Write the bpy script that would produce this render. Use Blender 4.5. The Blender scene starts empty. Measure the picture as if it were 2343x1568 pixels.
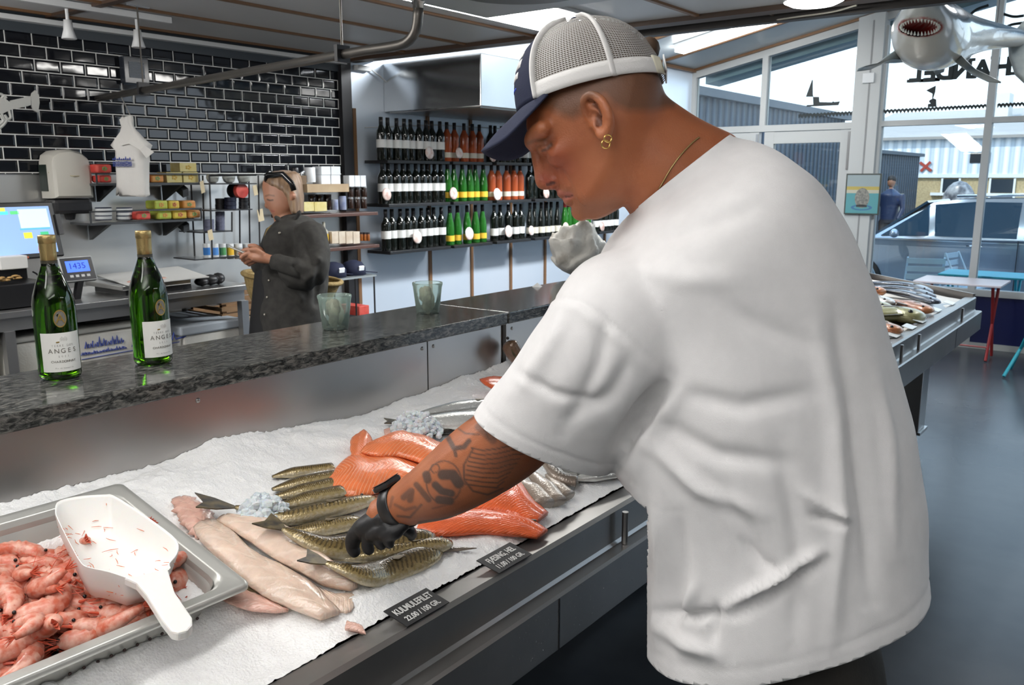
import bpy, bmesh, math, random
import numpy as np
from mathutils import Vector, Matrix, noise as mnoise
S=bpy.context.scene; COL=S.collection
# ---------------------------------------------------------------- camera
F=1950.; CX=1171.5; CY=784.; PIT=math.atan(379/F); AZ=math.radians(37.6); H=1.72
fw=np.array([math.cos(AZ)*math.cos(PIT),math.sin(AZ)*math.cos(PIT),-math.sin(PIT)])
rt=np.array([math.sin(AZ),-math.cos(AZ),0.]); up=np.cross(rt,fw); CAMP=np.array([0,0,H])
cd=bpy.data.cameras.new('camera'); cam=bpy.data.objects.new('camera',cd); COL.objects.link(cam)
cd.sensor_width=23.6; cd.lens=23.6*F/2343; cd.clip_start=.05; cd.clip_end=300
cam.matrix_world=Matrix(((rt[0],up[0],-fw[0],0),(rt[1],up[1],-fw[1],0),(rt[2],up[2],-fw[2],H),(0,0,0,1)))
cd.dof.use_dof=True; cd.dof.focus_distance=1.45; cd.dof.aperture_fstop=11
S.camera=cam
# ---------------------------------------------------------------- sky, sun, exposure
S.view_settings.view_transform='Standard'; S.view_settings.look='None'; S.view_settings.gamma=1
S.view_settings.use_curve_mapping=False; S.view_settings.exposure=0.0
S.cycles.max_bounces=8; S.cycles.transparent_max_bounces=12; S.cycles.caustics_reflective=False; S.cycles.caustics_refractive=False
S.cycles.sample_clamp_indirect=6
W=bpy.data.worlds.new('sky'); S.world=W; W.use_nodes=True
wn=W.node_tree; bg=wn.nodes['Background']
tc=wn.nodes.new('ShaderNodeTexCoord'); sx=wn.nodes.new('ShaderNodeSeparateXYZ'); rp=wn.nodes.new('ShaderNodeValToRGB')
wn.links.new(tc.outputs['Generated'],sx.inputs[0]); wn.links.new(sx.outputs[2],rp.inputs[0]); wn.links.new(rp.outputs[0],bg.inputs[0])
rp.color_ramp.elements[0].color=(.80,.90,1,1); rp.color_ramp.elements[1].color=(.42,.66,1,1); rp.color_ramp.elements[1].position=.8
bg.inputs[1].default_value=2.6
sl=bpy.data.lights.new('sun','SUN'); sl.energy=3.0; sl.angle=.02; sl.color=(1,.96,.9)
so=bpy.data.objects.new('sun',sl); COL.objects.link(so)
so.rotation_euler=Vector((.62,-.28,-.75)).to_track_quat('-Z','Y').to_euler()
def area(name,loc,sx_,sy_,power,color,aim=(0,0,-1)):
    l=bpy.data.lights.new(name,'AREA'); l.shape='RECTANGLE'; l.size=sx_; l.size_y=sy_; l.energy=power; l.color=color
    o=bpy.data.objects.new(name,l); COL.objects.link(o); o.location=loc
    o.rotation_euler=Vector(aim).to_track_quat('-Z','Y').to_euler(); return o
area('added_fill',(.1,1.2,2.5),2.4,.3,20,(1,.985,.96))  # unseen fill without a fixture, added to brighten the ice
area('added_fill',(-.9,-.7,2.5),2.4,.3,11,(1,.985,.96))  # unseen fill behind the camera, added for the man's near side
area('added_fill',(2.4,-1.6,2.5),2.2,.3,12,(1,.99,.98))  # one more added fill, out of frame to the right
area('added_fill',(.55,3.5,2.45),.5,1.6,55,(1,.985,.96),(.35,.1,-1))  # added fill left of the frame, lifts the back wall
area('hidden_roof_fill',(6.0,2.2,3.3),1.5,.3,210,(.93,.97,1),(-.1,1.2,-1))  # added fill hidden by the flat ceiling, brightens the wine wall
area('hidden_roof_fill',(7.6,.6,3.6),1.5,.3,22,(.95,.98,1),(-.1,.3,-1))  # second hidden fill added under the slope
area('added_uplight',(.2,3.4,2.0),.4,1.8,80,(1,.98,.96),(0,0,1))  # upward fill added out of frame to lighten the ceiling
area('added_uplight',(-.8,.2,2.1),2.0,.4,60,(1,.98,.96),(0,0,1))  # same added upward fill, behind the camera
# ---------------------------------------------------------------- helpers
def ray(u,v): return fw+rt*((u-CX)/F)-up*((v-CY)/F)
def zp(u,v,z): d=ray(u,v); return CAMP+d*((z-H)/d[2])
def yp(u,v,y): d=ray(u,v); return CAMP+d*(y/d[1])
def xp(u,v,x): d=ray(u,v); return CAMP+d*(x/d[0])
def dp(u,v,d): return CAMP+ray(u,v)*d
def bp(u,v,off=0.):                       # on the sloping ice bed
    d=ray(u,v); a=.985-.19*.95+off; return CAMP+d*((a-H)/(d[2]-.19*d[1]))
def bedz(y): return .985+.19*(y-.95)
def proj(P):
    q=np.asarray(P)-CAMP; d=q@fw; return CX+F*(q@rt)/d, CY-F*(q@up)/d, d
def lerp(a,b,t): return a+(b-a)*t
def srgb(r,g,b):
    f=lambda c:(c/255/12.92 if c/255<=.04045 else ((c/255+.055)/1.055)**2.4)
    return (f(r),f(g),f(b))
_M={}
def M(name,col=(.8,.8,.8),rough=.5,metal=0.,spec=.5,col2=None,cs=8.,bump=0.,bs=40.,emit=0.,trans=0.,alpha=1.,ior=1.45,sss=0.,coat=0.,det=4.,stretch=None,coords='Object',contrast=(.35,.65),sheen=0.):
    if name in _M: return _M[name]
    m=bpy.data.materials.new(name); m.use_nodes=True; nt=m.node_tree; b=nt.nodes['Principled BSDF']
    I=b.inputs; I['Base Color'].default_value=(*col,1); I['Roughness'].default_value=rough; I['Metallic'].default_value=metal
    I['Specular IOR Level'].default_value=spec; I['Transmission Weight'].default_value=trans; I['Alpha'].default_value=alpha; I['IOR'].default_value=ior
    I['Coat Weight'].default_value=coat; I['Sheen Weight'].default_value=sheen
    if sss: I['Subsurface Weight'].default_value=sss; I['Subsurface Radius'].default_value=(.02,.008,.004); I['Subsurface Scale'].default_value=.5
    if emit: I['Emission Color'].default_value=(*col,1); I['Emission Strength'].default_value=emit
    def co(sc):
        t=nt.nodes.new('ShaderNodeTexCoord'); mp=nt.nodes.new('ShaderNodeMapping'); nt.links.new(t.outputs[coords],mp.inputs[0])
        if stretch: mp.inputs['Scale'].default_value=stretch
        n=nt.nodes.new('ShaderNodeTexNoise'); n.inputs['Scale'].default_value=sc; n.inputs['Detail'].default_value=det; nt.links.new(mp.outputs[0],n.inputs['Vector']); return n
    if col2 is not None:
        n=co(cs); r=nt.nodes.new('ShaderNodeValToRGB'); r.color_ramp.elements[0].position=contrast[0]; r.color_ramp.elements[1].position=contrast[1]
        r.color_ramp.elements[0].color=(*col,1); r.color_ramp.elements[1].color=(*col2,1)
        nt.links.new(n.outputs[0],r.inputs[0]); nt.links.new(r.outputs[0],I['Base Color'])
    if bump:
        n=co(bs); bn=nt.nodes.new('ShaderNodeBump'); bn.inputs['Strength'].default_value=1; bn.inputs['Distance'].default_value=bump
        nt.links.new(n.outputs[0],bn.inputs['Height']); nt.links.new(bn.outputs[0],I['Normal'])
    _M[name]=m; return m
def nodes(m): return m.node_tree, m.node_tree.nodes['Principled BSDF']
def tag(o,label=None,cat=None,group=None,kind=None):
    if label: o['label']=label
    if cat: o['category']=cat
    if group: o['group']=group
    if kind: o['kind']=kind
    return o
def thing(name,label,cat,loc=(0,0,0),rz=0.,group=None):
    o=bpy.data.objects.new(name,None); COL.objects.link(o); o.location=tuple(float(c) for c in loc); o.rotation_euler=(0,0,rz); o.empty_display_size=.05
    return tag(o,label,cat,group)
class MB:
    def __init__(s): s.v=[]; s.f=[]; s.mi=[]; s.cur=0
    def add(s,vs,fs):
        n=len(s.v); s.v+= [tuple(float(c) for c in p) for p in vs]; s.f+=[tuple(i+n for i in f) for f in fs]; s.mi+=[s.cur]*len(fs); return s
    def box(s,a,b):
        x0,y0,z0=np.minimum(a,b); x1,y1,z1=np.maximum(a,b)
        return s.add([(x0,y0,z0),(x1,y0,z0),(x1,y1,z0),(x0,y1,z0),(x0,y0,z1),(x1,y0,z1),(x1,y1,z1),(x0,y1,z1)],
          [(0,3,2,1),(4,5,6,7),(0,1,5,4),(1,2,6,5),(2,3,7,6),(3,0,4,7)])
    def obox(s,c,ax,ay,az):                # centre and half-axis vectors
        c,ax,ay,az=[np.array(q,float) for q in (c,ax,ay,az)]
        if np.dot(np.cross(ax,ay),az)<0: az=-az
        P=[c+i*ax+j*ay+k*az for k in(-1,1) for i,j in((-1,-1),(1,-1),(1,1),(-1,1))]
        return s.add(P,[(0,3,2,1),(4,5,6,7),(0,1,5,4),(1,2,6,5),(2,3,7,6),(3,0,4,7)])
    def loft(s,R,closed=True,caps=True):
        n=len(R[0]); vs=[p for r in R for p in r]; fs=[]
        for i in range(len(R)-1):
            for j in range(n if closed else n-1):
                k=(j+1)%n; fs.append((i*n+j,i*n+k,(i+1)*n+k,(i+1)*n+j))
        if caps and closed: fs+= [tuple(range(n))[::-1], tuple((len(R)-1)*n+j for j in range(n))]
        return s.add(vs,fs)
    def tube(s,P,r,seg=10,caps=True,flat=1.,ref=None):
        P=[np.array(p,float) for p in P]; m=len(P); r=[r]*m if np.isscalar(r) else r; R=[]; nrm=None
        for i in range(m):
            t=P[min(i+1,m-1)]-P[max(i-1,0)]; t/=np.linalg.norm(t)+1e-12
            if nrm is None:
                a=np.array(ref if ref is not None else ((0,0,1.) if abs(t[2])<.9 else (1.,0,0))); nrm=np.cross(t,a)
            nrm=nrm-t*(nrm@t); nrm/=np.linalg.norm(nrm)+1e-12; b=np.cross(t,nrm)
            R.append([P[i]+r[i]*(math.cos(q)*nrm+flat*math.sin(q)*b) for q in np.linspace(0,2*math.pi,seg,endpoint=False)])
        return s.loft(R,True,caps)
    def lathe(s,prof,seg=20,c=(0,0,0),caps=True):
        return s.loft([[(c[0]+r*math.cos(q),c[1]+r*math.sin(q),c[2]+z) for q in np.linspace(0,2*math.pi,seg,endpoint=False)] for r,z in prof],True,caps)
    def prism(s,poly,fn0,fn1):             # outline through two placing functions
        n=len(poly); return s.add([fn0(*p) for p in poly]+[fn1(*p) for p in poly],[tuple(range(n))[::-1],tuple(range(n,2*n))]+[(i,(i+1)%n,n+(i+1)%n,n+i) for i in range(n)])
    def grid(s,fn,nu,nv):
        return s.add([fn(i/(nu-1),j/(nv-1)) for i in range(nu) for j in range(nv)],[(i*nv+j,(i+1)*nv+j,(i+1)*nv+j+1,i*nv+j+1) for i in range(nu-1) for j in range(nv-1)])
    def ell(s,c,ax,ay,az,nu=14,nv=9):
        c,ax,ay,az=[np.array(q,float) for q in (c,ax,ay,az)]
        return s.loft([[c+math.sin(t)*(math.cos(q)*ax+math.sin(q)*ay)-math.cos(t)*az for q in np.linspace(0,2*math.pi,nu,endpoint=False)] for t in np.linspace(.05,math.pi-.05,nv)])
    def build(s,name,mat,parent=None,smooth=False,bevel=0.,sub=0,solid=0.,label=None,mods=None,ang=None):
        me=bpy.data.meshes.new(name); off=np.array(parent.location) if parent is not None else np.zeros(3)
        p=parent
        while p is not None and p.parent is not None: p=p.parent; off=off+np.array(p.location)
        me.from_pydata([tuple(np.array(v)-off) for v in s.v],[],s.f); me.update()
        for m in (mat if isinstance(mat,(list,tuple)) else [mat]): me.materials.append(m)
        if any(s.mi): me.polygons.foreach_set('material_index',s.mi)
        bm=bmesh.new(); bm.from_mesh(me); bmesh.ops.recalc_face_normals(bm,faces=bm.faces); bm.to_mesh(me); bm.free()
        if smooth: me.polygons.foreach_set('use_smooth',[True]*len(me.polygons))
        o=bpy.data.objects.new(name,me); COL.objects.link(o)
        if parent is not None: o.parent=parent
        if ang: 
            me.polygons.foreach_set('use_smooth',[True]*len(me.polygons)); me.set_sharp_from_angle(angle=ang)
        if bevel:
            b=o.modifiers.new('b','BEVEL'); b.width=bevel; b.segments=2; b.limit_method='ANGLE'
        if solid:
            b=o.modifiers.new('t','SOLIDIFY'); b.thickness=solid; b.offset=0
        if sub:
            b=o.modifiers.new('s','SUBSURF'); b.levels=sub; b.render_levels=sub
        if label: o['label']=label
        return o
def copy_tree(o,parent=None):
    c=o.copy(); COL.objects.link(c)
    if parent is not None: c.parent=parent
    for ch in list(o.children): copy_tree(ch,c)
    return c
_NS=[0]
def struct(mb,name,mat,**k):
    o=mb.build(name,mat,**k); 
    if o.parent is None: o['kind']='structure'
    return o
def glyphs(s,size,org,xd,yd,align='LEFT',sx=1.,ext=.0004,bold=0.):
    c=bpy.data.curves.new('lettering','FONT'); c.body=s; c.size=size; c.align_x=align; c.extrude=ext; c.offset=bold
    o=bpy.data.objects.new('lettering',c); COL.objects.link(o); bpy.context.view_layer.update()
    me=bpy.data.meshes.new_from_object(o.evaluated_get(bpy.context.evaluated_depsgraph_get()))
    xd=np.array(xd,float); xd/=np.linalg.norm(xd); zd=np.cross(xd,yd); zd/=np.linalg.norm(zd); yd=np.cross(zd,xd)
    V=[np.array(org)+xd*v.co[0]*sx+yd*v.co[1]+zd*v.co[2] for v in me.vertices]; Fc=[tuple(p.vertices) for p in me.polygons]
    bpy.data.objects.remove(o); bpy.data.curves.remove(c); bpy.data.meshes.remove(me); return V,Fc
def text(s,size,org,xd,yd,mat,parent,name='lettering',**k):
    V,Fc=glyphs(s,size,org,xd,yd,**k); return MB().add(V,Fc).build(name,mat,parent)
def catmull(P,n):
    P=[np.array(p,float) for p in P]; P=[2*P[0]-P[1]]+P+[2*P[-1]-P[-2]]; out=[]
    m=len(P)-3
    for q in np.linspace(0,m,n):
        i=min(int(q),m-1); t=q-i; a,b,c,d=P[i:i+4]
        out.append(.5*((2*b)+(c-a)*t+(2*a-5*b+4*c-d)*t*t+(3*b-a-3*c+d)*t**3))
    return out
rnd=random.Random(7)
# ---------------------------------------------------------------- materials of the room
steel=M('stainless_steel',(.62,.62,.61),.32,1.,bump=.0004,bs=6,col2=(.5,.5,.49),cs=3)
steeld=M('brushed_steel_dark',(.36,.35,.34),.3,1.,bump=.0003,bs=8)
steelw=M('steel_wall_panel',(.72,.75,.78),.34,.75,col2=(.62,.66,.7),cs=1.2,bump=.002,bs=1.5)
white=M('white_paint',(.72,.73,.73),.4); frameg=M('window_frame_grey',(.50,.51,.50),.45); black=M('black_metal',(.02,.02,.022),.4); brown=M('brown_strip',(.20,.105,.05),.45)
glassm=bpy.data.materials.new('window_glass'); glassm.use_nodes=True
nt=glassm.node_tree; nt.nodes.remove(nt.nodes['Principled BSDF'])
tr=nt.nodes.new('ShaderNodeBsdfTransparent'); tr.inputs[0].default_value=(.93,.97,.97,1); gl=nt.nodes.new('ShaderNodeBsdfGlossy'); gl.inputs['Roughness'].default_value=.01
mx=nt.nodes.new('ShaderNodeMixShader'); fr=nt.nodes.new('ShaderNodeFresnel'); fr.inputs[0].default_value=1.45
nt.links.new(fr.outputs[0],mx.inputs[0]); nt.links.new(tr.outputs[0],mx.inputs[1]); nt.links.new(gl.outputs[0],mx.inputs[2]); nt.links.new(mx.outputs[0],nt.nodes['Material Output'].inputs[0])
# floor
fm=M('polished_concrete',(.045,.054,.066),.26,col2=(.085,.092,.10),cs=1.3,bump=.0006,bs=3,spec=.3)
struct(MB().box((-2.6,-4.2,-.05),(9.8,4.9,0)),'floor',fm)
# back wall: steel below, tiles above
YW=4.75
struct(MB().box((-2.6,YW,0),(4.26,YW+.1,1.735)),'wall_back',M('back_steel_panel',(.68,.68,.66),.33,.85,col2=(.60,.60,.58),cs=1.5,bump=.002,bs=1.2))
tm=bpy.data.materials.new('black_tiles'); tm.use_nodes=True; nt,b=nodes(tm)
t=nt.nodes.new('ShaderNodeTexCoord'); mp=nt.nodes.new('ShaderNodeMapping'); sp=nt.nodes.new('ShaderNodeSeparateXYZ'); cb=nt.nodes.new('ShaderNodeCombineXYZ')
nt.links.new(t.outputs['Object'],sp.inputs[0]); nt.links.new(sp.outputs[0],cb.inputs[0]); nt.links.new(sp.outputs[2],cb.inputs[1]); nt.links.new(cb.outputs[0],mp.inputs[0])
mp.inputs['Location'].default_value=(-1.995+.0655+.131*20,-1.736+.0635*20,0)
bk=nt.nodes.new('ShaderNodeTexBrick'); nt.links.new(mp.outputs[0],bk.inputs['Vector'])
def setbk(bk,msize,smooth):
    bk.offset=.5; bk.squash=1; bk.inputs['Scale'].default_value=1; bk.inputs['Mortar Size'].default_value=msize; bk.inputs['Mortar Smooth'].default_value=smooth
    bk.inputs['Brick Width'].default_value=.131; bk.inputs['Row Height'].default_value=.0638; bk.inputs['Bias'].default_value=0
setbk(bk,.0028,.1); bk.inputs['Color1'].default_value=(.004,.005,.008,1); bk.inputs['Color2'].default_value=(.010,.011,.014,1); bk.inputs['Mortar'].default_value=(.72,.72,.69,1)
nt.links.new(bk.outputs['Color'],b.inputs['Base Color'])
bk2=nt.nodes.new('ShaderNodeTexBrick'); nt.links.new(mp.outputs[0],bk2.inputs['Vector']); setbk(bk2,.012,1.)
mr=nt.nodes.new('ShaderNodeMapRange'); mr.inputs[3].default_value=.06; mr.inputs[4].default_value=.6; nt.links.new(bk.outputs['Fac'],mr.inputs[0]); nt.links.new(mr.outputs[0],b.inputs['Roughness'])
no=nt.nodes.new('ShaderNodeTexNoise'); no.inputs['Scale'].default_value=5; nt.links.new(mp.outputs[0],no.inputs['Vector'])
ma=nt.nodes.new('ShaderNodeMath'); ma.operation='MULTIPLY_ADD'; ma.inputs[1].default_value=-1; nt.links.new(bk2.outputs['Fac'],ma.inputs[0])
m2=nt.nodes.new('ShaderNodeMath'); m2.operation='MULTIPLY'; m2.inputs[1].default_value=.55; nt.links.new(no.outputs[0],m2.inputs[0]); nt.links.new(m2.outputs[0],ma.inputs[2])
bu=nt.nodes.new('ShaderNodeBump'); bu.inputs['Distance'].default_value=.004; nt.links.new(ma.outputs[0],bu.inputs['Height']); nt.links.new(bu.outputs[0],b.inputs['Normal'])
struct(MB().box((-2.6,YW-.012,1.735),(4.16,YW+.1,2.44)),'wall_back_tiled',tm)
struct(MB().box((-2.6,YW-.02,2.44),(4.20,YW+.1,2.56)),'trim_1',M('slate_band',(.045,.055,.065),.4))
struct(MB().box((-2.6,YW-.07,2.488),(4.2,YW-.02,2.512)),'trim_2',white)
struct(MB().box((4.16,YW-.05,0),(4.25,YW+.1,2.53)),'trim_3',black)
struct(MB().box((4.25,YW-.02,0),(9.8,YW+.1,3.05)),'wall_wine',M('wine_wall_panel',(.66,.76,.88),.30,.40,col2=(.74,.82,.92),cs=1.0,bump=.002,bs=1.2))
nn=4
for xx in (4.285,5.05,5.568,6.114,6.65,7.19,7.73):
    struct(MB().box((xx-.014,YW-.035,.0),(xx+.014,YW-.015,2.2 if xx<6.5 else 1.62)),'trim_%d'%nn,brown); nn+=1
# white tile ends beside the post
# ceilings
cm=M('ceiling_panel',(.60,.60,.60),.36,.0,bump=.002,bs=1.5,col2=(.55,.55,.55),cs=.9)
struct(MB().box((-2.6,-4.2,2.54),(4.5,4.85,2.66)),'ceiling',cm)
for i in range(9):
    yy=4.69-.525*i-(.02 if i==0 else 0)
    struct(MB().box((-2.6,yy-.012,2.528),(4.28,yy+.012,2.542)),'trim_%d'%nn,brown); nn+=1
dkb=M('dark_brown_beam',(.075,.045,.03),.5)
struct(MB().box((4.24,-4.2,2.515),(4.34,4.75,2.55)),'trim_%d'%nn,dkb); nn+=1
struct(MB().box((2.2,-4.2,2.525),(2.245,4.75,2.545)),'trim_%d'%nn,dkb); nn+=1
struct(MB().box((4.46,-4.2,2.50),(4.52,2.55,2.56)),'trim_%d'%nn,M('black_beam',(.03,.026,.024),.5)); nn+=1
for yy in (3.0,1.75,.55,-.6,-1.8):
    struct(MB().box((4.34,yy-.006,2.53),(4.46,yy+.006,2.545)),'trim_%d'%nn,dkb); nn+=1
# sloped roof beyond: rises towards -Y
def rz(y): return 2.955+(4.75-y)*.205
R=MB().add([(4.5,4.85,rz(4.85)),(9.95,4.85,rz(4.85)),(9.95,-4.2,rz(-4.2)),(4.5,-4.2,rz(-4.2)),(4.5,4.85,rz(4.85)+.12),(9.95,4.85,rz(4.85)+.12),(9.95,-4.2,rz(-4.2)+.12),(4.5,-4.2,rz(-4.2)+.12)],[(0,1,2,3),(4,5,6,7),(0,1,5,4),(1,2,6,5),(2,3,7,6),(3,0,4,7)])
struct(R,'ceiling_slope',M('slope_panel',(.5,.55,.57),.35,.2))
for xx in (5.6,6.7,7.8,8.75,9.62):
    a,bb=np.array((xx,4.75,rz(4.75)-.012)),np.array((xx,-4.2,rz(-4.2)-.012)); d=(bb-a)/2
    struct(MB().obox((a+bb)/2,d,(.022,0,0),(0,.0,.014)),'trim_%d'%nn,brown); nn+=1
struct(MB().box((4.52,4.68,2.93),(9.7,4.75,2.965)),'trim_%d'%nn,brown); nn+=1
struct(MB().box((4.36,-4.2,2.66),(4.48,4.85,5.0)),'wall_bulkhead',white)
struct(MB().box((-2.7,-4.2,0),(-2.6,4.9,2.66)),'wall_left',M('left_wall',(.45,.46,.46),.5))
struct(MB().box((-2.6,-4.3,0),(7.4,-4.2,4.7)),'wall_right',M('left_wall',(.45,.46,.46),.5))
# ---------------------------------------------------------------- window wall at X=9.7
XW=9.7
def bar(y0,y1,z0,z1,name,mat=frameg,d=.06,x=XW,**k): return struct(MB().box((x-d,min(y0,y1),z0),(x+d,max(y0,y1),z1)),name,mat,**k)
def gable(y0,y1,name): # bar that follows the slope
    return struct(MB().prism([(y0,rz(y0)-.10),(y1,rz(y1)-.10),(y1,rz(y1)-.01),(y0,rz(y0)-.01)],lambda y,z:(XW-.05,y,z),lambda y,z:(XW+.05,y,z)),name,frameg)
struct(MB().prism([(2.57,0),(2.83,0),(2.83,rz(2.83)-.01),(2.57,rz(2.57)-.01)],lambda y,z:(XW-.13,y,z),lambda y,z:(XW+.06,y,z)),'trim_%d'%nn,frameg); nn+=1
struct(MB().box((XW-.135,2.67,0),(XW-.13,2.685,3.3)),'trim_%d'%nn,M('groove',(.25,.25,.25),.5)); nn+=1
gi=0
def pane(y0,y1,z0,z1,par): 
    return MB().prism([(y0,z0),(y1,z0),(y1,z1 if z1 else rz(y1)-.1),(y0,z1 if z1 else rz(y0)-.1)],lambda y,z:(XW-.006,y,z),lambda y,z:(XW+.006,y,z)).build('pane',glassm,par)
def winunit(n,y0,y1,bars,panes):
    w=bpy.data.objects.new('window_%d'%n,None); COL.objects.link(w); w['kind']='structure'; w['label']='window'
    mbx=MB()
    for i_,(a,b_,c,d) in enumerate(bars): mbx.box((XW-.05-.0012*i_,a,c),(XW+.05+.0012*i_,b_,d))
    mbx.prism([(y0,rz(y0)-.10),(y1,rz(y1)-.10),(y1,rz(y1)-.01),(y0,rz(y0)-.01)],lambda y,z:(XW-.05,y,z),lambda y,z:(XW+.05,y,z))
    mbx.build('window_frame',frameg,w)
    for p in panes: pane(*p,w)
    return w
winunit(1,2.83,4.73,[(2.83,4.73,2.225,2.295),(3.81,3.875,2.295,2.98+.1),(4.68,4.73,0,2.93)],[(2.83,3.81,2.295,None),(3.875,4.68,2.295,None)])
ys=[1.52,.1,-1.32,-2.74,-4.16]
winunit(2,-4.2,2.57,[(-4.2,2.57,2.24,2.295),(-4.2,2.57,.535,.60),(2.545,2.57,.0,3.25)]+[(y,y+.065,0,rz(y)-.05) for y in ys],
   [(a,b_,c,d) for (a,b_) in zip(ys,[2.545]+ys[:-1]) for (c,d) in ((.6,2.24),(2.295,None))])
struct(MB().box((XW-.03,-4.2,.06),(XW+.04,2.56,.535)),'wall_window_panel',M('navy_panel',(.006,.012,.085),.35))
struct(MB().box((XW-.05,-4.2,0),(XW+.05,2.56,.06)),'baseboard_window',M('pale_baseboard',(.5,.5,.47),.6))
# doors
for n,(y0,y1) in ((1,(3.81,2.85)),(2,(4.68,3.875))):
    d=bpy.data.objects.new('door_%d'%n,None); COL.objects.link(d); d['kind']='structure'
    a,b_=min(y0,y1),max(y0,y1); q=MB()
    q.box((XW-.04,a,0),(XW+.04,a+.11,2.22)).box((XW-.04,b_-.11,0),(XW+.04,b_,2.22)).box((XW-.038,a+.109,2.09),(XW+.038,b_-.109,2.218)).box((XW-.038,a+.109,0),(XW+.038,b_-.109,.2))
    q.build('door_frame',frameg,d); MB().box((XW-.006,a+.11,.2),(XW+.006,b_-.11,2.09)).build('pane',glassm,d)
    MB().tube([(XW-.09,b_-.06,.9),(XW-.09,b_-.06,1.3)],.012).build('door_handle',steel,d)
    MB().box((XW-.055,a+.005,1.8),(XW-.04,a+.03,2.2)).build('hinge',steeld,d)
# hood over the wine wall
hd=thing('extractor_hood','large box-shaped stainless hood hanging over the wine shelves','hood',(5.4,4.2,2.19))
MB().box((4.59,3.80,2.19),(6.35,4.73,2.535)).build('hood_body',M('mirror_steel',(.60,.61,.62),.16,1.,bump=.003,bs=1.6),hd,bevel=.006)
MB().box((4.62,3.83,2.183),(6.3,4.70,2.195)).build('filter_panel',steeld,hd)
# ---------------------------------------------------------------- the fish counter
ct=thing('fish_counter','long stainless fish counter with an ice bed, seen behind and beside the man','counter',(2.5,1.3,0))
X0,X1=-1.3,5.97
prof=[(.992,.965),(.988,.977),(.935,.982),(.926,.976),(.926,.905),(.921,.898),(.892,.898),(.886,.893),(.886,.782),(.892,.775),(1.0,.775),(1.0,.80),(.905,.80),(.905,.885),(.94,.885),(.94,.955),(.985,.955)]
MB().loft([[(x,y,z) for y,z in prof] for x in (X0,X1)]).build('front_rim',M('rim_steel',(.33,.32,.31),.34,.85,bump=.0006,bs=9,col2=(.27,.265,.255),cs=4),ct)
MB().add([(X0,.96,.945),(X1-.05,.96,.945),(4.3,1.66,1.06),(X0,1.66,1.06),(X0,.96,.80),(X1-.05,.96,.80),(4.3,1.66,.80),(X0,1.66,.80)],[(0,1,2,3),(4,5,6,7),(0,1,5,4),(1,2,6,5),(2,3,7,6),(3,0,4,7)]).build('ice_bed',steeld,ct)
sp_=M('splash_steel',(.50,.485,.47),.32,1.,bump=.0012,bs=2.5,col2=(.42,.41,.40),cs=2.)
for a,b_ in ((X0,1.755),(1.759,2.098),(2.125,4.3)): MB().box((a,1.66,.95),(b_,1.675,1.27)).build('splash_panel',sp_,ct,bevel=.001)
MB().box((X0,1.676,.1),(4.3,1.93,1.255)).build('rear_cabinet',steeld,ct)
MB().box((X0,1.0,.74),(4.3,1.66,.80)).build('underside',steeld,ct)
# far end of the tray, turned towards the windows
MB().add([(4.25,.96,.94),(5.95,.96,.94),(6.84,1.86,.94),(4.25,1.86,.94),(4.25,.96,.80),(5.95,.96,.80),(6.84,1.86,.80),(4.25,1.86,.80)],[(0,1,2,3),(4,5,6,7),(0,1,5,4),(1,2,6,5),(2,3,7,6),(3,0,4,7)]).build('end_tray',steeld,ct)
for p,q in (((5.975,.94,0),(6.88,1.87,0)),((6.88,1.87,0),(4.31,1.87,0))):
    p,q=np.array(p),np.array(q); d=(q-p)/2; n=np.array((-d[1],d[0],0)); n=n/np.linalg.norm(n)*.008
    MB().obox((p+q)/2+np.array((0,0,.915)),d,n,(0,0,.085)).build('end_wall',M('tray_wall',(.30,.27,.25),.35,.9),ct)
for x in (1.6,2.75,4.07,4.40,5.45): MB().tube([(x,.908,.975),(x,.908,.899)],.0075,8).build('post',steeld,ct)
for x in (1.306,2.6,3.9,5.2): MB().box((x-.0012,.8845,.78),(x+.0012,.8865,.892)).build('seam',black,ct)
for x in (.1,2.9,5.62):
    l=MB().box((x-.085,1.10,.17),(x+.085,1.27,.80)).build('leg',steeld,ct,bevel=.006)
    MB().box((x-.10,1.085,.155),(x+.10,1.285,.172)).build('flange',steeld,l); MB().lathe([(.03,0),(.045,.01),(.03,.05),(.03,.156)],14,(x,1.185,0)).build('foot',M('red_foot',(.16,.03,.02),.5),l)
for x,z in [(.60,1.235),(1.02,1.236),(1.735,1.238),(1.782,1.238),(2.155,1.238)]: MB().ell((x,1.66,z),(.006,0,0),(0,.004,0),(0,0,.006),10,6).build('screw',steeld,ct,True)
dm=MB()
for i in range(150):
    x=rnd.uniform(1.15,1.75); z=rnd.uniform(.80,.888) if rnd.random()<.8 else rnd.uniform(.91,.97); y=.886 if z<.9 else .926; r=rnd.uniform(.0007,.0018)
    dm.ell((x,y,z),(r,0,0),(0,.0012,0),(0,0,r*1.25),7,5)
tag(dm.build('water_drops',M('water_drop',(.9,.92,.95),.05,0,trans=.9),ct,True),kind='stuff')
gm=bpy.data.materials.new('granite'); gm.use_nodes=True; nt,b=nodes(gm)
t=nt.nodes.new('ShaderNodeTexCoord'); n1=nt.nodes.new('ShaderNodeTexNoise'); mp=nt.nodes.new('ShaderNodeMapping'); mp.inputs['Scale'].default_value=(.45,1.2,1.2)
nt.links.new(t.outputs['Object'],mp.inputs[0]); n1.inputs['Scale'].default_value=95; n1.inputs['Detail'].default_value=7; n1.inputs['Distortion'].default_value=.8; n1.inputs['Roughness'].default_value=.65; nt.links.new(mp.outputs[0],n1.inputs['Vector'])
r=nt.nodes.new('ShaderNodeValToRGB'); nt.links.new(n1.outputs[0],r.inputs[0]); e=r.color_ramp.elements
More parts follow.
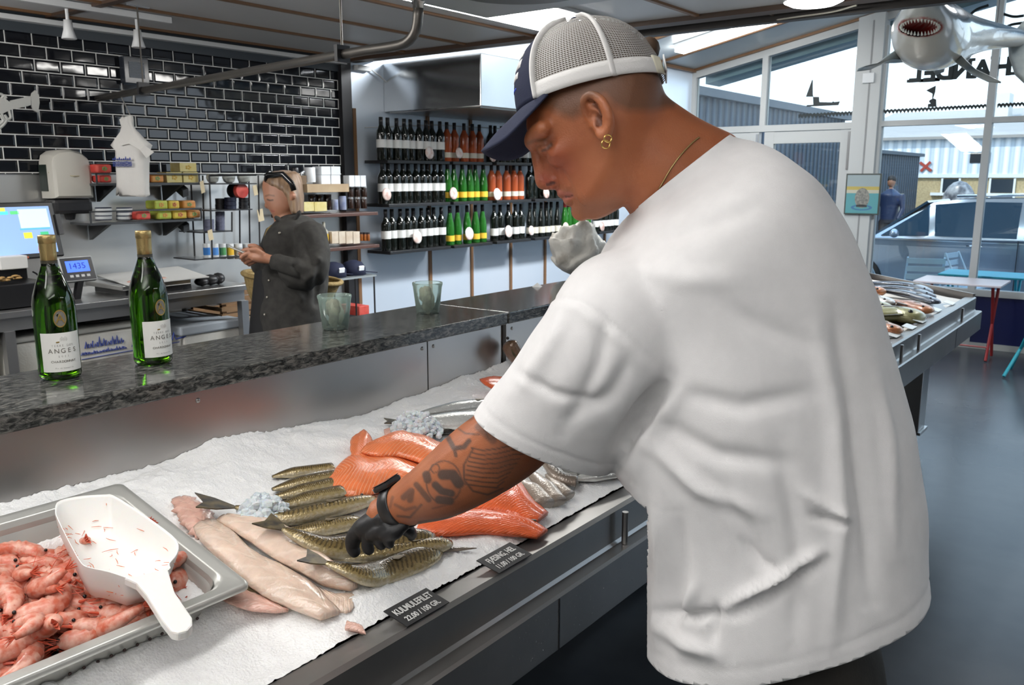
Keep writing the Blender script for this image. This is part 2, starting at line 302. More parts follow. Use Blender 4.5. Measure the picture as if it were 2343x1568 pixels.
e[0].position=.40; e[0].color=(.018,.019,.018,1); e[1].position=.62; e[1].color=(.16,.155,.14,1); x_=e.new(.5); x_.color=(.062,.064,.060,1)
nt.links.new(r.outputs[0],b.inputs['Base Color']); b.inputs['Roughness'].default_value=.13; b.inputs['Specular IOR Level'].default_value=.6
for nm,a,b_ in (('the near slab, with the wine bottles and oyster jars on it',X0,2.098),('the far slab, beyond the joint and behind the man',2.103,4.32)):
    s=MB().box((a,1.632,1.262),(b_,1.965,1.30)).build('granite_worktop',gm,bevel=.004)
    tag(s,'dark grey granite worktop, '+nm,'worktop')
# ---------------------------------------------------------------- ice
def nz(x,y,s,seed=0.): return mnoise.noise((x*s+seed,y*s-seed,seed*1.7))
def icez(x,y):
    back=max(0,(y-1.50)/.16); bump=.03*math.exp(-((x-1.08)/.10)**2)-.055*math.exp(-((x-1.50)/.17)**2)+.02*math.exp(-((x-.55)/.15)**2)+.05*math.exp(-((x-2.2)/.16)**2)
    f=min(1,max(0,(y-.985)/.05)); d=min(.700-(y-1.125)*.11-x,x-.10,y-1.175,1.51-y)
    if d>0: return bedz(y)-.09*min(1,d/.02)-.012
    g_=1/(1+math.exp((x-.80)/.03))*1/(1+math.exp((y-1.16)/.012)); return bedz(y)-.03*g_*f-.012*(1-f)-.001+back**2*bump*.5+.012*nz(x,y,6)*f+.007*nz(x,y,16,3)*f+.012*math.exp(-((y-1.35)/.1)**2-((x-1.2)/.25)**2)*0
def iceg(x0,x1,nx,ny,y0=.988,y1=1.659):
    def fn(i,j):
        x=x0+(x1-x0)*i; y=y0+(y1-y0)*j; g=abs(mnoise.noise((x*95,y*95,.3)))*.006+mnoise.noise((x*190,y*190,.8))*.003+max(0,mnoise.noise((x*45,y*45,7.)))*.006
        return (x,y,icez(x,y)+g*(.35+.65*min(1,max(0,nz(x,y,3.3,9)+.6))))
    return fn
im=bpy.data.materials.new('crushed_ice'); im.use_nodes=True; nt,b=nodes(im)
b.inputs['Base Color'].default_value=(.92,.92,.91,1); b.inputs['Roughness'].default_value=.28; b.inputs['Subsurface Weight'].default_value=.35; b.inputs['Subsurface Radius'].default_value=(.012,.012,.013); b.inputs['Subsurface Scale'].default_value=.6
t=nt.nodes.new('ShaderNodeTexCoord'); vo=nt.nodes.new('ShaderNodeTexVoronoi'); vo.inputs['Scale'].default_value=210; nt.links.new(t.outputs['Object'],vo.inputs['Vector'])
n1=nt.nodes.new('ShaderNodeTexNoise'); n1.inputs['Scale'].default_value=330; n1.inputs['Detail'].default_value=3; nt.links.new(t.outputs['Object'],n1.inputs['Vector'])
ad=nt.nodes.new('ShaderNodeMath'); nt.links.new(vo.outputs[0],ad.inputs[0]); nt.links.new(n1.outputs[0],ad.inputs[1])
bu=nt.nodes.new('ShaderNodeBump'); bu.inputs['Distance'].default_value=.0011; nt.links.new(ad.outputs[0],bu.inputs['Height']); nt.links.new(bu.outputs[0],b.inputs['Normal'])
g=MB().grid(iceg(.25,2.45,480,160),480,160); g.grid(iceg(-.8,.25,80,60),80,60); g.grid(iceg(2.45,4.29,140,60),140,60)
tag(g.build('crushed_ice',im,None,True),'bed of crushed white ice filling the fish counter','ice',kind='stuff')
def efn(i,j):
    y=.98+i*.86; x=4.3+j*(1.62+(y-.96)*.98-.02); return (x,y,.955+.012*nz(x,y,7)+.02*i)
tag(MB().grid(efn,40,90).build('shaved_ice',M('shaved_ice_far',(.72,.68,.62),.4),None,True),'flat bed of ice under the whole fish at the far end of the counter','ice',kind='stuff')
clear=M('clear_ice',(.90,.93,.95),.12,0,trans=.25,ior=1.31,sss=.3,bump=.003,bs=80)
def lump(lab,u,v,r,n,off):
    c=bp(u,v,off); m=MB(); q=random.Random(u)
    for i in range(n):
        a,rr=q.uniform(0,6.3),r*math.sqrt(q.random()); s=q.uniform(.006,.013); h=max(0,1-(rr/r)**2)*r*.75*q.uniform(.5,1.1)
        p=np.array((c[0]+rr*math.cos(a)*1.15,c[1]+rr*math.sin(a),c[2]+h+.19*rr*math.sin(a)))
        ax=np.array([q.uniform(-1,1) for _ in '123']); ax/=np.linalg.norm(ax); ay=np.cross(ax,(.3,.5,.8)); ay/=np.linalg.norm(ay); az=np.cross(ax,ay)
        m.ell(p,ax*s*q.uniform(.8,1.3),ay*s,az*s*q.uniform(.6,1),6,5)
    tag(m.build('ice_lump',clear,None),lab,'ice',kind='stuff')
lump('small heap of clear ice lumps beside the dark upturned fish tail',602,1172,.040,110,.02)
lump('heap of clear ice lumps on the silver bass behind the salmon',955,985,.055,170,.03)
# ---------------------------------------------------------------- shrimp tray and scoop
A,B_=bp(575,1335,.05),bp(212,1121,.05); D=np.array((.12,1.138,0)); D[2]=bedz(D[1])+.05
ex=(D-A); Lx=np.linalg.norm(ex); ex/=Lx; ey=B_-A; ey-=ex*(ey@ex); Ly=np.linalg.norm(ey); ey/=Ly; tn=np.cross(ey,ex); tn*=np.sign(tn[2])
def TP(a,b,c=0.): return A+ex*a+ey*b+tn*c
def rrect(m,rad,z,n=5,m2=None):
    out=[]; 
    for cx,cy,a0 in ((m+rad,m+rad,180),(Lx-m-rad,m+rad,270),(Lx-m-rad,Ly-m-rad,0),(m+rad,Ly-m-rad,90)):
        for k in range(n+1):
            a=math.radians(a0+90*k/n); out.append(TP(cx+rad*math.cos(a),cy+rad*math.sin(a),z))
    return out
tray=thing('steel_tray','perforated stainless steel tray heaped with cooked shrimp','tray',TP(Lx/2,Ly/2,-.1))
pm=M('tray_steel',(.50,.50,.47),.30,.5,bump=.0008,bs=10)
MB().loft([rrect(.0,.012,-.010),rrect(.0,.012,-.002),rrect(.004,.012,.001),rrect(.010,.014,-.001),rrect(.022,.03,-.0015),rrect(.026,.04,-.004),rrect(.030,.045,-.02),rrect(.036,.045,-.022),rrect(.040,.045,-.10),rrect(.06,.05,-.112)],True,False).add([],[]).build('pan',pm,tray,True)
MB().loft([rrect(.042,.045,-.095),rrect(.06,.05,-.113)][::-1]+[rrect(.2,.02,-.114)],True,True).build('pan_bottom',pm,tray)
MB().loft([rrect(.030,.045,-.012),rrect(.036,.045,-.03),rrect(.0365,.045,-.095)],True,False).build('outer_skirt',pm,tray,True)
hm=MB()
for row in (0,1):
    for k in range(11): 
        c=TP(.075+.020*k+.010*row,.0332,-.052-.016*row); hm.tube([c,c-ey*.0015],.0026,8)
hm.build('perforation',M('hole_dark',(.03,.012,.01),.6),tray)
pk=M('shrimp_shell',(.56,.13,.07),.42,0,col2=(.74,.42,.33),cs=70,sss=.25,bump=.0006,bs=220,coat=.25)
rd=M('shrimp_red',(.60,.10,.05),.35); blk=M('eye_black',(.008,.007,.008),.15)
def make_shrimp(curl,length=.08):
    s=thing('cooked_shrimp','pink cooked shrimp heaped with others in the steel tray','shrimp',(0,0,0),0,'shrimp in the steel tray')
    n=22; P=[]; 
    for i in range(n):
        t=i/(n-1); a=curl*(t-.28)*(1.25 if t>.28 else .25); P.append((a,t))
    pts=[]; x=y=0
    for i in range(n):
        pts.append(np.array((x,y,0))); a=P[i][0]; x+=math.cos(a)*length/n; y+=math.sin(a)*length/n
    rr=[]
    for i in range(n):
        t=i/(n-1); r=.0178*(min(1,(t+.03)/.18)**.6)*(1-.62*max(0,(t-.42)/.58)**1.3)
        if .36<t<.96: r*=1+.12*math.sin((t-.36)/.6*6*2*math.pi)
        rr.append(r)
    MB().tube(pts,rr,12,flat=.82).build('body',pk,s,True)
    e=pts[-1]; d=pts[-1]-pts[-2]; d/=np.linalg.norm(d); nn_=np.array((-d[1],d[0],0)); q=MB()
    for k in (-1,-.4,.2,.8):
        tip=e+d*.017+np.array((0,0,k*.010)); q.tube([e,(e+tip)/2+nn_*.001,tip],[.003,.0035,.0008],6,flat=.4)
    q.build('tail_fan',rd,s,True)
    q=MB().tube([(.006,-.006,0),(-.012,-.008,0),(-.021,-.0115,0)],[.003,.0018,.0003],5)
    for k in range(3):
        z=(k-1)*.003; c=random.Random(k)
        q.tube([(0,.002,z),(-.018,.004+.004*k*.3,z*2),(-.036-.006*k,.012+c.uniform(-.012,.014),z*4.5)],[.0011,.0007,.0003],4)
    q.build('antennae',rd,s)
    q=MB()
    for k in range(8):
        b_=pts[4+k]; q.tube([b_+(0,.007,.003*(-1)**k),b_+(-.003,.015,.004*(-1)**k),b_+(-.011,.019,.005*(-1)**k)],[.0016,.0012,.0004],4)
    q.build('legs',rd,s)
    for k in(-1,1): MB().ell((.0015,-.003,k*.0098),(.0031,0,0),(0,.0031,0),(0,0,.0031),8,6).build('eye',blk,s,True)
    return s
protos=[make_shrimp(c,l) for c,l in ((1.5,.112),(2.2,.118),(.8,.105))]; used=[0,0,0]
q=random.Random(5); count=0
for layer in range(3):
    nx,ny=(10,8) if layer<2 else (10,7)
    for i in range(nx):
        for j in range(ny):
            a=.065+(Lx-.13)*(i+q.uniform(.1,.9))/nx; b_=.095+(Ly-.18)*(j+q.uniform(.1,.9))/ny
            if layer==2 and q.random()<.15: continue
            p=TP(a,b_,-.075+.0185*layer+q.uniform(-.004,.004)+(.012*math.exp(-((a-.33)/.2)**2-((b_-.2)/.16)**2) if layer else 0))
            u,v,_=proj(p)
            if u<-60 or (layer==2 and 110<u<375 and 1120<v<1300): continue
            k=q.choice((0,0,1,1,2)); o=protos[k] if not used[k] else copy_tree(protos[k]); used[k]=1
            o.location=p; o.rotation_mode='XYZ'; o.rotation_euler=(q.choice((0,math.pi))+q.gauss(0,.38)+.19,q.gauss(0,.3),q.uniform(0,6.28)); sc=q.uniform(.85,1.12); o.scale=(sc,)*3; count+=1
for k_ in range(16):                     # the shrimp beside the scoop handle
    a=.098+.028*(k_%4)+q.uniform(-.005,.005); b_=.088+.042*(k_//4)+q.uniform(-.008,.008); o=copy_tree(protos[(0,1,2,1)[k_%4]]); o.location=TP(a,b_,-.058+.014*(k_%2)+q.uniform(0,.006))
    o.rotation_euler=(q.choice((0,math.pi))+q.gauss(0,.35)+.19,q.gauss(0,.3),q.uniform(-.35,.35)+q.choice((0,3.14))); sc_s=q.uniform(.72,.9); o.scale=(sc_s,)*3
# scoop
wp=M('white_plastic',(.80,.79,.76),.32,0,sss=.12)
SO=.098; pts=[(300,1327),(250,1310),(205,1300),(186,1290),(165,1255),(148,1222),(130,1185),(126,1168),(134,1147),(180,1136),(238,1132),(264,1136),(340,1185),(397,1228),(409,1250),(403,1272),(388,1290),(384,1306)]
rim=[bp(u,v,SO) for u,v in pts]; cen=np.mean(rim,0); sn=np.array((0,-.187,.982)); sc=thing('measuring_scoop','white plastic scoop stained with shrimp bits, lying on the shrimp tray','scoop',cen-sn*.06)
rim=catmull(rim+[rim[0]],54)[:-1]; bcen=bp(262,1262,SO)
def bowl(f,dz): return [bcen+(np.array(p)-bcen)*f-sn*dz for p in rim]
MB().loft([bowl(1.0,-.0),bowl(.985,-.001),bowl(.965,.003),bowl(.88,.03),bowl(.74,.052),bowl(.5,.060),bowl(.15,.061),bowl(.01,.061)],True,False).build('bowl',wp,sc,True)
MB().loft([bowl(1.0,0),bowl(1.0,.005),bowl(.92,.034),bowl(.78,.058),bowl(.52,.066),bowl(.15,.067),bowl(.01,.067)],True,False).build('bowl_shell',wp,sc,True)
hp=[(283,1322),(300,1322),(384,1300),(392,1330),(400,1355),(420,1385),(440,1414),(441,1432),(430,1444),(408,1450),(392,1446),(370,1418),(335,1362),(312,1335)]
P=[bp(u,v,SO) for u,v in hp]; h=MB(); n=len(P)
h.add([p-sn*.014 for p in P]+[p+sn*.001 for p in P],[tuple(range(n)),tuple(range(n,2*n))]+[(i,(i+1)%n,n+(i+1)%n,n+i) for i in range(n)]); h.build('handle',wp,sc,bevel=.003)
q=random.Random(3); sm=MB()
for k in range(90):
    a=q.uniform(0,6.28); f=.95*math.sqrt(q.random()); p=bcen+(rim[int(a/6.2832*53)]-bcen)*f; dz=np.interp(f,[0,.5,.74,.88,.965],[.0605,.0595,.0515,.0295,.003]); p=p-sn*dz+sn*.0026
    t=np.array((q.gauss(.3,.6),q.gauss(-.8,.6),0)); t/=np.linalg.norm(t); t[2]=t[1]*.19; l=q.uniform(.004,.013)
    sm.tube([p-t*l,p+np.array((q.gauss(0,.0015),q.gauss(0,.0015),.0004)),p+t*l],[.0003,.0006,.0003],5)
tag(sm.build('shrimp_bits',M('shrimp_scrap',(.62,.14,.05),.4),sc),kind='stuff')
# ---------------------------------------------------------------- fish and fillets
def uvset(o,uv):
    me=o.data; l=me.uv_layers.new(name='UV'); vi=np.zeros(len(me.loops),int); me.loops.foreach_get('vertex_index',vi)
    l.data.foreach_set('uv',np.array(uv,float)[vi].ravel())
def zz(x,y,ox,oy,s): return (ox+x/s,oy+y/s)
def Z1(*P): return [zz(x,y,350,830,2.343) for x,y in P]
def Z5(*P): return [zz(x,y,680,880,3.485) for x,y in P]
def ramp(nt,src,stops):
    r=nt.nodes.new('ShaderNodeValToRGB'); e=r.color_ramp.elements; e[0].position=stops[0][0]; e[0].color=(*stops[0][1],1); e[1].position=stops[-1][0]; e[1].color=(*stops[-1][1],1)
    for p,c in stops[1:-1]: q=e.new(p); q.color=(*c,1)
    nt.links.new(src,r.inputs[0]); return r
def mth(nt,op,a,b=None,c=None):
    n=nt.nodes.new('ShaderNodeMath'); n.operation=op
    for i,x in enumerate((a,b,c)):
        if x is None: continue
        if isinstance(x,(int,float)): n.inputs[i].default_value=x
        else: nt.links.new(x,n.inputs[i])
    return n.outputs[0]
def fishmat(name,stops,mark=None,freq=40,slant=2.,amt=.6,rough=.25,metal=.2,spots=0):
    m=bpy.data.materials.new(name); m.use_nodes=True; nt,b=nodes(m)
    t=nt.nodes.new('ShaderNodeTexCoord'); sp=nt.nodes.new('ShaderNodeSeparateXYZ'); nt.links.new(t.outputs['UV'],sp.inputs[0])
    nz_=nt.nodes.new('ShaderNodeTexNoise'); nz_.inputs['Scale'].default_value=140; nt.links.new(t.outputs['Object'],nz_.inputs['Vector'])
    v=mth(nt,'ADD',sp.outputs[1],mth(nt,'MULTIPLY_ADD',nz_.outputs[0],.26,-.13)); r=ramp(nt,v,stops); out=r.outputs[0]
    if mark:
        a=mth(nt,'ABSOLUTE',mth(nt,'SUBTRACT',sp.outputs[1],.55)); ph=mth(nt,'ADD',mth(nt,'MULTIPLY',sp.outputs[0],freq),mth(nt,'MULTIPLY',a,slant*6)); ph=mth(nt,'ADD',ph,mth(nt,'MULTIPLY',nz_.outputs[0],4.))
        s=mth(nt,'SINE',ph); k=mth(nt,'MULTIPLY',mth(nt,'GREATER_THAN',s,.25),amt); 
        lo=mth(nt,'MULTIPLY',mth(nt,'GREATER_THAN',v,.18),mth(nt,'LESS_THAN',v,.97)); k=mth(nt,'MULTIPLY',k,lo)
        mx=nt.nodes.new('ShaderNodeMix'); mx.data_type='RGBA'; nt.links.new(k,mx.inputs[0]); nt.links.new(out,mx.inputs[6]); mx.inputs[7].default_value=(*mark,1); out=mx.outputs[2]
    nt.links.new(out,b.inputs['Base Color']); b.inputs['Roughness'].default_value=rough; b.inputs['Metallic'].default_value=metal; b.inputs['Coat Weight'].default_value=.4; b.inputs['Coat Roughness'].default_value=.15
    n2=nt.nodes.new('ShaderNodeTexVoronoi'); n2.inputs['Scale'].default_value=260; nt.links.new(t.outputs['Object'],n2.inputs['Vector']); bu=nt.nodes.new('ShaderNodeBump'); bu.inputs['Distance'].default_value=.0006; nt.links.new(n2.outputs[0],bu.inputs['Height']); nt.links.new(bu.outputs[0],b.inputs['Normal'])
    return m
weever=fishmat('weever_skin',[(0,(.46,.40,.28)),(.10,(.36,.28,.13)),(.26,(.22,.155,.055)),(.6,(.115,.08,.033)),(.8,(.05,.036,.02)),(1,(.02,.016,.01))],(.03,.022,.010),230,2.1,.6,metal=.3)
bass=fishmat('bass_skin',[(0,(.75,.75,.72)),(.45,(.52,.53,.5)),(.65,(.3,.31,.3)),(.8,(.06,.065,.06)),(1,(.02,.022,.022))],None,rough=.22,metal=.5)
pale=fishmat('pale_fish',[(0,(.5,.44,.38)),(.5,(.42,.36,.30)),(1,(.22,.17,.13))],None)
darkf=fishmat('dark_fish',[(0,(.25,.2,.16)),(.5,(.08,.065,.05)),(1,(.02,.018,.016))],None)
fin=M('fin_dark',(.03,.026,.022),.35,col2=(.13,.10,.05),cs=60); finb=M('fin_brown',(.12,.09,.05),.35)
def on(P,off,z=None): return [bp(u,v,off if np.isscalar(off) else off[min(i,len(off)-1)]) if z is None else zp(u,v,z) for i,(u,v) in enumerate(P)]
def fish(label,P,w,mat,off=.012,z=None,tail=.0,head=True,flip=1,group=None,flat=.62,finm=fin,cat='fish',name='whole_fish',n=26,pts=None):
    P=on(P,off,z) if pts is None else pts; C=catmull(P,n); L=sum(np.linalg.norm(C[i+1]-C[i]) for i in range(n-1))
    rr=[]
    for i in range(n):
        t=i/(n-1); a=.22+.78*min(1,t/.5)**.9; 
        if t>.78 and head: a*=max(.16,math.sqrt(max(0,1-((t-.78)/.235)**2)))
        rr.append(a*w/2)
    s=thing(name,label,cat,C[n//2]-np.array((0,0,rr[n//2]*flat)),0,group)
    seg=14; b_=MB().tube(C,rr,seg,flat=flat).build('body',mat,s,True)
    uvset(b_,[(i/(n-1),(flip*math.cos(2*math.pi*j/seg)+1)/2) for i in range(n) for j in range(seg)])
    t0=C[0]-C[2]; t0/=np.linalg.norm(t0); nr=np.cross(-t0,(0,0,1.)); nr/=np.linalg.norm(nr)
    if tail:
        q=MB(); k=tail; A_=[C[1]-nr*rr[0]*.9,C[1]+nr*rr[0]*.9]
        outl=[C[0]+nr*rr[0],C[0]+t0*k*.5+nr*k*.42,C[0]+t0*k+nr*k*.55,C[0]+t0*k*.8+nr*k*.1,C[0]+t0*k*.85-nr*k*.1,C[0]+t0*k-nr*k*.5,C[0]+t0*k*.5-nr*k*.38,C[0]-nr*rr[0]]
        zup=np.array((0,0,.0012)); q.add([p-zup for p in outl]+[p+zup for p in outl],[tuple(range(8)),tuple(range(8,16))]+[(i,(i+1)%8,8+(i+1)%8,8+i) for i in range(8)]); q.build('tail_fin',finm,s)
    if w>.02 and head:
        q=MB(); top=[]; bot=[]
        for i in range(6,int(n*.72)):
            tt=(C[i+1]-C[i-1]); tt/=np.linalg.norm(tt); k=np.cross(tt,(0,0,1.)); k/=np.linalg.norm(k); e=C[i]+flip*k*rr[i]*.93+np.array((0,0,rr[i]*.2)); bot.append(e); top.append(e+flip*k*w*.13*math.sin(math.pi*(i-6)/(n*.72-6))**.5-tt*w*.05)
        m=len(top); q.add([p+np.array((0,0,-.0006)) for p in bot+top[::-1]]+[p+np.array((0,0,.0006)) for p in bot+top[::-1]],[tuple(range(2*m)),tuple(range(2*m,4*m))]+[(i,(i+1)%(2*m),2*m+(i+1)%(2*m),2*m+i) for i in range(2*m)]); q.build('dorsal_fin',finm,s)
        i=int(n*.9); tt=C[i]-C[i-1]; tt/=np.linalg.norm(tt); k=np.cross(tt,(0,0,1.)); e=C[i]+flip*k*rr[i]*.35+np.array((0,0,rr[i]*flat*.86)); r=w*.07
        MB().ell(e,(r,0,0),(0,r,0),(0,0,r),8,6).build('eye',M('fish_eye',(.02,.02,.02),.08),s,True)
        q=MB(); i=int(n*.76); e=C[i]+np.array((0,0,rr[i]*flat)); tt=C[i-4]-C[i]; tt/=np.linalg.norm(tt); k=np.cross(tt,(0,0,1.))
        q.add([e,e+tt*w*.5+k*w*.16+np.array((0,0,.002)),e+tt*w*.62+np.array((0,0,.001)),e+tt*w*.5-k*w*.14+np.array((0,0,.001))],[(0,1,2,3)]); q.build('pectoral_fin',finb,s,solid=.0008)
    return s
def fillet(label,A,Bp,mat,th=.016,off=.006,name='fish_fillet',cat='fish fillet',group=None,skin=None,n=40,nv=13,z=None,rag=.0035,seed=1,part='flesh',par=None,tilt=0):
    A=catmull(on(A,off,z),n); Bq=catmull(on(Bp,off,z),n); s=par or thing(name,label,cat,(A[n//2]+Bq[n//2])/2,0,group); R=[]; uv=[]
    for i in range(n):
        t=i/(n-1); hh=th*(.35+.65*min(1,4*t*(1-t)+.1)); ring=[]
        for j in range(nv):
            f=j/(nv-1); p=A[i]+(Bq[i]-A[i])*f; h=hh*(math.sin(math.pi*min(1,max(0,f*.94+.03)))**.55)*(1+.10*mnoise.noise((t*7,f*4,seed)))
            e=rag*mnoise.noise((t*16,f*3,seed+5))*(abs(f-.5)*2); p=p+(Bq[i]-A[i])/(np.linalg.norm(Bq[i]-A[i])+1e-9)*e
            h-=.0022*math.exp(-((f-.5)/.05)**2); ring.append(p+np.array((0,0,h+tilt*(1-f)))); uv.append((t,f))
        for j in range(nv-2,0,-1): f=j/(nv-1); ring.append(A[i]+(Bq[i]-A[i])*f+np.array((0,0,-.004))); uv.append((t,f))
        R.append(ring)
    o=MB().loft(R).build(part,mat,s,True); uvset(o,uv)
    if skin is not None:
        sk=MB(); k0=int(n*skin[0]); k1=int(n*skin[1]); E=(Bq if skin[2] else A)[k0:k1]; sk.tube([p+np.array((0,0,.002)) for p in E],.0045,6); sk.build('skin_edge',fin,s,label='dark skin along the edge')
    return s
def striped(name,base,line,freq,chev,rough=.22,amt=.55,sss=.2):
    m=bpy.data.materials.new(name); m.use_nodes=True; nt,b=nodes(m)
    t=nt.nodes.new('ShaderNodeTexCoord'); sp=nt.nodes.new('ShaderNodeSeparateXYZ'); nt.links.new(t.outputs['UV'],sp.inputs[0])
    n1=nt.nodes.new('ShaderNodeTexNoise'); n1.inputs['Scale'].default_value=26; n1.inputs['Detail'].default_value=5; nt.links.new(t.outputs['Object'],n1.inputs['Vector'])
    a=mth(nt,'ABSOLUTE',mth(nt,'SUBTRACT',sp.outputs[1],.45)); ph=mth(nt,'ADD',mth(nt,'MULTIPLY',sp.outputs[0],freq),mth(nt,'MULTIPLY',a,chev)); ph=mth(nt,'ADD',ph,mth(nt,'MULTIPLY',n1.outputs[0],5.))
    s=mth(nt,'POWER',mth(nt,'MULTIPLY_ADD',mth(nt,'SINE',ph),.5,.5),6.); r=ramp(nt,n1.outputs[0],[(.3,tuple(c*.8 for c in base)),(.6,base)])
    mx=nt.nodes.new('ShaderNodeMix'); mx.data_type='RGBA'; nt.links.new(mth(nt,'MULTIPLY',s,amt),mx.inputs[0]); nt.links.new(r.outputs[0],mx.inputs[6]); mx.inputs[7].default_value=(*line,1); nt.links.new(mx.outputs[2],b.inputs['Base Color'])
    b.inputs['Roughness'].default_value=rough; b.inputs['Subsurface Weight'].default_value=sss; b.inputs['Subsurface Radius'].default_value=(.02,.008,.005); b.inputs['Subsurface Scale'].default_value=.4; b.inputs['Coat Weight'].default_value=.25; b.inputs['Coat Roughness'].default_value=.15
    bu=nt.nodes.new('ShaderNodeBump'); bu.inputs['Distance'].default_value=.0012; n2=nt.nodes.new('ShaderNodeTexNoise'); n2.inputs['Scale'].default_value=150; nt.links.new(t.outputs['Object'],n2.inputs['Vector']); ad=mth(nt,'SUBTRACT',n2.outputs[0],mth(nt,'MULTIPLY',s,.4)); nt.links.new(ad,bu.inputs['Height']); nt.links.new(bu.outputs[0],b.inputs['Normal'])
    return m
sal=striped('salmon_flesh',(.80,.20,.065),(.93,.50,.30),165,55,amt=.42); salr=striped('salmon_flesh_red',(.78,.13,.035),(.85,.30,.15),150,80,amt=.22)
hake=striped('hake_flesh',(.72,.55,.44),(.80,.70,.60),50,20,amt=.3,sss=.25); hakep=striped('hake_flesh_pink',(.70,.42,.34),(.75,.55,.45),30,20,amt=.25)
G='salmon fillets on the ice'
fillet('orange salmon fillet reaching out below the watch, whole side of pale stripes',Z5((250,770),(335,650),(445,575),(560,585),(760,580),(960,640),(1150,720)),Z5((258,800),(320,885),(470,918),(620,890),(760,850),(900,850),(1100,850)),sal,.022,.014,'salmon_fillet',group=G,seed=2)
fillet('salmon fillet with bold white chevrons lying on top, farthest from the rim',Z5((590,470),(690,430),(850,383),(1000,415),(1130,470),(1300,520)),Z5((503,548),(640,585),(800,590),(960,635),(1100,690),(1300,740)),sal,.022,.030,'salmon_fillet',group=G,seed=3)
fillet('small upturned salmon tail end behind the other salmon fillets',Z5((425,600),(428,450),(490,400),(520,370)),Z5((560,600),(600,490),(595,440),(548,378)),sal,.014,.022,'salmon_fillet',group=G,seed=4,n=24)
fillet('deep orange salmon fillet under the forearm with a dark skin tip',Z5((1350,820),(1600,730),(1720,740),(1790,790),(1880,920),(2004,1025)),Z5((1250,1000),(1450,1020),(1600,1040),(1700,1062),(1800,1090),(1905,1100)),salr,.02,.012,'salmon_fillet',group=G,seed=6,skin=(.88,1.,1))
fillet('deep orange salmon fillet nearest the steel rim, pointed to the right',Z5((1000,1080),(1300,1010),(1600,1030),(1850,1085),(2000,1165)),Z5((950,1172),(1150,1218),(1450,1200),(1700,1212),(1905,1226)),salr,.02,.006,'salmon_fillet',group=G,seed=5)
fillet('scrap of pale pink fish half buried behind the chevron salmon fillet',Z5((690,362),(800,345),(920,390)),Z5((700,405),(800,415),(890,430)),hakep,.01,.008,seed=7,n=20)
G='hake fillets on the ice'
fillet('ragged pink hake end beside the dark upturned fish tail',Z1((205,720),(300,790),(345,860)),Z1((100,735),(140,850),(235,950)),hakep,.014,.006,group=G,seed=8,rag=.012,n=26)
fillet('hake belly flap with dark skin edge beneath the tray corner',Z1((380,1180),(560,1245),(730,1325)),Z1((365,1275),(500,1325),(650,1335)),hakep,.008,.004,group=G,seed=9,skin=(.3,.95,0),n=26)
fillet('thin hake end nearest the price card of hake',Z1((860,1190),(970,1240),(1092,1230)),Z1((930,1335),(1050,1345),(1097,1290)),hake,.008,.003,group=G,seed=10,n=24)
fillet('long pale hake fillet running from the pink end to the bottom ice',Z1((330,845),(440,925),(545,1030),(700,1105),(860,1200),(1005,1338)),Z1((213,890),(255,970),(400,1110),(550,1240),(700,1312),(890,1375)),hake,.024,.010,group=G,seed=11)
fillet('pale hake fillet with a blunt tip lying beside the striped fish',Z1((440,825),(650,862),(800,945),(930,1060),(1060,1150),(1098,1195)),Z1((340,850),(500,960),(640,1060),(780,1130),(900,1190),(1055,1217)),hake,.026,.016,group=G,seed=12)
fillet('small strip of hake flesh lying by the rim below the other fillets',Z1((1040,1385),(1080,1400),(1118,1408)),Z1((1028,1428),(1080,1440),(1142,1455)),hakep,.006,.003,group=G,seed=13,n=16)
G='weevers on the ice'
px=lambda w: w/2.343*1.62/1950*2.0
for lab,P,w,tl,hd,fl,of in (
 ('weever farthest from the rim, nearly buried in ice',Z1((640,612),(760,590),(960,565)),54,0,False,-1,.004),
 ('second weever from the back, ice over its tail',Z1((640,680),(800,645),(980,612)),68,0,False,-1,.010),
 ('third weever from the back, running under the salmon',Z1((640,725),(800,690),(980,650)),66,0,False,-1,.012),
 ('fourth weever from the back, golden flank by the salmon edge',Z1((640,785),(820,735),(1010,695)),68,0,False,-1,.014),
 ('fifth weever from the back, raised dark tail beside the ice lumps',Z1((440,775),(540,795),(700,835),(880,800),(1040,765),(1190,728)),74,.075,True,-1,(.03,.022,.016)),
 ('weever just behind the gloved hand, pale belly showing',Z1((640,905),(800,905),(950,880),(1120,845)),66,0,True,-1,.014),
 ('weever under the gloved hand with dark tail over a hake fillet',Z1((700,892),(790,935),(940,990),(1150,975),(1350,955),(1510,935)),82,.05,True,-1,(.056,.052,.034,.022)),
 ('weever in front of the gloved fingers, head towards the price card',Z1((960,1050),(1150,1035),(1400,995),(1600,968)),72,.02,True,-1,.016),
 ('weever nearest the rim, its raised tail against a hake tip',Z1((930,1075),(1030,1110),(1130,1140),(1230,1125),(1400,1060),(1540,1010)),78,.045,True,-1,(.052,.046,.03,.012)),
 ('weever half sunk in the ice in front of all the others',Z1((1160,1150),(1280,1140),(1390,1090)),44,0,False,-1,.004)):
    fish(lab,P,px(w),weever,of,tail=tl,head=hd,flip=fl,group=G,name='weever')
fish('thin dark fish tail lying out towards the price card',Z1((1735,995),(1640,1000),(1560,1005)),.012,darkf,.006,tail=.0,head=False)
G='sea bass behind the salmon'
fish('silver bass with dark back, lying at the back of the ice',Z5((960,235),(1150,205),(1400,170),(1800,150)),.055,bass,.02,tail=.0,flip=-1,group=G,name='sea_bass')
fish('silver bass with black tail, in front of the other bass',Z5((835,300),(1000,310),(1250,300),(1600,280),(1900,270)),.085,bass,.022,tail=.045,flip=-1,group=G,name='sea_bass')
fish('dark bass tail poking from the ice lumps',Z5((1100,395),(1200,370),(1300,350)),.03,darkf,.012,head=False)
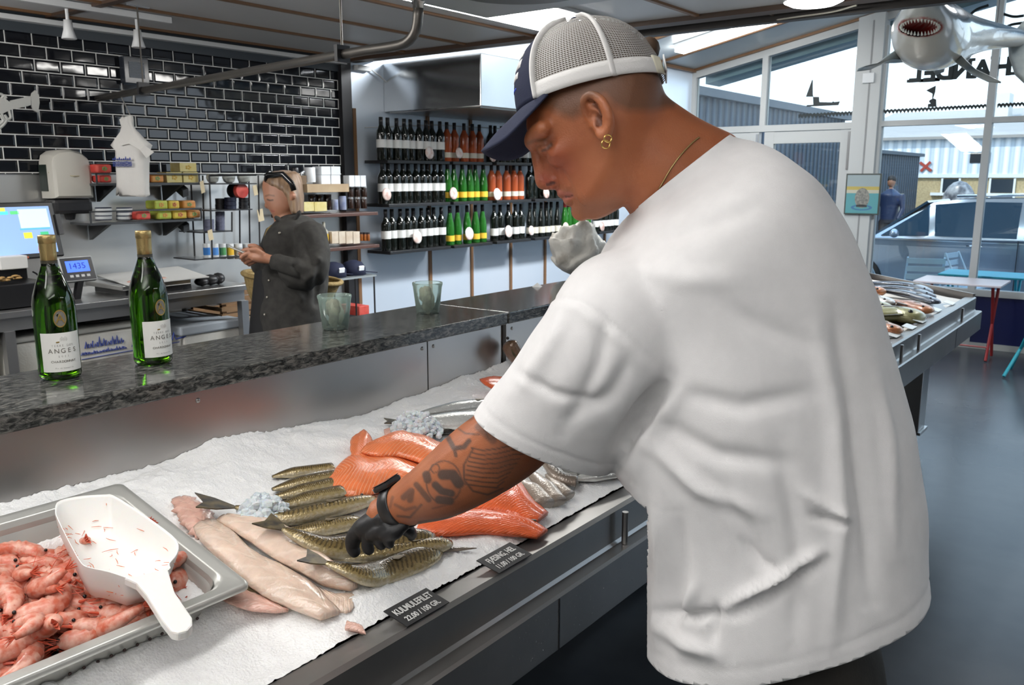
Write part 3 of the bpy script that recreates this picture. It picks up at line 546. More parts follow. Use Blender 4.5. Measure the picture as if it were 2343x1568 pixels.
fish('grey pink fish nearest the salmon, right of the forearm',Z5((1700,690),(1800,800),(1900,880),(1965,955)),.055,pale,.012,group='pale fish right of the forearm',head=False)
fish('grey pink fish between two others right of the forearm',Z5((1800,650),(1930,770),(2010,860),(2065,930)),.05,pale,.016,group='pale fish right of the forearm',head=False)
fish('small grey pink fish end on the ice farthest from the salmon',Z5((1990,720),(2080,830),(2150,890)),.045,pale,.012,group='pale fish right of the forearm',head=False)
fish('dark brown fish curving round the pale fish',Z5((1880,590),(2000,640),(2100,740),(2230,775)),.04,darkf,.02,flip=-1,head=False,tail=.03)
fish('silver scaled fish under the shirt sleeve',Z5((1950,590),(2150,650),(2350,670),(2600,640)),.06,bass,.02,flip=-1,head=False)
fish('silver scaled fish lying nearest the rim behind the shirt',Z5((2200,760),(2350,730),(2600,690)),.045,bass,.012,flip=-1,head=False)
fillet('scrap of red pink fish on the ice beside the sleeve',[(1097,868),(1130,862),(1165,866)],[(1110,880),(1135,893),(1165,888)],salr,.008,.05,seed=15,n=20)
r_=[yp(1215,855,1.575),yp(1190,828,1.59),yp(1172,800,1.61),yp(1160,782,1.625)]
fish('brown pink fish propped against the steel splash panel',None,.075,fishmat('redfish',[(0,(.45,.25,.2)),(.5,(.32,.18,.12)),(1,(.12,.07,.04))],None),pts=r_,flat=.7,flip=-1)
# far display
Zf=lambda *P:[zz(x,y,1880,350,2.09) for x,y in P]
bl=fishmat('blue_fish',[(0,(.3,.34,.4)),(.5,(.10,.12,.16)),(1,(.03,.04,.06))],None,metal=.4); ye=fishmat('yellow_fish',[(0,(.5,.47,.3)),(.6,(.38,.36,.17)),(1,(.25,.24,.12))],None); og=fishmat('orange_fish',[(0,(.6,.3,.15)),(.5,(.5,.2,.08)),(1,(.3,.1,.04))],None); wf=fishmat('white_fish',[(0,(.7,.7,.68)),(.5,(.6,.58,.55)),(1,(.3,.28,.25))],None)
for lab,P,w,m in (('blue grey fish at the back of the far display',((150,622),(300,626),(440,640),(520,668)),.10,bl),('blue grey fish second from the back of the far display',((180,640),(300,644),(440,662),(535,690)),.10,bl),('blue grey fish third from the back of the far display',((230,655),(340,664),(450,685),(558,716)),.10,bl),
  ('brown fish beside the blue grey fish on the far display',((170,665),(230,660),(285,668)),.14,og),('whitish fish on the far display behind the yellow fish',((150,690),(230,695),(330,722)),.13,wf),('brown orange fish pieces near the corner of the far display',((350,708),(430,728),(512,757)),.12,og),('yellow green flatfish behind the larger one',((120,720),(220,722),(320,748)),.13,ye),('large yellow green flatfish on the far display',((150,775),(250,778),(360,772),(470,792)),.19,ye),('orange fish nearest the shirt on the far display',((200,790),(250,810),(300,835),(365,855)),.12,og)):
    fish(lab,Zf(*P),w,m,z=1.0,group='whole fish on the far display',flip=1,flat=.45,tail=0)
for k,(x,y) in enumerate(((612,716),(545,748),(470,800),(420,830),(345,868),(295,908))):
    c=zp(1880+x/2.09,350+y/2.09,.99); s=MB().obox(c,(.05,0,0),(0,.025,.006),(0,0,.001)).build('price_card',M('card_white',(.8,.85,.85),.3)); tag(s,('white price card on the far counter rim, '+('nearest the corner','second from the corner','third from the corner','fourth from the corner','fifth from the corner','closest to the shirt')[k]),'price card','white price cards on the far rim')
# ---------------------------------------------------------------- price cards
cardm=M('black_card',(.012,.012,.013),.35); ink=M('card_ink',(.62,.62,.6),.6)
for lab,cx,l1,l2,s1 in (('black price card for hake on the steel rim',.974,'KULMULEFILET','22,00 / 100 GR.',.0150),('black price card for weever on the steel rim',1.219,'FJÆSING, HEL','11,00 / 100 GR.',.0155)):
    c=np.array((cx,.957,.992)); s=thing('price_card',lab,'price card',c,0,'black price cards on the rim'); yd=np.array((-.06,.97,.22)); yd/=np.linalg.norm(yd); nn_=np.cross((1,0,0),yd)
    MB().obox(c,(.0525,0,0),yd*.027,nn_*.0008).build('card',cardm,s)
    o=c+nn_*.0010; text(l1,.0205,o+yd*.003,(1,0,0),yd,ink,s,align='CENTER',sx=.66,bold=.0004); text(l2,.0165,o-yd*.0185,(1,0,0),yd,ink,s,align='CENTER',sx=.78,bold=.0003)
# ---------------------------------------------------------------- wine bottles on the granite
bg_=M('bottle_green_glass',(.10,.30,.018),.03,0,trans=1.,ior=1.5); wine=M('white_wine',(.36,.50,.06),0.0,0,trans=1.,ior=1.34); gold=M('gold_foil',(.50,.37,.16),.35,.85,bump=.0006,bs=300); lab_=M('label_paper',(.78,.78,.74),.6); ink2=M('label_ink',(.16,.15,.13),.6); inkg=M('label_gold',(.5,.34,.10),.35,.7); dkk=M('capsule_band',(.05,.045,.03),.4)
out=[(.0,.012),(.030,.002),(.039,.003),(.0415,.010),(.0415,.145),(.041,.160),(.038,.178),(.031,.200),(.0225,.222),(.0165,.240),(.0150,.252),(.0147,.262)]
def wine_bottle(label,loc,rot):
    s=thing('wine_bottle',label,'wine bottle',loc)
    inn=[(max(0,r-.003),z+(.004 if z>.005 else .006)) for r,z in out][::-1]
    MB().lathe([(.0147,.262)]+out[::-1][1:-1]+[(.001,.012)],40,loc,caps=True).build('glass_body',bg_,s,True)
    MB().lathe([(.001,.02),(.030,.012),(.0375,.013),(.0385,.02),(.0385,.160),(.0355,.177),(.0285,.199),(.021,.218),(.001,.2185)],32,loc).build('wine',wine,s,True)
    MB().lathe([(.0155,.238),(.0157,.262),(.0162,.285),(.0163,.2855),(.0170,.286),(.0170,.300),(.0160,.3022),(.0,.3024)],28,loc).build('capsule',gold,s,True)
    MB().lathe([(.0160,.240),(.0162,.250)],28,loc,caps=False).build('capsule_band',dkk,s,True)
    r=.0418; L=np.array(loc)
    def cyl(a,z,dr=0): return L+np.array(((r+dr)*math.cos(a),(r+dr)*math.sin(a),z))
    lb=MB(); lb.grid(lambda i,j:cyl(rot-1.02+2.04*i,.020+.082*j,.0002),24,2); lb.build('label',lab_,s,True)
    e=MB(); e2=MB()
    def disc(m,ra,rz_,dr,hole=0):
        N=28; 
        if hole: m.loft([[cyl(rot+ra*f*math.cos(q),.132+rz_*f*math.sin(q),dr) for q in np.linspace(0,2*math.pi,N,endpoint=False)] for f in (1,.86)],True,False)
        else: m.add([cyl(rot+ra*math.cos(q),.132+rz_*math.sin(q),dr) for q in np.linspace(0,2*math.pi,N,endpoint=False)],[tuple(range(N))])
    disc(e,.27,.0165,.0003); e.build('medallion',M('medallion_grey',(.18,.17,.15),.4),s); disc(e2,.30,.0185,.0006,1); e2.build('medallion_ring',inkg,s)
    def ctext(t,size,z,mat,spread,dr=.0006):
        n=len(t); m=MB()
        for k,ch in enumerate(t):
            if ch==' ': continue
            a=rot+(k-(n-1)/2)*spread; nd=np.array((math.cos(a),math.sin(a),0)); xd=np.array((-math.sin(a),math.cos(a),0))
            m.add(*glyphs(ch,size,cyl(a,z,dr),xd,(0,0,1),align='CENTER',ext=.0001))
        m.build('lettering',mat,s)
    ctext('A',.026,.1235,inkg,.1); ctext('TERRE DES',.006,.0735,M('label_grey',(.45,.44,.42),.6),.115); ctext('ANGES',.0135,.060,ink2,.285); ctext('2022',.005,.051,M('label_grey',(.4,.4,.4),.6),.14); ctext('CHARDONNAY',.0068,.0395,ink2,.118); ctext('Mis en bouteille',.0042,.0265,M('label_grey',(.4,.4,.4),.6),.052)
    q=MB()
    for k in range(5):
        a=rot-.1+.07*k; q.tube([cyl(a,.084,.0004),cyl(a+.03,.092+.002*(k%2),.0004),cyl(a+.07,.086,.0004)],.0003,4)
    q.build('label_emblem',M('label_grey',(.4,.4,.4),.6),s); MB().obox(cyl(rot-.19,.083,.0004),np.array((-math.sin(rot),math.cos(rot),0))*.004,(0,0,.0012),np.array((math.cos(rot),math.sin(rot),0))*.0002).build('label_gold_mark',inkg,s)
    return s
b1=zp(155,868,1.3); b2=zp(368,834,1.3); b1=b1+np.array((.0,.03,0)); b2=b2+np.array((0,.03,0))
wine_bottle('green chardonnay bottle with gold cap on the granite, nearer the till screen',(b1[0],b1[1],1.3),math.atan2(-b1[1],-b1[0])+.22)
wine_bottle('green chardonnay bottle with gold cap on the granite, nearer the oyster jars',(b2[0],b2[1],1.3),math.atan2(-b2[1],-b2[0])+.60)
# ---------------------------------------------------------------- jars with oyster shells
jg=glassm.copy(); jg.name='jar_glass'; jg.node_tree.nodes['Transparent BSDF'].inputs[0].default_value=(.95,.99,.97,1); jn=jg.node_tree; jd_=jn.nodes.new('ShaderNodeBsdfDiffuse'); jd_.inputs[0].default_value=(.62,.78,.70,1); jx=jn.nodes.new('ShaderNodeMixShader'); jx.inputs[0].default_value=.2; jn.links.new(jn.nodes['Mix Shader'].outputs[0],jx.inputs[1]); jn.links.new(jd_.outputs[0],jx.inputs[2]); jn.links.new(jx.outputs[0],jn.nodes['Material Output'].inputs[0]); jn.nodes['Fresnel'].inputs[0].default_value=1.22; she=M('oyster_shell',(.42,.36,.26),.7,col2=(.16,.13,.10),cs=35,bump=.003,bs=60); shl=M('oyster_shell_pale',(.62,.57,.47),.6,col2=(.4,.34,.25),cs=30,bump=.003,bs=60)
def shell(o,c,a,b_,n_,m,par,name='oyster_shell'):
    c=np.array(c); q=random.Random(int(c[0]*1e4)); R=[]
    for f in (.02,.35,.65,.85,1.0,.8,.4,.02):
        k=len(R); R.append([c+a*f*math.cos(t)*(1+.16*math.sin(3*t+k)+.07*math.sin(9*t+k*2))+b_*f*math.sin(t)*(1+.13*math.cos(2*t+1)+.08*math.sin(7*t))+n_*((.9-.7*f*f) if k<4 else (.12 if k==4 else -.15)) for t in np.linspace(0,6.283,22,endpoint=False)])
    return MB().loft(R).build(name,m,par,True)
for lab,(u,v) in (('small glass jar of oyster shells in front of the woman',(780,755)),('small glass jar of oyster shells nearer the man',(991,718))):
    c=zp(u,v,1.3)+np.array((.0,.022,0)); j=thing('glass_jar',lab,'jar',c,0,'jars on the granite worktop'); l=tuple(c)
    MB().lathe([(.001,.0),(.033,.0),(.036,.003),(.0455,.085),(.0470,.089),(.0478,.094),(.0468,.097),(.0445,.096),(.043,.090),(.0405,.070),(.034,.008),(.001,.007)],36,l).build('jar_wall',jg,j,True)
    for k,(dx,dy,dz,mm,sc_,an) in enumerate(((-.010,-.006,.03,she,1.,.6),(.012,.004,.045,shl,1.05,2.2),(.002,.010,.055,she,.9,1.2))):
        t=an; a=np.array((math.cos(t)*.2,math.sin(t)*.2,.97))*.036*sc_; b_=np.array((math.cos(t+.9),math.sin(t+.9),.1))*.023; nn_=np.cross(a,b_); nn_/=np.linalg.norm(nn_)
        s=shell(None,c+np.array((dx,dy,dz)),a,b_,nn_*.010,mm,None); tag(s,'oyster shell standing in the %s jar, %s'%(('near','far')[u>900],('in front','tall pale one','at the back')[k]),'shell','oyster shells in the jars')
# pale sculpture-like oyster rock behind the man
c=zp(1322,630,1.3); q=MB(); v_=[]
for i in range(30):
    t=.04+math.pi*.96*i/29; v_.append([c+np.array((.135*math.sin(t)*math.cos(p),.10*math.sin(t)*math.sin(p),.105*(1-math.cos(t))))*(1+.30*mnoise.noise((2.2*math.cos(p)*math.sin(t),2.2*math.sin(p)*math.sin(t),2*math.cos(t)))+.12*abs(mnoise.noise((6*math.cos(p)*math.sin(t),6*math.sin(p)*math.sin(t),9*math.cos(t))))) for p in np.linspace(0,6.283,40,endpoint=False)])
o=q.loft(v_).build('giant_oyster_shell',M('white_shell',(.74,.72,.66),.6,col2=(.4,.36,.3),cs=14,contrast=(.5,.75),bump=.008,bs=22),None,True); tag(o,'large rough white oyster shell on the granite beside the man\'s shoulder','shell')
c=zp(1226,657,1.3); o=MB().add([c+(0,-.02,0),c+(.03,-.01,0),c+(.028,.015,0),c+(-.005,.015,0),c+(.01,0,.016)],[(0,1,4),(1,2,4),(2,3,4),(3,0,4)]).build('crumpled_napkin',M('napkin',(.8,.8,.78),.8)); tag(o,'crumpled white paper napkin at the back edge of the granite','napkin')
# ---------------------------------------------------------------- helpers for things against the back wall
def XZ(u,v,Y): p=yp(u,v,Y); return p[0],p[2]
def pbox(mb,u0,v0,u1,v1,Y,dep,inset=0):
    vm=(v0+v1)/2; x0=XZ(u0,vm,Y)[0]; x1=XZ(u1,vm,Y)[0]; um=(u0+u1)/2; z1=XZ(um,v0,Y)[1]; z0=XZ(um,v1,Y)[1]
    mb.box((x0+inset,Y,z0),(x1-inset,Y+dep,z1)); return (x0,x1,z0,z1)
def obj1(name,label,cat,mb,mat,group=None,**k):
    return tag(mb.build(name,mat,None,**k),label,cat,group)
def A3(z,w=2.929,ox=0,oy=0): return [(ox+x/w,oy+y/w) for x,y in z]
# ---------------------------------------------------------------- wine shelves
shm=M('shelf_black',(.018,.019,.021),.35)
rows=[(1.838,'top'),(1.528,'middle'),(1.188,'bottom')]
secs=[(4.36,5.02),(5.06,5.54),(5.60,6.08),(6.14,6.62),(6.68,7.16),(7.22,7.70)]
for zr,rn in rows:
    for k,(a,b_) in enumerate(secs):
        if zr>1.8 and k>3: continue
        s=MB().box((a,4.47,zr-.022),(b_,4.71,zr)).build('wine_shelf',shm,None,bevel=.002); tag(s,'black steel wine shelf, %s from the tiled wall in the %s row'%(('first','second','third','fourth','fifth','sixth')[k],rn),'shelf','black wine shelves')
def wine_proto(name,lab,kind):
    g,cap,lbl=kind; s=thing(name,lab,'wine bottle')
    pr=[(.0,.0),(.035,.0),(.0365,.004),(.0365,.185),(.034,.203),(.022,.225),(.0145,.245),(.0138,.298),(.0,.2985)]
    if name=='tall_bottle': pr=[(.0,.0),(.034,.0),(.036,.004),(.0355,.13),(.031,.175),(.022,.215),(.0155,.255),(.014,.305),(.0,.3055)]
    MB().lathe(pr,16).build('glass_body',g,s,True)
    MB().lathe([(.0148,.243 if name!='tall_bottle' else .25),(.0146,.300),(.0,.3005)] if name!='tall_bottle' else [(.0162,.25),(.0148,.307),(.0,.3075)],12).build('capsule',cap,s,True)
    if lbl: MB().lathe([(.0372,lbl[1]),(.0372,lbl[2])],16,caps=False).build('label',lbl[0],s,True)
    return s
dkg=M('dark_bottle',(.006,.008,.006),.08,0,coat=.5); grg=M('green_bottle',(.03,.20,.025),.06,0,trans=.45,ior=1.4); ros=M('rose_bottle',(.62,.13,.045),.08,0,trans=.45,ior=1.4); cb_=M('cap_black',(.012,.012,.014),.35); cr_=M('cap_red',(.25,.02,.02),.4)
lw=M('label_white',(.70,.70,.68),.6); ly=M('label_yellow',(.75,.48,.04),.6); ld=M('label_dark',(.02,.022,.03),.5); lc=M('label_cream',(.66,.62,.52),.6)
KIND={'w':('wine_bottle',(dkg,cb_,(lw,.088,.145)),'dark wine bottle with white label'),'g':('tall_bottle',(grg,cb_,(ly,.03,.075)),'bright green bottle with yellow label'),'r':('wine_bottle',(ros,cb_,(lc,.03,.07)),'rose wine bottle with pale label'),'d':('wine_bottle',(dkg,cb_,None),'plain black wine bottle'),'k':('wine_bottle',(dkg,cb_,(lw,.045,.105)),'dark wine bottle with low white label'),'c':('tall_bottle',(dkg,cb_,(lc,.035,.09)),'slender dark bottle with cream label'),'e':('tall_bottle',(grg,cr_,(lw,.03,.07)),'green bottle with red capsule')}
PRO={}
ORD='first second third fourth fifth sixth seventh eighth ninth tenth eleventh'.split()
def bottles(kind,row,y,x0,x1,n,where):
    nm,kd,txt=KIND[kind]
    for i in range(n):
        if kind not in PRO: o=PRO[kind]=wine_proto(nm,txt,kd)
        else: o=copy_tree(PRO[kind])
        o.location=(lerp(x0,x1,i/max(1,n-1)),y+(.012 if i%3==1 else 0),row); o.rotation_euler=(0,0,i*1.3)
        tag(o,'%s, %s from tiled wall, %s'%(txt,ORD[i],where),None,'wine bottles, '+where)
T,Mi,Bo=[r[0] for r in rows]
bottles('w',T,4.55,4.38,5.0,9,'top shelf by the corner'); bottles('r',T,4.56,5.09,5.5,5,'top shelf, second section')
bottles('d',T,4.56,5.63,5.85,4,'top shelf, third section'); bottles('k',T,4.56,5.92,6.20,4,'top shelf by the brim'); bottles('r',T,4.56,6.3,6.58,4,'top shelf behind the forehead')
bottles('w',Mi,4.55,4.38,5.0,10,'middle shelf by the corner'); bottles('g',Mi,4.55,5.08,5.52,6,'middle shelf, second section'); bottles('r',Mi,4.56,5.64,6.05,5,'middle shelf, third section'); bottles('d',Mi,4.56,6.17,6.6,6,'middle shelf behind the nose')
bottles('w',Bo,4.55,4.40,5.0,9,'bottom shelf by the corner'); bottles('g',Bo,4.55,5.10,5.52,5,'bottom shelf, second section'); bottles('k',Bo,4.55,5.66,6.05,5,'bottom shelf, third section'); bottles('c',Bo,4.55,6.17,6.6,6,'bottom shelf, fourth section'); bottles('e',Bo,4.55,6.72,7.12,6,'bottom shelf below the lips'); bottles('k',Bo,4.55,7.27,7.65,6,'bottom shelf below the chin')
# scallop shells with prices standing in front of the bottles
scm=M('scallop_white',(.78,.75,.72),.5,col2=(.62,.45,.40),cs=30)
scr=M('scallop_pink',(.45,.26,.22),.5,col2=(.7,.6,.55),cs=25)
for k,(u,v,w,m) in enumerate(((983,350,30,scm),(1051,350,26,scm),(1128,358,26,scr),(885,445,30,scr),(1038,443,30,scr),(1138,445,30,scm),(1250,442,26,scr),(955,543,32,scm),(1074,535,32,scm),(1164,530,30,scm),(1216,528,24,scm),(1295,522,28,scr),(1378,519,22,scr))):
    p=yp(u,v,4.485); r=w/1950*np.linalg.norm(p[:2])*.46; R=[]
    for f,h in ((.03,.010),(.5,.009),(.85,.004),(1.,0),(.9,-.003),(.03,-.003)):
        R.append([p+np.array((r*f*math.cos(t)*(1+.03*math.sin(14*t)),-h-.10*r*f*math.sin(t)*-1,r*f*math.sin(t)*1.02*(1+.03*math.sin(14*t)))) for t in np.linspace(0,6.283,30,endpoint=False)])
    o=MB().loft(R).build('scallop_shell',m,None,True); zr=[T,Mi,Bo][0 if v<400 else 1 if v<480 else 2]; o.location[2]+=0
    tag(o,'%s scallop shell used as a price sign, %s on the %s wine shelf'%('pinkish' if m is scr else 'white',ORD[[0,1,2,0,1,2,3,0,1,2,3,4,5][k]],['top','middle','bottom'][0 if v<400 else 1 if v<480 else 2]),'shell','scallop price shells on the wine shelves')
MB_=MB().tube([yp(835,292,4.71),yp(1000,286,4.71),yp(1250,300,4.71)],.003,5).build('cable',white); tag(MB_,'thin white cable running along the wall under the hood','cable')
o=MB(); pbox(o,818,150,850,162,4.68,.05); o=obj1('alarm_sensor','small white sensor box at the top of the black corner post','sensor',o,white,bevel=.004)
MB().tube([yp(848,158,4.7),yp(870,175,4.7),yp(886,190,4.70)],.006,6).build('sensor_arm',white,o)
# ---------------------------------------------------------------- wire shelves with tins
rail=M('wire_rack_grey',(.05,.055,.06),.4)
def wireshelf(label,u0,u1,vt,vb,Y,dep):
    x0=XZ(u0,vb,Y)[0]; x1=XZ(u1,vb,Y)[0]; zb=XZ((u0+u1)/2,vb,Y)[1]; zt=XZ((u0+u1)/2,vt,Y)[1]
    s=thing('wall_shelf',label,'shelf',((x0+x1)/2,Y+dep/2,zb),0,'steel wall shelves')
    MB().box((x0,Y,zb-.012),(x1,Y+dep,zb)).build('shelf_board',rail,s); MB().box((x0,Y-.004,zt-.004),(x1,Y+.002,zt+.004)).box((x0,Y-.004,zb),(x0+.008,Y+.003,zt)).box((x1-.008,Y-.004,zb),(x1,Y+.003,zt)).build('rail',rail,s)
    for xx in (x0+.1,x1-.12): MB().prism([(0,0),(.0,-.09),(-dep,0)],lambda a,b:(xx,YW-.02+a,zb-.012+b),lambda a,b:(xx+.02,YW-.02+a,zb-.012+b)).build('bracket',rail,s)
    return zb,Y
tins={'red':M('tin_red',(.55,.05,.04),.4,col2=(.62,.12,.09),cs=18),'orange':M('tin_orange',(.62,.32,.08),.4,col2=(.55,.22,.06),cs=18),'yellow':M('tin_yellow',(.62,.52,.05),.4,col2=(.65,.42,.08),cs=18),'green':M('tin_green',(.33,.45,.06),.4,col2=(.5,.5,.08),cs=18),'cream':M('carton_cream',(.62,.55,.27),.5,col2=(.55,.45,.15),cs=15)}
motif={'red':M('motif_green',(.15,.3,.1),.5),'orange':M('motif_green',(.15,.3,.1),.5),'yellow':M('motif_red',(.5,.12,.06),.5),'green':M('motif_orange',(.6,.25,.06),.5),'cream':M('motif_gold',(.5,.32,.05),.5)}
def tin(col,u0,v0,u1,v1,Y,label,group,depth=.10):
    s=MB(); x0,x1,z0,z1=pbox(s,u0,v0,u1,v1,Y,depth,.001); root=thing('sardine_tin' if col!='cream' else 'tea_carton',label,'tin' if col!='cream' else 'box',((x0+x1)/2,Y+depth/2,z0),0,group)
    s.build('tin_body' if col!='cream' else 'carton',tins[col],root,bevel=.010 if col!='cream' else .002)
    cx,cz,w,h=(x0+x1)/2,(z0+z1)/2,(x1-x0),(z1-z0); q=MB()
    for a in range(5): q.ell((cx+w*.12*math.cos(a*1.256),Y-.001,cz+h*.16*math.sin(a*1.256)),(w*.07,0,0),(0,.001,0),(0,0,h*.11),7,5)
    q.build('printed_motif',motif[col],root)
z1_=A3; 
wireshelf('upper grey wall shelf behind the hanging bag',220,458,398,419,4.52,.2)
wireshelf('lower grey wall shelf with navy and bright tins',206,463,481,506,4.50,.22)
Yt=4.53; gA='tins on the upper wall shelf'; gB='tins on the lower wall shelf'
for col,u0,v0,u1,v1,l in (('red',221,376,257,396,'red tin on top of the left stack, upper wall shelf'),('red',229,401,257,418,'red tin under another red tin, left of the bag'),('red',322,377,334,397,'red tin on top, partly behind the hanging bag'),('red',326,401,343,418,'red tin below, just right of the hanging bag'),('orange',345,399,376,418,'orange tin between the red tin and the cream cartons'),('cream',381,394,417,418,'cream carton on the shelf, left one of the pair below'),('cream',419,394,454,418,'cream carton on the shelf, under the stacked carton'),('cream',411,373,450,393,'cream carton stacked on top of two others')): tin(col,u0,v0,u1,v1,Yt,l,gA)
Yt=4.52
for col,u0,v0,u1,v1,l in (('red',313,484,346,503,'red tin on the lower wall shelf'),('green',361,483,394,502,'green tin on the shelf below a green one'),('yellow',396,482,429,501,'yellow tin on the shelf, bottom row'),('orange',430,481,460,499,'orange tin on the shelf, bottom row'),('green',353,459,385,479,'green tin stacked on top, lower wall shelf'),('yellow',386,459,412,478,'yellow tin stacked on top, lower wall shelf'),('orange',418,459,449,477,'orange tin stacked on top, lower wall shelf')): tin(col,u0,v0,u1,v1,Yt,l,gB)
navy=M('navy_tin',(.015,.02,.045),.4); lwh=M('tin_label',(.6,.62,.62),.5)
for st,(u0,u1) in enumerate(((228,263),(277,310))):
    for k in range(3):
        v1=504-9.0*k; x0=XZ(u0,v1,4.56)[0]; x1=XZ(u1,v1,4.56)[0]; z=XZ((u0+u1)/2,v1,4.56)[1]; r=(x1-x0)/2; c=((x0+x1)/2,4.60,z)
        s=thing('round_tin','navy round tin with white label, %s of the %s stack'%(('bottom','middle','top')[k],('first','second')[st]),'tin',c,0,'navy tins on the lower wall shelf')
        MB().lathe([(0,0),(r,0),(r,.024),(r*.96,.0255),(0,.0255)],20,c).build('tin_body',navy,s,ang=.6); MB().lathe([(r+.0006,.005),(r+.0006,.020)],20,c,caps=False).build('label',lwh,s,True)
for k,(u,v) in enumerate(((411,430),(413,510))):
    o=MB(); p=yp(u,v,4.62); o.obox(p,(.018,0,.006),(0,.06,.03),(0,.001,-.02)); obj1('shelf_clip','dark bracket clip under the %s wall shelf'%('upper','lower')[k],'bracket',o,rail)
# ---------------------------------------------------------------- black wire display frame
Z3=lambda x,y:(400+x/3.485,350+y/3.485)
fr_=thing('wire_display_rack','black wire frame rack with tins and bowls beside the woman','rack',yp(535,590,4.45))
bm_=MB(); wire=.006
def seg(m,x0,y0,Y0,x1,y1,Y1): m.tube([yp(*Z3(x0,y0),Y0),yp(*Z3(x1,y1),Y1)],wire,4,True)
for x0,x1 in ((222,240),(275,300),(455,455),(515,520),(590,600),(665,680)):
    Y=4.45 if x0 in (275,665,455) else 4.66; seg(bm_,x0,180 if x0!=455 else 470,Y,x1,850 if x0!=455 else 630,Y)
seg(bm_,130,250,4.66,160,850,4.66); seg(bm_,275,180,4.45,650,175,4.45)
bm_.build('upright',black,fr_)
for n_,(xa,xb,y) in enumerate(((275,655,243),(290,620,457),(210,462,632),(165,520,850))):
    a=yp(*Z3(xa,y),4.45); b_=yp(*Z3(xb,y),4.45); MB().box((a[0],4.45,a[2]-.007),(b_[0],4.68,a[2])).build('rack_shelf',black,fr_)
def cylpx(name,label,cat,x0,y0,x1,y1,Y,mat,group=None,lid=None,band=None,pr=None):
    (u0,v0),(u1,v1)=Z3(x0,y0),Z3(x1,y1); vm=(v0+v1)/2; a=XZ(u0,vm,Y)[0]; b_=XZ(u1,vm,Y)[0]; um=(u0+u1)/2; zt=XZ(um,v0,Y)[1]; zb=XZ(um,v1,Y)[1]; r=(b_-a)/2*.8; h=zt-zb; c=((a+b_)/2,Y+r,zb)
    s=thing(name,label,cat,c,0,group); pr=pr or [(0,0),(.96,0),(1,.03),(1,.97),(.96,1),(0,1)]
    MB().lathe([(p*r,q*h) for p,q in pr],22,c).build('body',mat,s,ang=.7)
    if lid: MB().lathe([(0,h),(r*1.02,h),(r*1.02,h*1.0+.012),(0,h+.012)],22,c).build('lid',lid,s,ang=.7)
    if band: MB().lathe([(r*1.006,h*band[1]),(r*1.006,h*band[2])],22,c,caps=False).build('label',band[0],s,True)
    return s
gbw=M('bowl_glass',(.80,.82,.76),.15,0,trans=.35)
for k,x in enumerate((275,405,525)): cylpx('glass_bowl','white glass bowl on the top of the wire rack, %s from the tins'%('first','second','third')[k],'bowl',x,168,x+110,242,4.48,gbw,'bowls on the wire rack',pr=[(0,0),(.4,0),(.8,.2),(1,.6),(.9,.95),(.75,1.),(.7,.9),(0,.85)])
nv=M('navy_tin',(.015,.02,.045),.4); kb=M('black_tin',(.015,.015,.017),.35); gb=M('grey_blue_tin',(.10,.11,.17),.6,col2=(.16,.17,.24),cs=60)
for k in range(3): cylpx('round_tin','dark blue tin stacked on the wire rack, %s in its stack'%('bottom','middle','top')[k],'tin',420,423-34*k,520,456-34*k,4.50,nv,'dark blue tins on the wire rack')
for k in range(2): cylpx('round_tin','wide black tin in the stack behind the blue ones, %s'%('lower','upper')[k],'tin',345,409-46*k,440,455-46*k,4.56,kb,'black tins on the wire rack')
for k in range(3): cylpx('round_tin','small black tin beside the dark blue stack, %s'%('bottom','middle','top')[k],'tin',530,424-33*k,610,456-33*k,4.50,kb,'black tins on the wire rack')
for nm,x0,x1,mm,Y,l in (('disc_tin',495,585,tins['red'],4.48,'red round tin standing on edge on the black tins'),('disc_tin',445,530,kb,4.55,'black round tin on edge behind the red round tin')):
    a=yp(*Z3((x0+x1)/2,302),Y); r=.045; o=MB().loft([[a+np.array((rr*math.cos(t),d,rr*math.sin(t))) for t in np.linspace(0,6.283,24,endpoint=False)] for rr,d in ((.001,0),(r*.95,0),(r,.004),(r,.03),(.001,.03))]); obj1('round_tin',l,'tin',o,mm,ang=.7)
for k in range(3): cylpx('round_tin','grey blue cloth-covered tin in the low stack, %s'%('bottom','middle','top')[k],'tin',250,596-32*k,340,628-32*k,4.48,gb,'grey blue tins on the wire rack')
for k in range(5): cylpx('round_tin','grey blue cloth-covered tin in the tall stack, %s from below'%ORD[k],'tin',342,596-32*k,420,628-32*k,4.50,gb,'grey blue tins on the wire rack')
for k,(x0,x1,c,l) in enumerate(((240,300,(.03,.16,.45),'dark blue'),(305,366,(.08,.25,.60),'light blue'),(368,426,(.08,.28,.10),'green'),(428,490,(.70,.42,.03),'yellow'),(492,560,(.35,.36,.36),'grey'),(570,665,(.62,.22,.05),'orange'))):
    cylpx('food_can','white can with %s label on the lowest wire shelf'%l,'can',x0,725,x1,846,4.48,lwh,'cans on the wire rack',band=(M('can_'+l,c,.5),.25,.75))
tagm=M('kraft_tag',(.55,.46,.30),.7)
for k,(x,y,w,h) in enumerate(((220,272,30,85),(642,298,36,75),(684,497,52,92),(285,655,38,75))):
    p=yp(*Z3(x,y),4.43 if k!=2 else 4.446); s_=1/3.485/1950*5.9*.75; o=MB().obox(p,(w/2*s_*1.2,0,.004),(.0,.006,h/2*s_*1.2),(0,.001,0)); obj1('paper_tag','kraft paper tag hanging from the wire rack, '+('by the upper tins','beside the red round tin','nearest the woman\'s face','above the cans')[k],'tag',o,tagm,'paper tags on the wire rack')
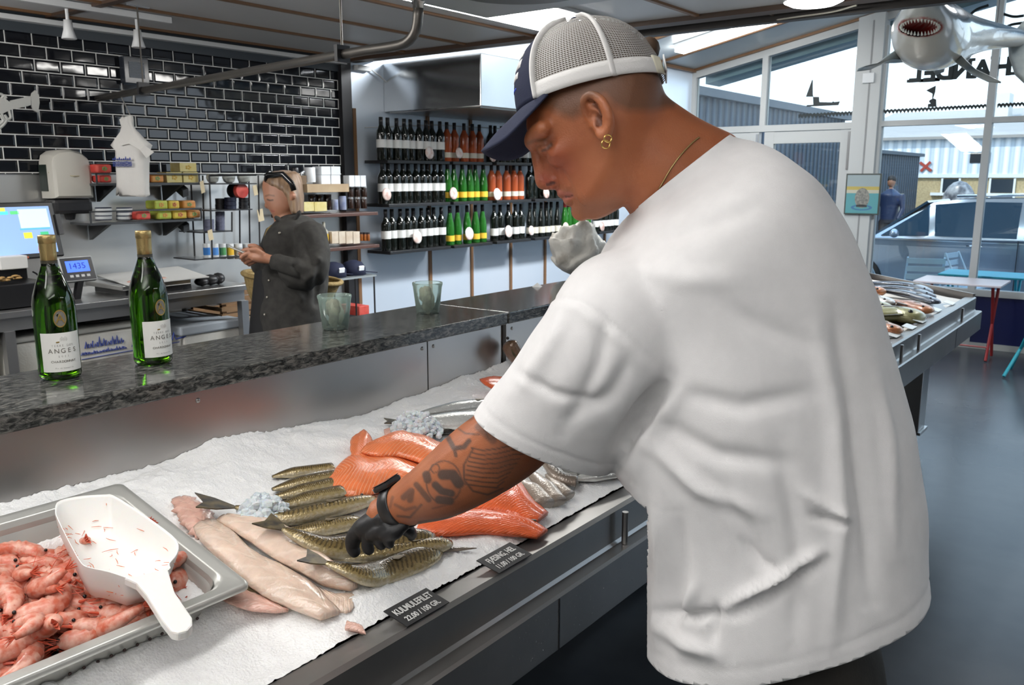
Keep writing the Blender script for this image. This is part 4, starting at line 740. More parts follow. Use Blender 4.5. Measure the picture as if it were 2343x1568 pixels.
# right hand wooden shelves
wd=M('dark_wood_shelf',(.09,.045,.035),.4)
for x0,x1,y,l in ((960,1620,470,'upper dark wooden shelf behind the woman, with jars'),(1100,1632,728,'lower dark wooden shelf behind the woman, with cream boxes')):
    o=MB(); a=yp(*Z3(x0,y),4.45); b_=yp(*Z3(x1,y),4.45); o.box((a[0],4.45,b_[2]-.022),(b_[0],4.70,b_[2])); obj1('wooden_shelf',l,'shelf',o,wd,'dark wooden shelves',bevel=.002)
def zbox(name,label,cat,x0,y0,x1,y1,Y,d,mat,group=None,**k):
    o=MB(); (u0,v0),(u1,v1)=Z3(x0,y0),Z3(x1,y1); pbox(o,u0,v0,u1,v1,Y,d,.0008); return obj1(name,label,cat,o,mat,group,**k)
card=M('cardboard',(.42,.32,.20),.8,col2=(.36,.26,.16),cs=10); wh=M('white_ceramic',(.72,.74,.76),.3)
zbox('cardboard_tray','open cardboard box of mugs on top of the wooden shelf jars','box',1055,248,1390,314,4.46,.22,card,bevel=.002)
zbox('carton','brown side carton next to the box of mugs','box',945,180,1052,312,4.50,.2,M('brown_carton',(.14,.09,.05),.7))
for k,(x0,y0,x1,y1) in enumerate(((1168,178,1242,250),(1246,178,1322,250),(1168,108,1242,176),(1246,108,1322,176))): zbox('mug_box','white mug carton, %s of four in the cardboard box'%('lower near','lower far','upper near','upper far')[k],'box',x0,y0,x1,y1,4.48,.09,wh,'white mug cartons',bevel=.002)
for k,(x0,y0,x1,y1,m) in enumerate(((1060,115,1150,235,wh),(945,118,1010,180,kb))):
    c_=cylpx('mug',('white enamel mug standing in the cardboard box','black mug on the brown carton')[k],'mug',x0,y0,x1,y1,4.48,m); l=np.array(c_.location)
    MB().tube([l+np.array((-.045,0,.02)),l+np.array((-.07,0,.03)),l+np.array((-.07,0,.06)),l+np.array((-.045,0,.07))],.006,6).build('mug_handle',m,c_,True)
for k in range(3): zbox('small_white_box','small white box on the shelf end by the wine, %s'%ORD[k],'box',1390+46*k,180,1434+46*k,270,4.47,.06,wh,'small white boxes by the wine',bevel=.002)
jd=M('dark_jam',(.03,.015,.01),.15,coat=.6); ldk=M('lid_dark',(.06,.05,.05),.35,.6); lds=M('lid_silver',(.5,.5,.5),.3,.9)
for r_ in range(2):
    for k in range(3): cylpx('jam_jar','dark jam jar with silver lid, %s column of the %s row'%(ORD[k],('lower','upper')[r_]),'jar',1392+54*k,366-88*r_,1440+54*k,444-88*r_,4.50,jd,'dark jam jars',lid=lds)
for k in range(3): cylpx('jam_jar','squat brown jar on the wooden shelf, %s from the woman'%ORD[k],'jar',1085+62*k,345,1145+62*k,455,4.60,jd,'squat brown jars',lid=ldk)
for k,(x0,x1,y0) in enumerate(((1268,1320,372),(1328,1386,345))): cylpx('blue_jar','grey blue patterned jar, the %s one'%('shorter','taller')[k],'jar',x0,y0,x1,455,4.48,M('blue_jar',(.17,.2,.32),.4,col2=(.3,.33,.42),cs=30),'grey blue jars')
for k,(x0,x1) in enumerate(((1030,1112),(1114,1214))): zbox('tea_carton','yellow cream carton on the wooden shelf, %s the woman'%('nearer','farther from')[k],'box',x0,392,x1,466,4.48,.1,tins['cream'],'cream cartons on the wooden shelf',bevel=.002)
o_=M('clear_spirit',(.75,.72,.62),.1,trans=.5); 
for k in range(2): cylpx('spirit_bottle','squat clear bottle with yellow label and black cap, %s one'%('left','right')[k] if 0 else 'squat clear bottle with yellow label and black cap, '+('half behind the woman','fully visible on the lower wooden shelf')[k],'bottle',1118+62*k,585,1180+66*k,722,4.48,o_,'spirit bottles',band=(ly,.15,.55),pr=[(0,0),(.96,0),(1,.05),(1,.66),(.7,.8),(.35,.86),(.35,1.25),(0,1.25)])
for k in range(4): zbox('soap_box','cream box on the lower wooden shelf, %s from the bottles'%ORD[k],'box',1252+57*k,628,1306+57*k,724,4.47,.08,M('cream_box',(.62,.56,.46),.6,col2=(.5,.4,.3),cs=12),'cream boxes on the lower wooden shelf',bevel=.002)
for k in range(3): cylpx('amber_jar','small amber jar at the end of the lower wooden shelf, %s'%ORD[k],'jar',1482+28*k,648,1508+28*k,702,4.48,M('amber',(.28,.09,.02),.2),'amber jars',lid=ldk)
# clear table with two navy caps
tb=thing('side_table','small clear topped table with thin black legs behind the woman','table',yp(800,700,4.35))
a=yp(*Z3(1180,990),4.30); b_=yp(*Z3(1608,970),4.30); MB().box((a[0],4.3,b_[2]-.012),(b_[0],4.62,b_[2])).build('table_top',M('clear_top',(.7,.78,.8),.1,trans=.6),tb)
for x in (a[0]+.1,(a[0]+b_[0])/2+.05,b_[0]-.015): MB().tube([(x,4.31,b_[2]-.012),(x,4.31,0)],.006,6).build('leg',black,tb)
capn=M('navy_cap',(.01,.014,.04),.8)
for k,(x,y) in enumerate(((1268,985),(1425,972))):
    p=yp(*Z3(x,y),4.42); p[2]=b_[2]; s=thing('baseball_cap','navy cap lying on the clear side table, '+('half behind the woman','with brim towards the wine')[k],'cap',p,0,'navy caps on the side table')
    MB().lathe([(.085,0),(.083,.05),(.06,.085),(.02,.1),(0,.1)],18,p).build('crown',capn,s,True); MB().obox(p+np.array((.11,0,.012)),(.06,0,-.008),(0,.06,0),(0,0,.003)).build('brim',capn,s,bevel=.002)
    MB().obox(p+np.array((0,-.083,.05)),(.022,0,0),(0,.002,.004),(0,-.002,.012)).build('patch',wh,s)
rb=MB(); pbox(rb,822,700,845,722,4.4,.2); obj1('red_crate','red box low down beside the side table','box',rb,tins['red'],bevel=.004)
# ---------------------------------------------------------------- till table and what is on and under it
tm_=M('table_steel',(.42,.42,.42),.32,.9)
tt=thing('steel_work_table','stainless work table with till and scale against the back wall','table',(1.75,4.4,0))
MB().box((-.4,4.06,1.10),(2.87,4.69,1.13)).build('table_top',tm_,tt,bevel=.003); MB().box((-.35,4.08,1.04),(2.84,4.11,1.10)).box((-.35,4.64,1.04),(2.84,4.67,1.10)).build('table_apron',tm_,tt)
for x,y in ((1.60,4.085),(2.83,4.085),(2.83,4.65),(1.60,4.65),(-.3,4.085)): MB().box((x-.022,y-.022,0),(x+.022,y+.022,1.04)).build('leg',tm_,tt)
MB().box((-.3,4.15,.58),(2.60,4.65,.60)).build('undershelf',tm_,tt)
# till
def slab(c,ax,ay,az): return MB().obox(c,ax,ay,az)
mc=yp(42,528,4.30); sc_=5.2/1950
till=thing('till_screen','black touch screen till with blue display on the steel table','till',(mc[0],4.35,1.13)); n_=np.array((0.10,-.97,.22)); n_/=np.linalg.norm(n_); xd=np.cross((0,0,1.),n_)*-1; xd=np.cross(n_,(0,0,1.)); xd/=np.linalg.norm(xd); xd=-xd if xd[0]<0 else xd; yd=np.cross(n_,xd); yd=yd if yd[2]>0 else -yd
MB().obox(mc-n_*.012,xd*.195,yd*.135,n_*.012).build('screen_case',M('till_black',(.012,.012,.013),.35),till,bevel=.006)
def em(name,c,s): return M(name,c,.4,emit=s)
MB().obox(mc+n_*.0006,xd*.168,yd*.112,n_*.0004).build('display',em('display_blue',(.26,.42,.80),.62),till)
for nm,cx,cy,w,h,c in (('order_list',.085,.055,.07,.045,(.62,.72,.82)),('top_bar',-.10,.10,.06,.01,(.75,.65,.1)),('menu_green',.0,.085,.02,.008,(.1,.6,.2)),('menu_cyan',-.05,.085,.02,.008,(.1,.7,.8)),('key_yellow',.04,-.025,.02,.014,(.8,.7,.05)),('key_green',.12,-.025,.02,.014,(.05,.5,.22)),('key_red',.085,-.095,.011,.014,(.75,.06,.04)),('key_cyan',.13,-.098,.03,.009,(.05,.5,.85)),('order_line',.08,.005,.072,.004,(.1,.45,.7)),('number_pad',.11,-.066,.04,.024,(.28,.48,.85))):
    MB().obox(mc+n_*.0012+xd*cx+yd*cy,xd*w,yd*h,n_*.0003).build(nm,em(nm,c,.6),till)
MB().obox((mc[0]-.02,4.40,1.24),(.07,0,0),(0,.03,0),(0,0,.11)).obox((mc[0]-.02,4.36,1.145),(.11,0,0),(0,.09,0),(0,0,.012)).build('stand',M('till_black',(.012,.012,.013),.35),till,bevel=.004)
MB().obox(mc+xd*.20+yd*.02,xd*.012,yd*.05,n_*.01).build('card_reader',black,till); MB().obox(mc-yd*.128+n_*.001,xd*.02,yd*.005,n_*.001).build('maker_badge',em('badge',(.4,.08,.03),.0),till)
o=MB(); pbox(o,-60,652,120,706,4.12,.4); obj1('cash_drawer','black cash drawer under the till screen','cash drawer',o,M('till_black',(.012,.012,.013),.35),bevel=.004)
o=MB().obox(yp(22,600,4.25),(.06,0,0),(0,.05,0),(0,0,.03)); obj1('receipt_roll','white receipt paper printer below the till screen','printer',o,M('paper_white',(.6,.6,.58),.6),bevel=.004)
o=MB(); q=random.Random(2); c=yp(15,640,4.14)
for k in range(14): o.ell(c+np.array((q.uniform(-.07,.07),q.uniform(0,.06),q.uniform(-.005,.012))),(.016,0,0),(0,.012,0),(0,0,.006),7,5)
tag(o.build('nut_snacks',M('snack_brown',(.3,.18,.06),.6),None,True),'small heap of brown snacks on the cash drawer','snacks',kind='stuff')
# scale
c=yp(176,617,4.2); n_=np.array((0,-.93,.37)); xd=np.array((1.,0,0)); yd=np.cross(xd,n_)*-1; yd=np.array((0,.37,.93))
scl=thing('weighing_scale','grey shop scale with blue lit display and flat weighing plate','scale',(c[0]+.25,4.3,1.13))
MB().obox(c,xd*.082,yd*.062,n_*.014).build('display_head',M('scale_grey',(.42,.43,.43),.4),scl,bevel=.006); MB().obox(c+n_*.0146,xd*.076,yd*.056,n_*.0006).build('display_face',M('face_black',(.02,.02,.025),.3),scl)
MB().obox(c+n_*.0156+yd*.012,xd*.055,yd*.028,n_*.0004).build('display',em('scale_blue',(.06,.16,.9),1.),scl); text('1435',.042,c+n_*.0162+yd*.0-xd*.045,xd,yd,em('scale_digit',(.01,.03,.35),.1),scl,name='digits')
for k in range(4): MB().obox(c+n_*.0158+xd*(-.04+.027*k)-yd*.036,xd*.008,yd*.006,n_*.0005).build('key',M('key_pale',(.5,.5,.5),.4),scl)
MB().tube([c-yd*.05,c+(0,.03,-.14),c+(0,.03,-.17)],.02,8).build('stem',black,scl)
p=yp(350,640,4.2); MB().box((p[0]-.21,4.12,1.16),(p[0]+.17,4.5,1.185)).build('weighing_plate',M('plate_steel',(.45,.45,.44),.3,.9),scl,bevel=.004); MB().box((p[0]-.18,4.15,1.13),(p[0]+.14,4.46,1.158)).build('scale_base',black,scl)
MB().tube(catmull([c+(.02,.02,-.16),c+(.08,0,-.168),c+(.16,.03,-.165),c+(.3,.04,-.16)],16),.004,6).build('cord',black,scl)
R=MB(); R.add([(p[0]-.19,4.10,1.187),(p[0]+.26,4.09,1.19),(p[0]+.36,4.55,1.21),(p[0]-.12,4.56,1.20)],[(0,1,2,3)]); obj1('wrapping_paper','sheets of white wrapping paper lying on the scale plate','paper',R,M('paper_white',(.6,.6,.58),.6),solid=.004)
o=MB().ell((p[0]-.03,4.2,1.194),(.12,.02,0),(-.01,.05,0),(0,0,.010),14,7); obj1('fish_portion','pale pink fish portion on the wrapping paper','fish fillet',o,hakep,smooth=True)
o=MB(); c=yp(482,648,4.2); c[2]=1.13
for dx,h,w in ((-.055,.05,.04),(0,.06,.05),(.05,.065,.035)): o.ell(c+np.array((dx,0,h*.5)),(w,0,0),(0,.04,0),(0,0,h*.5),12,7)
obj1('tape_dispenser','black lumpy tape dispenser at the end of the steel table','dispenser',o,black,smooth=True)
o=MB(); pbox(o,395,640,438,660,4.2,.1); obj1('label_printer','low black device between the scale and the tape dispenser','printer',o,black,bevel=.004)
o=MB().tube(catmull([yp(75,622,4.3),yp(85,628,4.28),yp(95,640,4.25),yp(110,638,4.25)],14),.004,6); obj1('till_cable','black cable looping behind the till stand','cable',o,black)
# boxes under the table (on the undershelf and stacked below)
foam=M('styrofoam',(.66,.66,.62),.85,col2=(.58,.56,.5),cs=6,bump=.0015,bs=120); fb=M('blue_print',(.05,.08,.32),.6)
def foambox(label,x0,x1,y0,y1,z0,z1):
    s=thing('styrofoam_box',label,'box',((x0+x1)/2,(y0+y1)/2,z0),0,'white styrofoam fish boxes'); MB().box((x0,y0,z0),(x1,y1,z1)).build('box_body',foam,s,bevel=.012); return s
f1=yp(52,795,4.0); f2=yp(318,745,4.0); zt=1.0; s=foambox('white styrofoam fish box with blue print under the steel table',f1[0]-.02,f2[0]+.06,4.13,4.60,.62,zt-.03); MB().box((f1[0]-.03,4.12,zt-.028),(f2[0]+.07,4.61,zt)).build('lid',M('foam_grey',(.42,.42,.39),.8),s,bevel=.008)
tx=yp(200,790,4.1)[0]; q=MB(); qr=random.Random(9); fy=4.1275
def scrib(x0,x1,z,h,n,r):
    for k in range(n): x=lerp(x0,x1,k/n); w=(x1-x0)/n; q.tube([(x,fy,z),(x+w*.35,fy,z+h*qr.uniform(.3,1)),(x+w*.6,fy,z),(x+w*.85,fy,z+h*qr.uniform(.2,.7))],r,4)
scrib(tx,tx+.20,.90,.05,9,.0035); scrib(tx-.02,tx+.21,.868,.02,16,.003); scrib(tx+.01,tx+.40,.822,.016,26,.002); scrib(tx+.30,tx+.39,.945,.014,8,.002); scrib(tx+.31,tx+.38,.925,.012,7,.002); q.tube([(tx-.02,fy,.848),(tx+.5,fy,.856)],.002,4)
q.tube([(tx+.40,fy,.865),(tx+.46,fy,.875),(tx+.47,fy,.91),(tx+.48,fy,.875),(tx+.54,fy,.88)],.005,5); q.build('blue_print',fb,s); text('A/S',.03,(tx+.235,fy,.872),(1,0,0),(0,0,1),fb,s,bold=.0006)
MB().add(*(lambda P:(P,[(0,1,2),(0,2,3),(0,3,4)]))([(tx+.05,4.2,zt+.01),(tx+.10,4.3,zt+.025),(tx+.28,4.35,zt+.03),(tx+.4,4.25,zt+.02),(tx+.3,4.15,zt+.01)])).build('plastic_film',M('film',(.6,.65,.66),.15,trans=.6),s,solid=.002)
s=foambox('white styrofoam box at the far left under the steel table',.9,min(f1[0]-.06,1.565),4.15,4.6,.60,.98)
MB().box((.9,4.149,.85),(1.3,4.1499,.9)).build('blue_print',fb,s)
s=foambox('low grey blue lidded styrofoam box beside the table leg',XZ(420,760,4.12)[0],XZ(556,750,4.12)[0],4.12,4.6,.62,XZ(480,760,4.12)[1]); bx_=[c.location for c in [s]]; MB().box((XZ(414,760,4.11)[0],4.11,XZ(480,760,4.12)[1]),(XZ(558,750,4.11)[0],4.61,XZ(480,738,4.12)[1])).build('lid',M('foam_blue',(.40,.44,.48),.7),s,bevel=.01)
wc=M('crate_wood',(.27,.16,.08),.7,col2=(.20,.11,.05),cs=7); 
def crate(label,x0,x1,y0,y1,z0,z1,n):
    s=thing('wooden_crate',label,'crate',((x0+x1)/2,(y0+y1)/2,z0),0,'brown wooden crates'); h=(z1-z0)/n
    for k in range(n): MB().box((x0,y0,z0+h*k+.006),(x1,y0+.012,z0+h*(k+1)-.012)).box((x0,y1-.012,z0+h*k+.006),(x1,y1,z0+h*(k+1)-.012)).box((x0,y0+.012,z0+h*k+.006),(x0+.012,y1-.012,z0+h*(k+1)-.012)).box((x1-.012,y0+.012,z0+h*k+.006),(x1,y1-.012,z0+h*(k+1)-.012)).build('slat',wc,s)
    for a,b_ in ((x0+.013,y0+.013),(x1-.04,y0+.013),(x0+.013,y1-.04),(x1-.04,y1-.04)): MB().box((a,b_,z0),(a+.027,b_+.027,z1)).build('corner_post',wc,s)
    MB().box((x0+.02,y0+.02,z0+.004),(x1-.02,y1-.02,z0+.012)).build('crate_bottom',wc,s)
cx0=XZ(507,700,4.25)[0]; cz1=XZ(540,664,4.25)[1]; cz0=XZ(540,728,4.25)[1]
crate('brown slatted wooden crate behind the leg at the end of the steel table',cx0,cx0+.55,4.25,4.60,cz0,cz1,4); o=MB().box((cx0,4.25,0),(cx0+.5,4.60,cz0-.002)); obj1('cardboard_box','plain cardboard box under the slatted crate','box',o,card,bevel=.004)
# ---------------------------------------------------------------- on the tiled wall
d=thing('towel_dispenser','white and black paper towel dispenser with rounded top on the tiled wall','dispenser',yp(165,485,4.62)); x0,zt=XZ(112,340,4.6); x1,zb=XZ(219,480,4.6)
pf=[(.0,.0),(1.,.0),(1.,.72),(.95,.86),(.80,.95),(.5,1.0),(.2,.97),(.05,.9),(0,.78)]; W_=x1-x0; Hh=zt-zb; cxm=(x0+x1)/2
dpm=M('dispenser_white',(.56,.54,.48),.35); 
def dl(y,f,dz): return [(cxm+(p-.5)*W_*f,y,zb+q*Hh*f+dz) for p,q in [(0,.2),(1,.2)]+pf[2:]]
MB().loft([dl(4.73,1.,0),dl(4.625,1.,0),dl(4.60,.94,.006),dl(4.59,.80,.025)]).build('cover',dpm,d,ang=.5); MB().box((x0+.004,4.61,zb-.02),(x1-.004,4.73,zb+.19*Hh)).build('base',black,d,bevel=.02)
MB().box((x0-.004,4.65,zb+.1),(x0,4.73,zt-.08)).build('side_panel',M('dispenser_side',(.02,.03,.025),.4),d); MB().tube([(x0-.002,4.63,zb+.62*Hh),(cxm,4.585,zb+.56*Hh),(x1+.002,4.61,zb+.57*Hh)],.003,5).build('elastic_cord',M('cord_cream',(.5,.45,.3),.7),d); MB().lathe([(.03,0),(.022,-.03),(.0,-.035)],12,(cxm,4.67,zb-.02)).build('nozzle',black,d)
d=thing('emergency_lamp','square dark ribbed glass lamp on the black tiles','lamp',yp(312,193,4.70)); m=MB(); xa,xb,za,zb_=pbox(m,284,131,341,192,4.69,.05); m.build('lamp_case',M('lamp_dark',(.03,.035,.045),.15),d,bevel=.004); m=MB()
for k in range(11): z=lerp(za+.035,zb_-.03,k/10); m.tube([(xa+.03,4.687,z),(xb-.03,4.687,z)],.004,6)
m.build('ribbed_glass',M('ribbed',(.25,.27,.3),.1,coat=.5),d)
lob=M('cutout_white',(.48,.48,.45),.5); c=yp(8,250,4.55); m=MB(); k=5.2/1950/1.25
def LP(x,y): return yp(x,y,4.55)
d=thing('lobster_cutout','pale cut-out lobster ornament hanging in front of the tiles','ornament',c)
def plate(P,nm,th=.012):
    P=[LP(*A3([p])[0]) for p in P]; n=len(P); MB().add([p-(0,th/2,0) for p in P]+[p+(0,th/2,0) for p in P],[tuple(range(n)),tuple(range(n,2*n))]+[(i,(i+1)%n,n+(i+1)%n,n+i) for i in range(n)]).build(nm,lob,d)
plate([(-120,700),(-60,650),(30,660),(70,690),(70,735),(20,760),(-60,770)],'carapace')
for k in range(5): plate([(68+27*k,675-6*k),(95+27*k,668-6*k),(97+27*k,728-6*k),(70+27*k,738-6*k)],'abdomen_segment')
plate([(205,660),(212,625),(235,605),(258,640),(262,690),(252,755),(225,740),(210,710)],'tail_fan')
for P in ([(40,690),(20,640),(-10,630),(-40,640)],[(10,660),(30,640),(40,660)],[(60,740),(70,790),(30,800),(10,760)],[(30,770),(45,800),(20,840),(-20,870)],[(0,770),(20,810),(-10,840)]): MB().tube(catmull([LP(*A3([p])[0]) for p in P],12),.007,6).build('leg',lob,d)
# ceiling pipe with rods, bag on a hook
pp=M('galvanised_pipe',(.16,.15,.135),.4,.8)
pe=thing('ceiling_pipe','grey steel pipe hung below the ceiling, bending up at its near end','pipe',(2.3,3.3,2.15))
q=catmull([(2.1335,2.17,2.15),(2.126,2.08,2.155),(2.123,2.03,2.19),(2.122,2.015,2.26)],10)
MB().tube([(2.44,4.74,2.14),(2.137,2.282,2.15)]+q,.017,12).build('pipe_run',pp,pe,True); MB().tube([(2.122,2.015,2.255),(2.122,2.015,2.54)],.019,12).lathe([(.023,0),(.023,.04)],12,(2.122,2.015,2.27)).lathe([(.03,0),(.03,.1)],12,(2.122,2.015,2.36)).lathe([(.04,0),(.045,.02)],12,(2.122,2.015,2.5)).build('riser',M('pipe_bright',(.45,.43,.4),.25,1.),pe,True)
for (x,y) in ((2.365,4.13),(2.15,2.42)): MB().tube([(x,y,2.54),(x,y,2.165)],.004,6).build('rod',pp,pe); MB().box((x-.03,y-.008,2.15-.028),(x+.03,y+.008,2.18)).build('clamp',black,pe); MB().box((x-.06,y-.01,2.534),(x+.06,y+.01,2.54)).build('ceiling_plate',steel,pe)
hk=zp(280,216,2.15); t=(2.44-2.137)/(4.74-2.282); hx=lambda y:2.137+t*(y-2.282)
lo_,hi_=2.5,4.7
for _ in range(40):
    yb=(lo_+hi_)/2; u=proj((hx(yb),yb,2.15))[0]
    if u>281: lo_=yb
    else: hi_=yb
B0=np.array((hx(yb),yb,2.15)); dB=proj(B0)[2]; kB=dB/1950; rx=np.array((rt[0],rt[1],0)); 
def BP(u,v,o=0.): return B0+rx*((u-281)*kB)+np.array((0,0,-(v-216)*kB))+np.array((fw[0],fw[1],0))*o
o=MB().tube(catmull([BP(292,222),BP(286,212),BP(276,214),BP(276,224),BP(286,248),BP(297,276)],24),.003,6); obj1('wire_hook','thin wire hook over the ceiling pipe','hook',o,M('hook_wire',(.45,.45,.42),.35,.8))
bgm=M('paper_bag_white',(.74,.72,.68),.75,bump=.006,bs=14); bag=thing('paper_bag','white crumpled paper bag with blue print hanging from the pipe','bag',BP(290,450)); R=[]
for v,cu,hw,dpt in ((270,287,12,.02),(280,284,15,.025),(290,286,13,.02),(302,288,20,.03),(325,289,36,.05),(333,291,45,.055),(350,291,37,.065),(380,290,34,.07),(420,288,34,.07),(446,286,36,.06),(449,286,35,.06)):
    R.append([BP(cu+hw*math.copysign(abs(math.cos(a))**.75,math.cos(a))*(1+.10*mnoise.noise((v*.05,a*1.3,0))),v+3*math.sin(a*2+v),dpt*math.copysign(abs(math.sin(a))**.75,math.sin(a))+.02*mnoise.noise((v*.06,a*2,3))) for a in np.linspace(0,6.283,28,endpoint=False)])
MB().loft(R).build('bag_body',bgm,bag,True); 
MB().add([BP(262,318,-.055),BP(300,322,-.07),BP(330,335,-.05),BP(347,350,-.03),BP(332,364,-.05),BP(322,346,-.065),BP(300,332,-.075),BP(280,336,-.07)],[(0,1,6,7),(1,2,5,6),(2,3,4,5)]).build('bag_flap',bgm,bag,solid=.002); q=MB(); qr=random.Random(8)
for r_,(v,h,n_) in enumerate(((368,7,9),(374,3,14),(378,2.5,16),(382,2,12))):
    for k in range(n_): u=261+43*k/n_; q.tube([BP(u,v,-.0845),BP(u+1.4,v-h*qr.uniform(.2,1.),-.0845),BP(u+2.4,v,-.0845)],.0028 if r_ else .0036,4)
q.build('blue_print',fb,bag)
# track lights, ceiling lamps
tl=thing('track_light','white ceiling track with two small spotlights','track light',(2.15,4.2,2.52)); MB().box((1.6,4.25,2.505),(2.62,4.275,2.535)).build('track',white,tl)
for u,v0 in ((152,0),(312,30)):
    p=zp(u,v0+5,2.50); p[1]=4.262; 
    for _ in range(30): p[0]+=(u-proj(p)[0])*.0012
    MB().tube([p,p-(0,0,.055)],.008,8).build('arm',white,tl); MB().lathe([(.018,-.05),(.022,-.095),(.034,-.135),(.030,-.137),(0,-.12)],16,tuple(p)).build('spotlight',white,tl,True)
lm=bpy.data.materials.new('tube_glow'); lm.use_nodes=True; nt,b=nodes(lm); b.inputs['Emission Color'].default_value=(1,.98,.94,1); b.inputs['Emission Strength'].default_value=28
def lamp(label,mbx,name='ceiling_light',housing=None):
    s=thing(name,label,'ceiling light',np.mean(mbx.v,0),0,None); mbx.build('diffuser',lm,s); housing.build('housing',white,s,bevel=.003); return s
lamp('bright rectangular ceiling light above the counter',MB().box((2.95,2.50,2.518),(4.12,2.92,2.522)),housing=MB().box((2.93,2.48,2.5225),(4.14,2.94,2.54)))
uc=zp(1113,42,2.478); sx_=MB().box((uc[0]-.75,uc[1]-.9,2.478),(uc[0],uc[1],2.515)); s=obj1('ceiling_unit','grey metal box hanging from the ceiling in front of the bright light','ceiling unit',sx_,M('unit_grey',(.42,.43,.43),.4,.4),bevel=.004); MB().lathe([(.28,0),(.28,.012),(.2,.02)],32,(uc[0]-.46,uc[1]-.55,2.462)).build('fan_opening',black,s,True)
c=(4.10,1.42,2.50); lamp('round white ceiling light at the edge of the flat ceiling',MB().lathe([(.0,-.012),(.10,-.008),(.13,.006)],28,c),housing=MB().lathe([(.135,.006),(.135,.04),(0,.04)],28,c))
a_=np.array((8.35,4.25,rz(4.25)-.06)); b__=np.array((8.35,3.2,rz(3.2)-.06)); dd=(b__-a_)/2; lamp('long tube light on the sloping ceiling by the windows',MB().obox((a_+b__)/2,dd,(.10,0,0),(0,0,.02)),housing=MB().obox((a_+b__)/2+np.array((0,0,.04)),dd*1.02,(.11,0,0),(0,0,.018)))
o=MB().tube(catmull([zp(1480,80,2.508),zp(1650,66,2.508),zp(1800,42,2.508),zp(1900,28,2.508),zp(1960,12,2.508)],30),.004,6); obj1('ceiling_cable','thin white cable along the ceiling beam','cable',o,M('cable_cream',(.5,.48,.42),.6))
# ---------------------------------------------------------------- figure tools
def ring(uL,vL,uR,vR,d,thick,n=28,ex=2.3,dL=0.,dR=0.,ph=0.):
    L=dp(uL,vL,d+dL); R=dp(uR,vR,d+dR); c=(L+R)/2; e1=(R-L)/2; e2=np.array((fw[0],fw[1],0)); e2=e2-e1*(e2@e1)/(e1@e1); e2=e2/np.linalg.norm(e2)*thick; out=[]
    for a in np.linspace(0,2*math.pi,n,endpoint=False):
        ca,sa=math.cos(a),math.sin(a); out.append(c+e1*math.copysign(abs(ca)**(2/ex),ca)+e2*math.copysign(abs(sa)**(2/ex),sa))
    return out
def resample(R,m):
    R=[np.array(r) for r in R]; Q=np.stack(R); k=len(R); cols=[catmull([Q[i,j] for i in range(k)],m) for j in range(Q.shape[1])]
    return [[cols[j][i] for j in range(Q.shape[1])] for i in range(m)]
def remesh(mb,vox,smooth=4,fac=.5):
    o=mb.build('tmp',white); m=o.modifiers.new('r','REMESH'); m.mode='VOXEL'; m.voxel_size=vox; m.use_smooth_shade=True
    if smooth: q=o.modifiers.new('s','SMOOTH'); q.iterations=smooth; q.factor=fac
    bpy.context.view_layer.update(); e=o.evaluated_get(bpy.context.evaluated_depsgraph_get()); me=bpy.data.meshes.new_from_object(e)
    V=np.zeros(len(me.vertices)*3); me.vertices.foreach_get('co',V); V=V.reshape(-1,3); N=np.zeros(len(me.vertices)*3); me.vertices.foreach_get('normal',N); N=N.reshape(-1,3)
    Fc=[tuple(p.vertices) for p in me.polygons]; old=o.data; bpy.data.objects.remove(o); bpy.data.meshes.remove(old); bpy.data.meshes.remove(me); return V,N,Fc
def projv(V):
    q=V-CAMP; d=q@fw; return CX+F*(q@rt)/d, CY-F*(q@up)/d, d
def segd(U,W,P):                          # distance of pixels to a polyline
    best=np.full(U.shape,1e9); par=np.zeros(U.shape)
    for i in range(len(P)-1):
        (x0,y0),(x1,y1)=P[i],P[i+1]; dx,dy=x1-x0,y1-y0; t=np.clip(((U-x0)*dx+(W-y0)*dy)/(dx*dx+dy*dy+1e-9),0,1); dd=np.hypot(U-x0-t*dx,W-y0-t*dy); m=dd<best; best=np.where(m,dd,best); par=np.where(m,(i+t)/(len(P)-1),par)
    return best,par
def lapsmooth(V,Fc,mask,it):
    E=set()
    for f in Fc:
        for i in range(len(f)): E.add((min(f[i],f[(i+1)%len(f)]),max(f[i],f[(i+1)%len(f)])))
    E=np.array(list(E)); E=E[mask[E[:,0]]|mask[E[:,1]]]; n=len(V); cnt=np.zeros(n); np.add.at(cnt,E[:,0],1); np.add.at(cnt,E[:,1],1); V=V.copy()
    for _ in range(it):
        S_=np.zeros_like(V); np.add.at(S_,E[:,0],V[E[:,1]]); np.add.at(S_,E[:,1],V[E[:,0]]); V[mask]=V[mask]*.4+.6*(S_[mask]/np.maximum(cnt[mask],1)[:,None])
    return V
def meshobj(name,V,Fc,mat,parent,attrs=None,label=None):
    m=MB(); m.v=[tuple(p) for p in V]; m.f=list(Fc); m.mi=[0]*len(Fc); o=m.build(name,mat,parent,True,label=label)
    for k,a in (attrs or {}).items(): at=o.data.attributes.new(k,'FLOAT','POINT'); at.data.foreach_set('value',np.asarray(a,float))
    return o
def pxtube(mb,pts,seg=14,flat=1.):        # pts: (u,v,depth,radius)
    P=[dp(u,v,d) for u,v,d,_ in pts]; n=max(8,len(pts)*5); C=catmull(P,n); r=[max(.001,float(x[0])) for x in catmull([np.array([p[3]]) for p in pts],n)]
    c0=C[0]-(C[1]-C[0])/np.linalg.norm(C[1]-C[0])*r[0]*.5; c1=C[-1]+(C[-1]-C[-2])/np.linalg.norm(C[-1]-C[-2])*r[-1]*.6
    return mb.tube([c0]+C+[c1],[r[0]*.6]+r+[r[-1]*.55],seg,flat=flat)
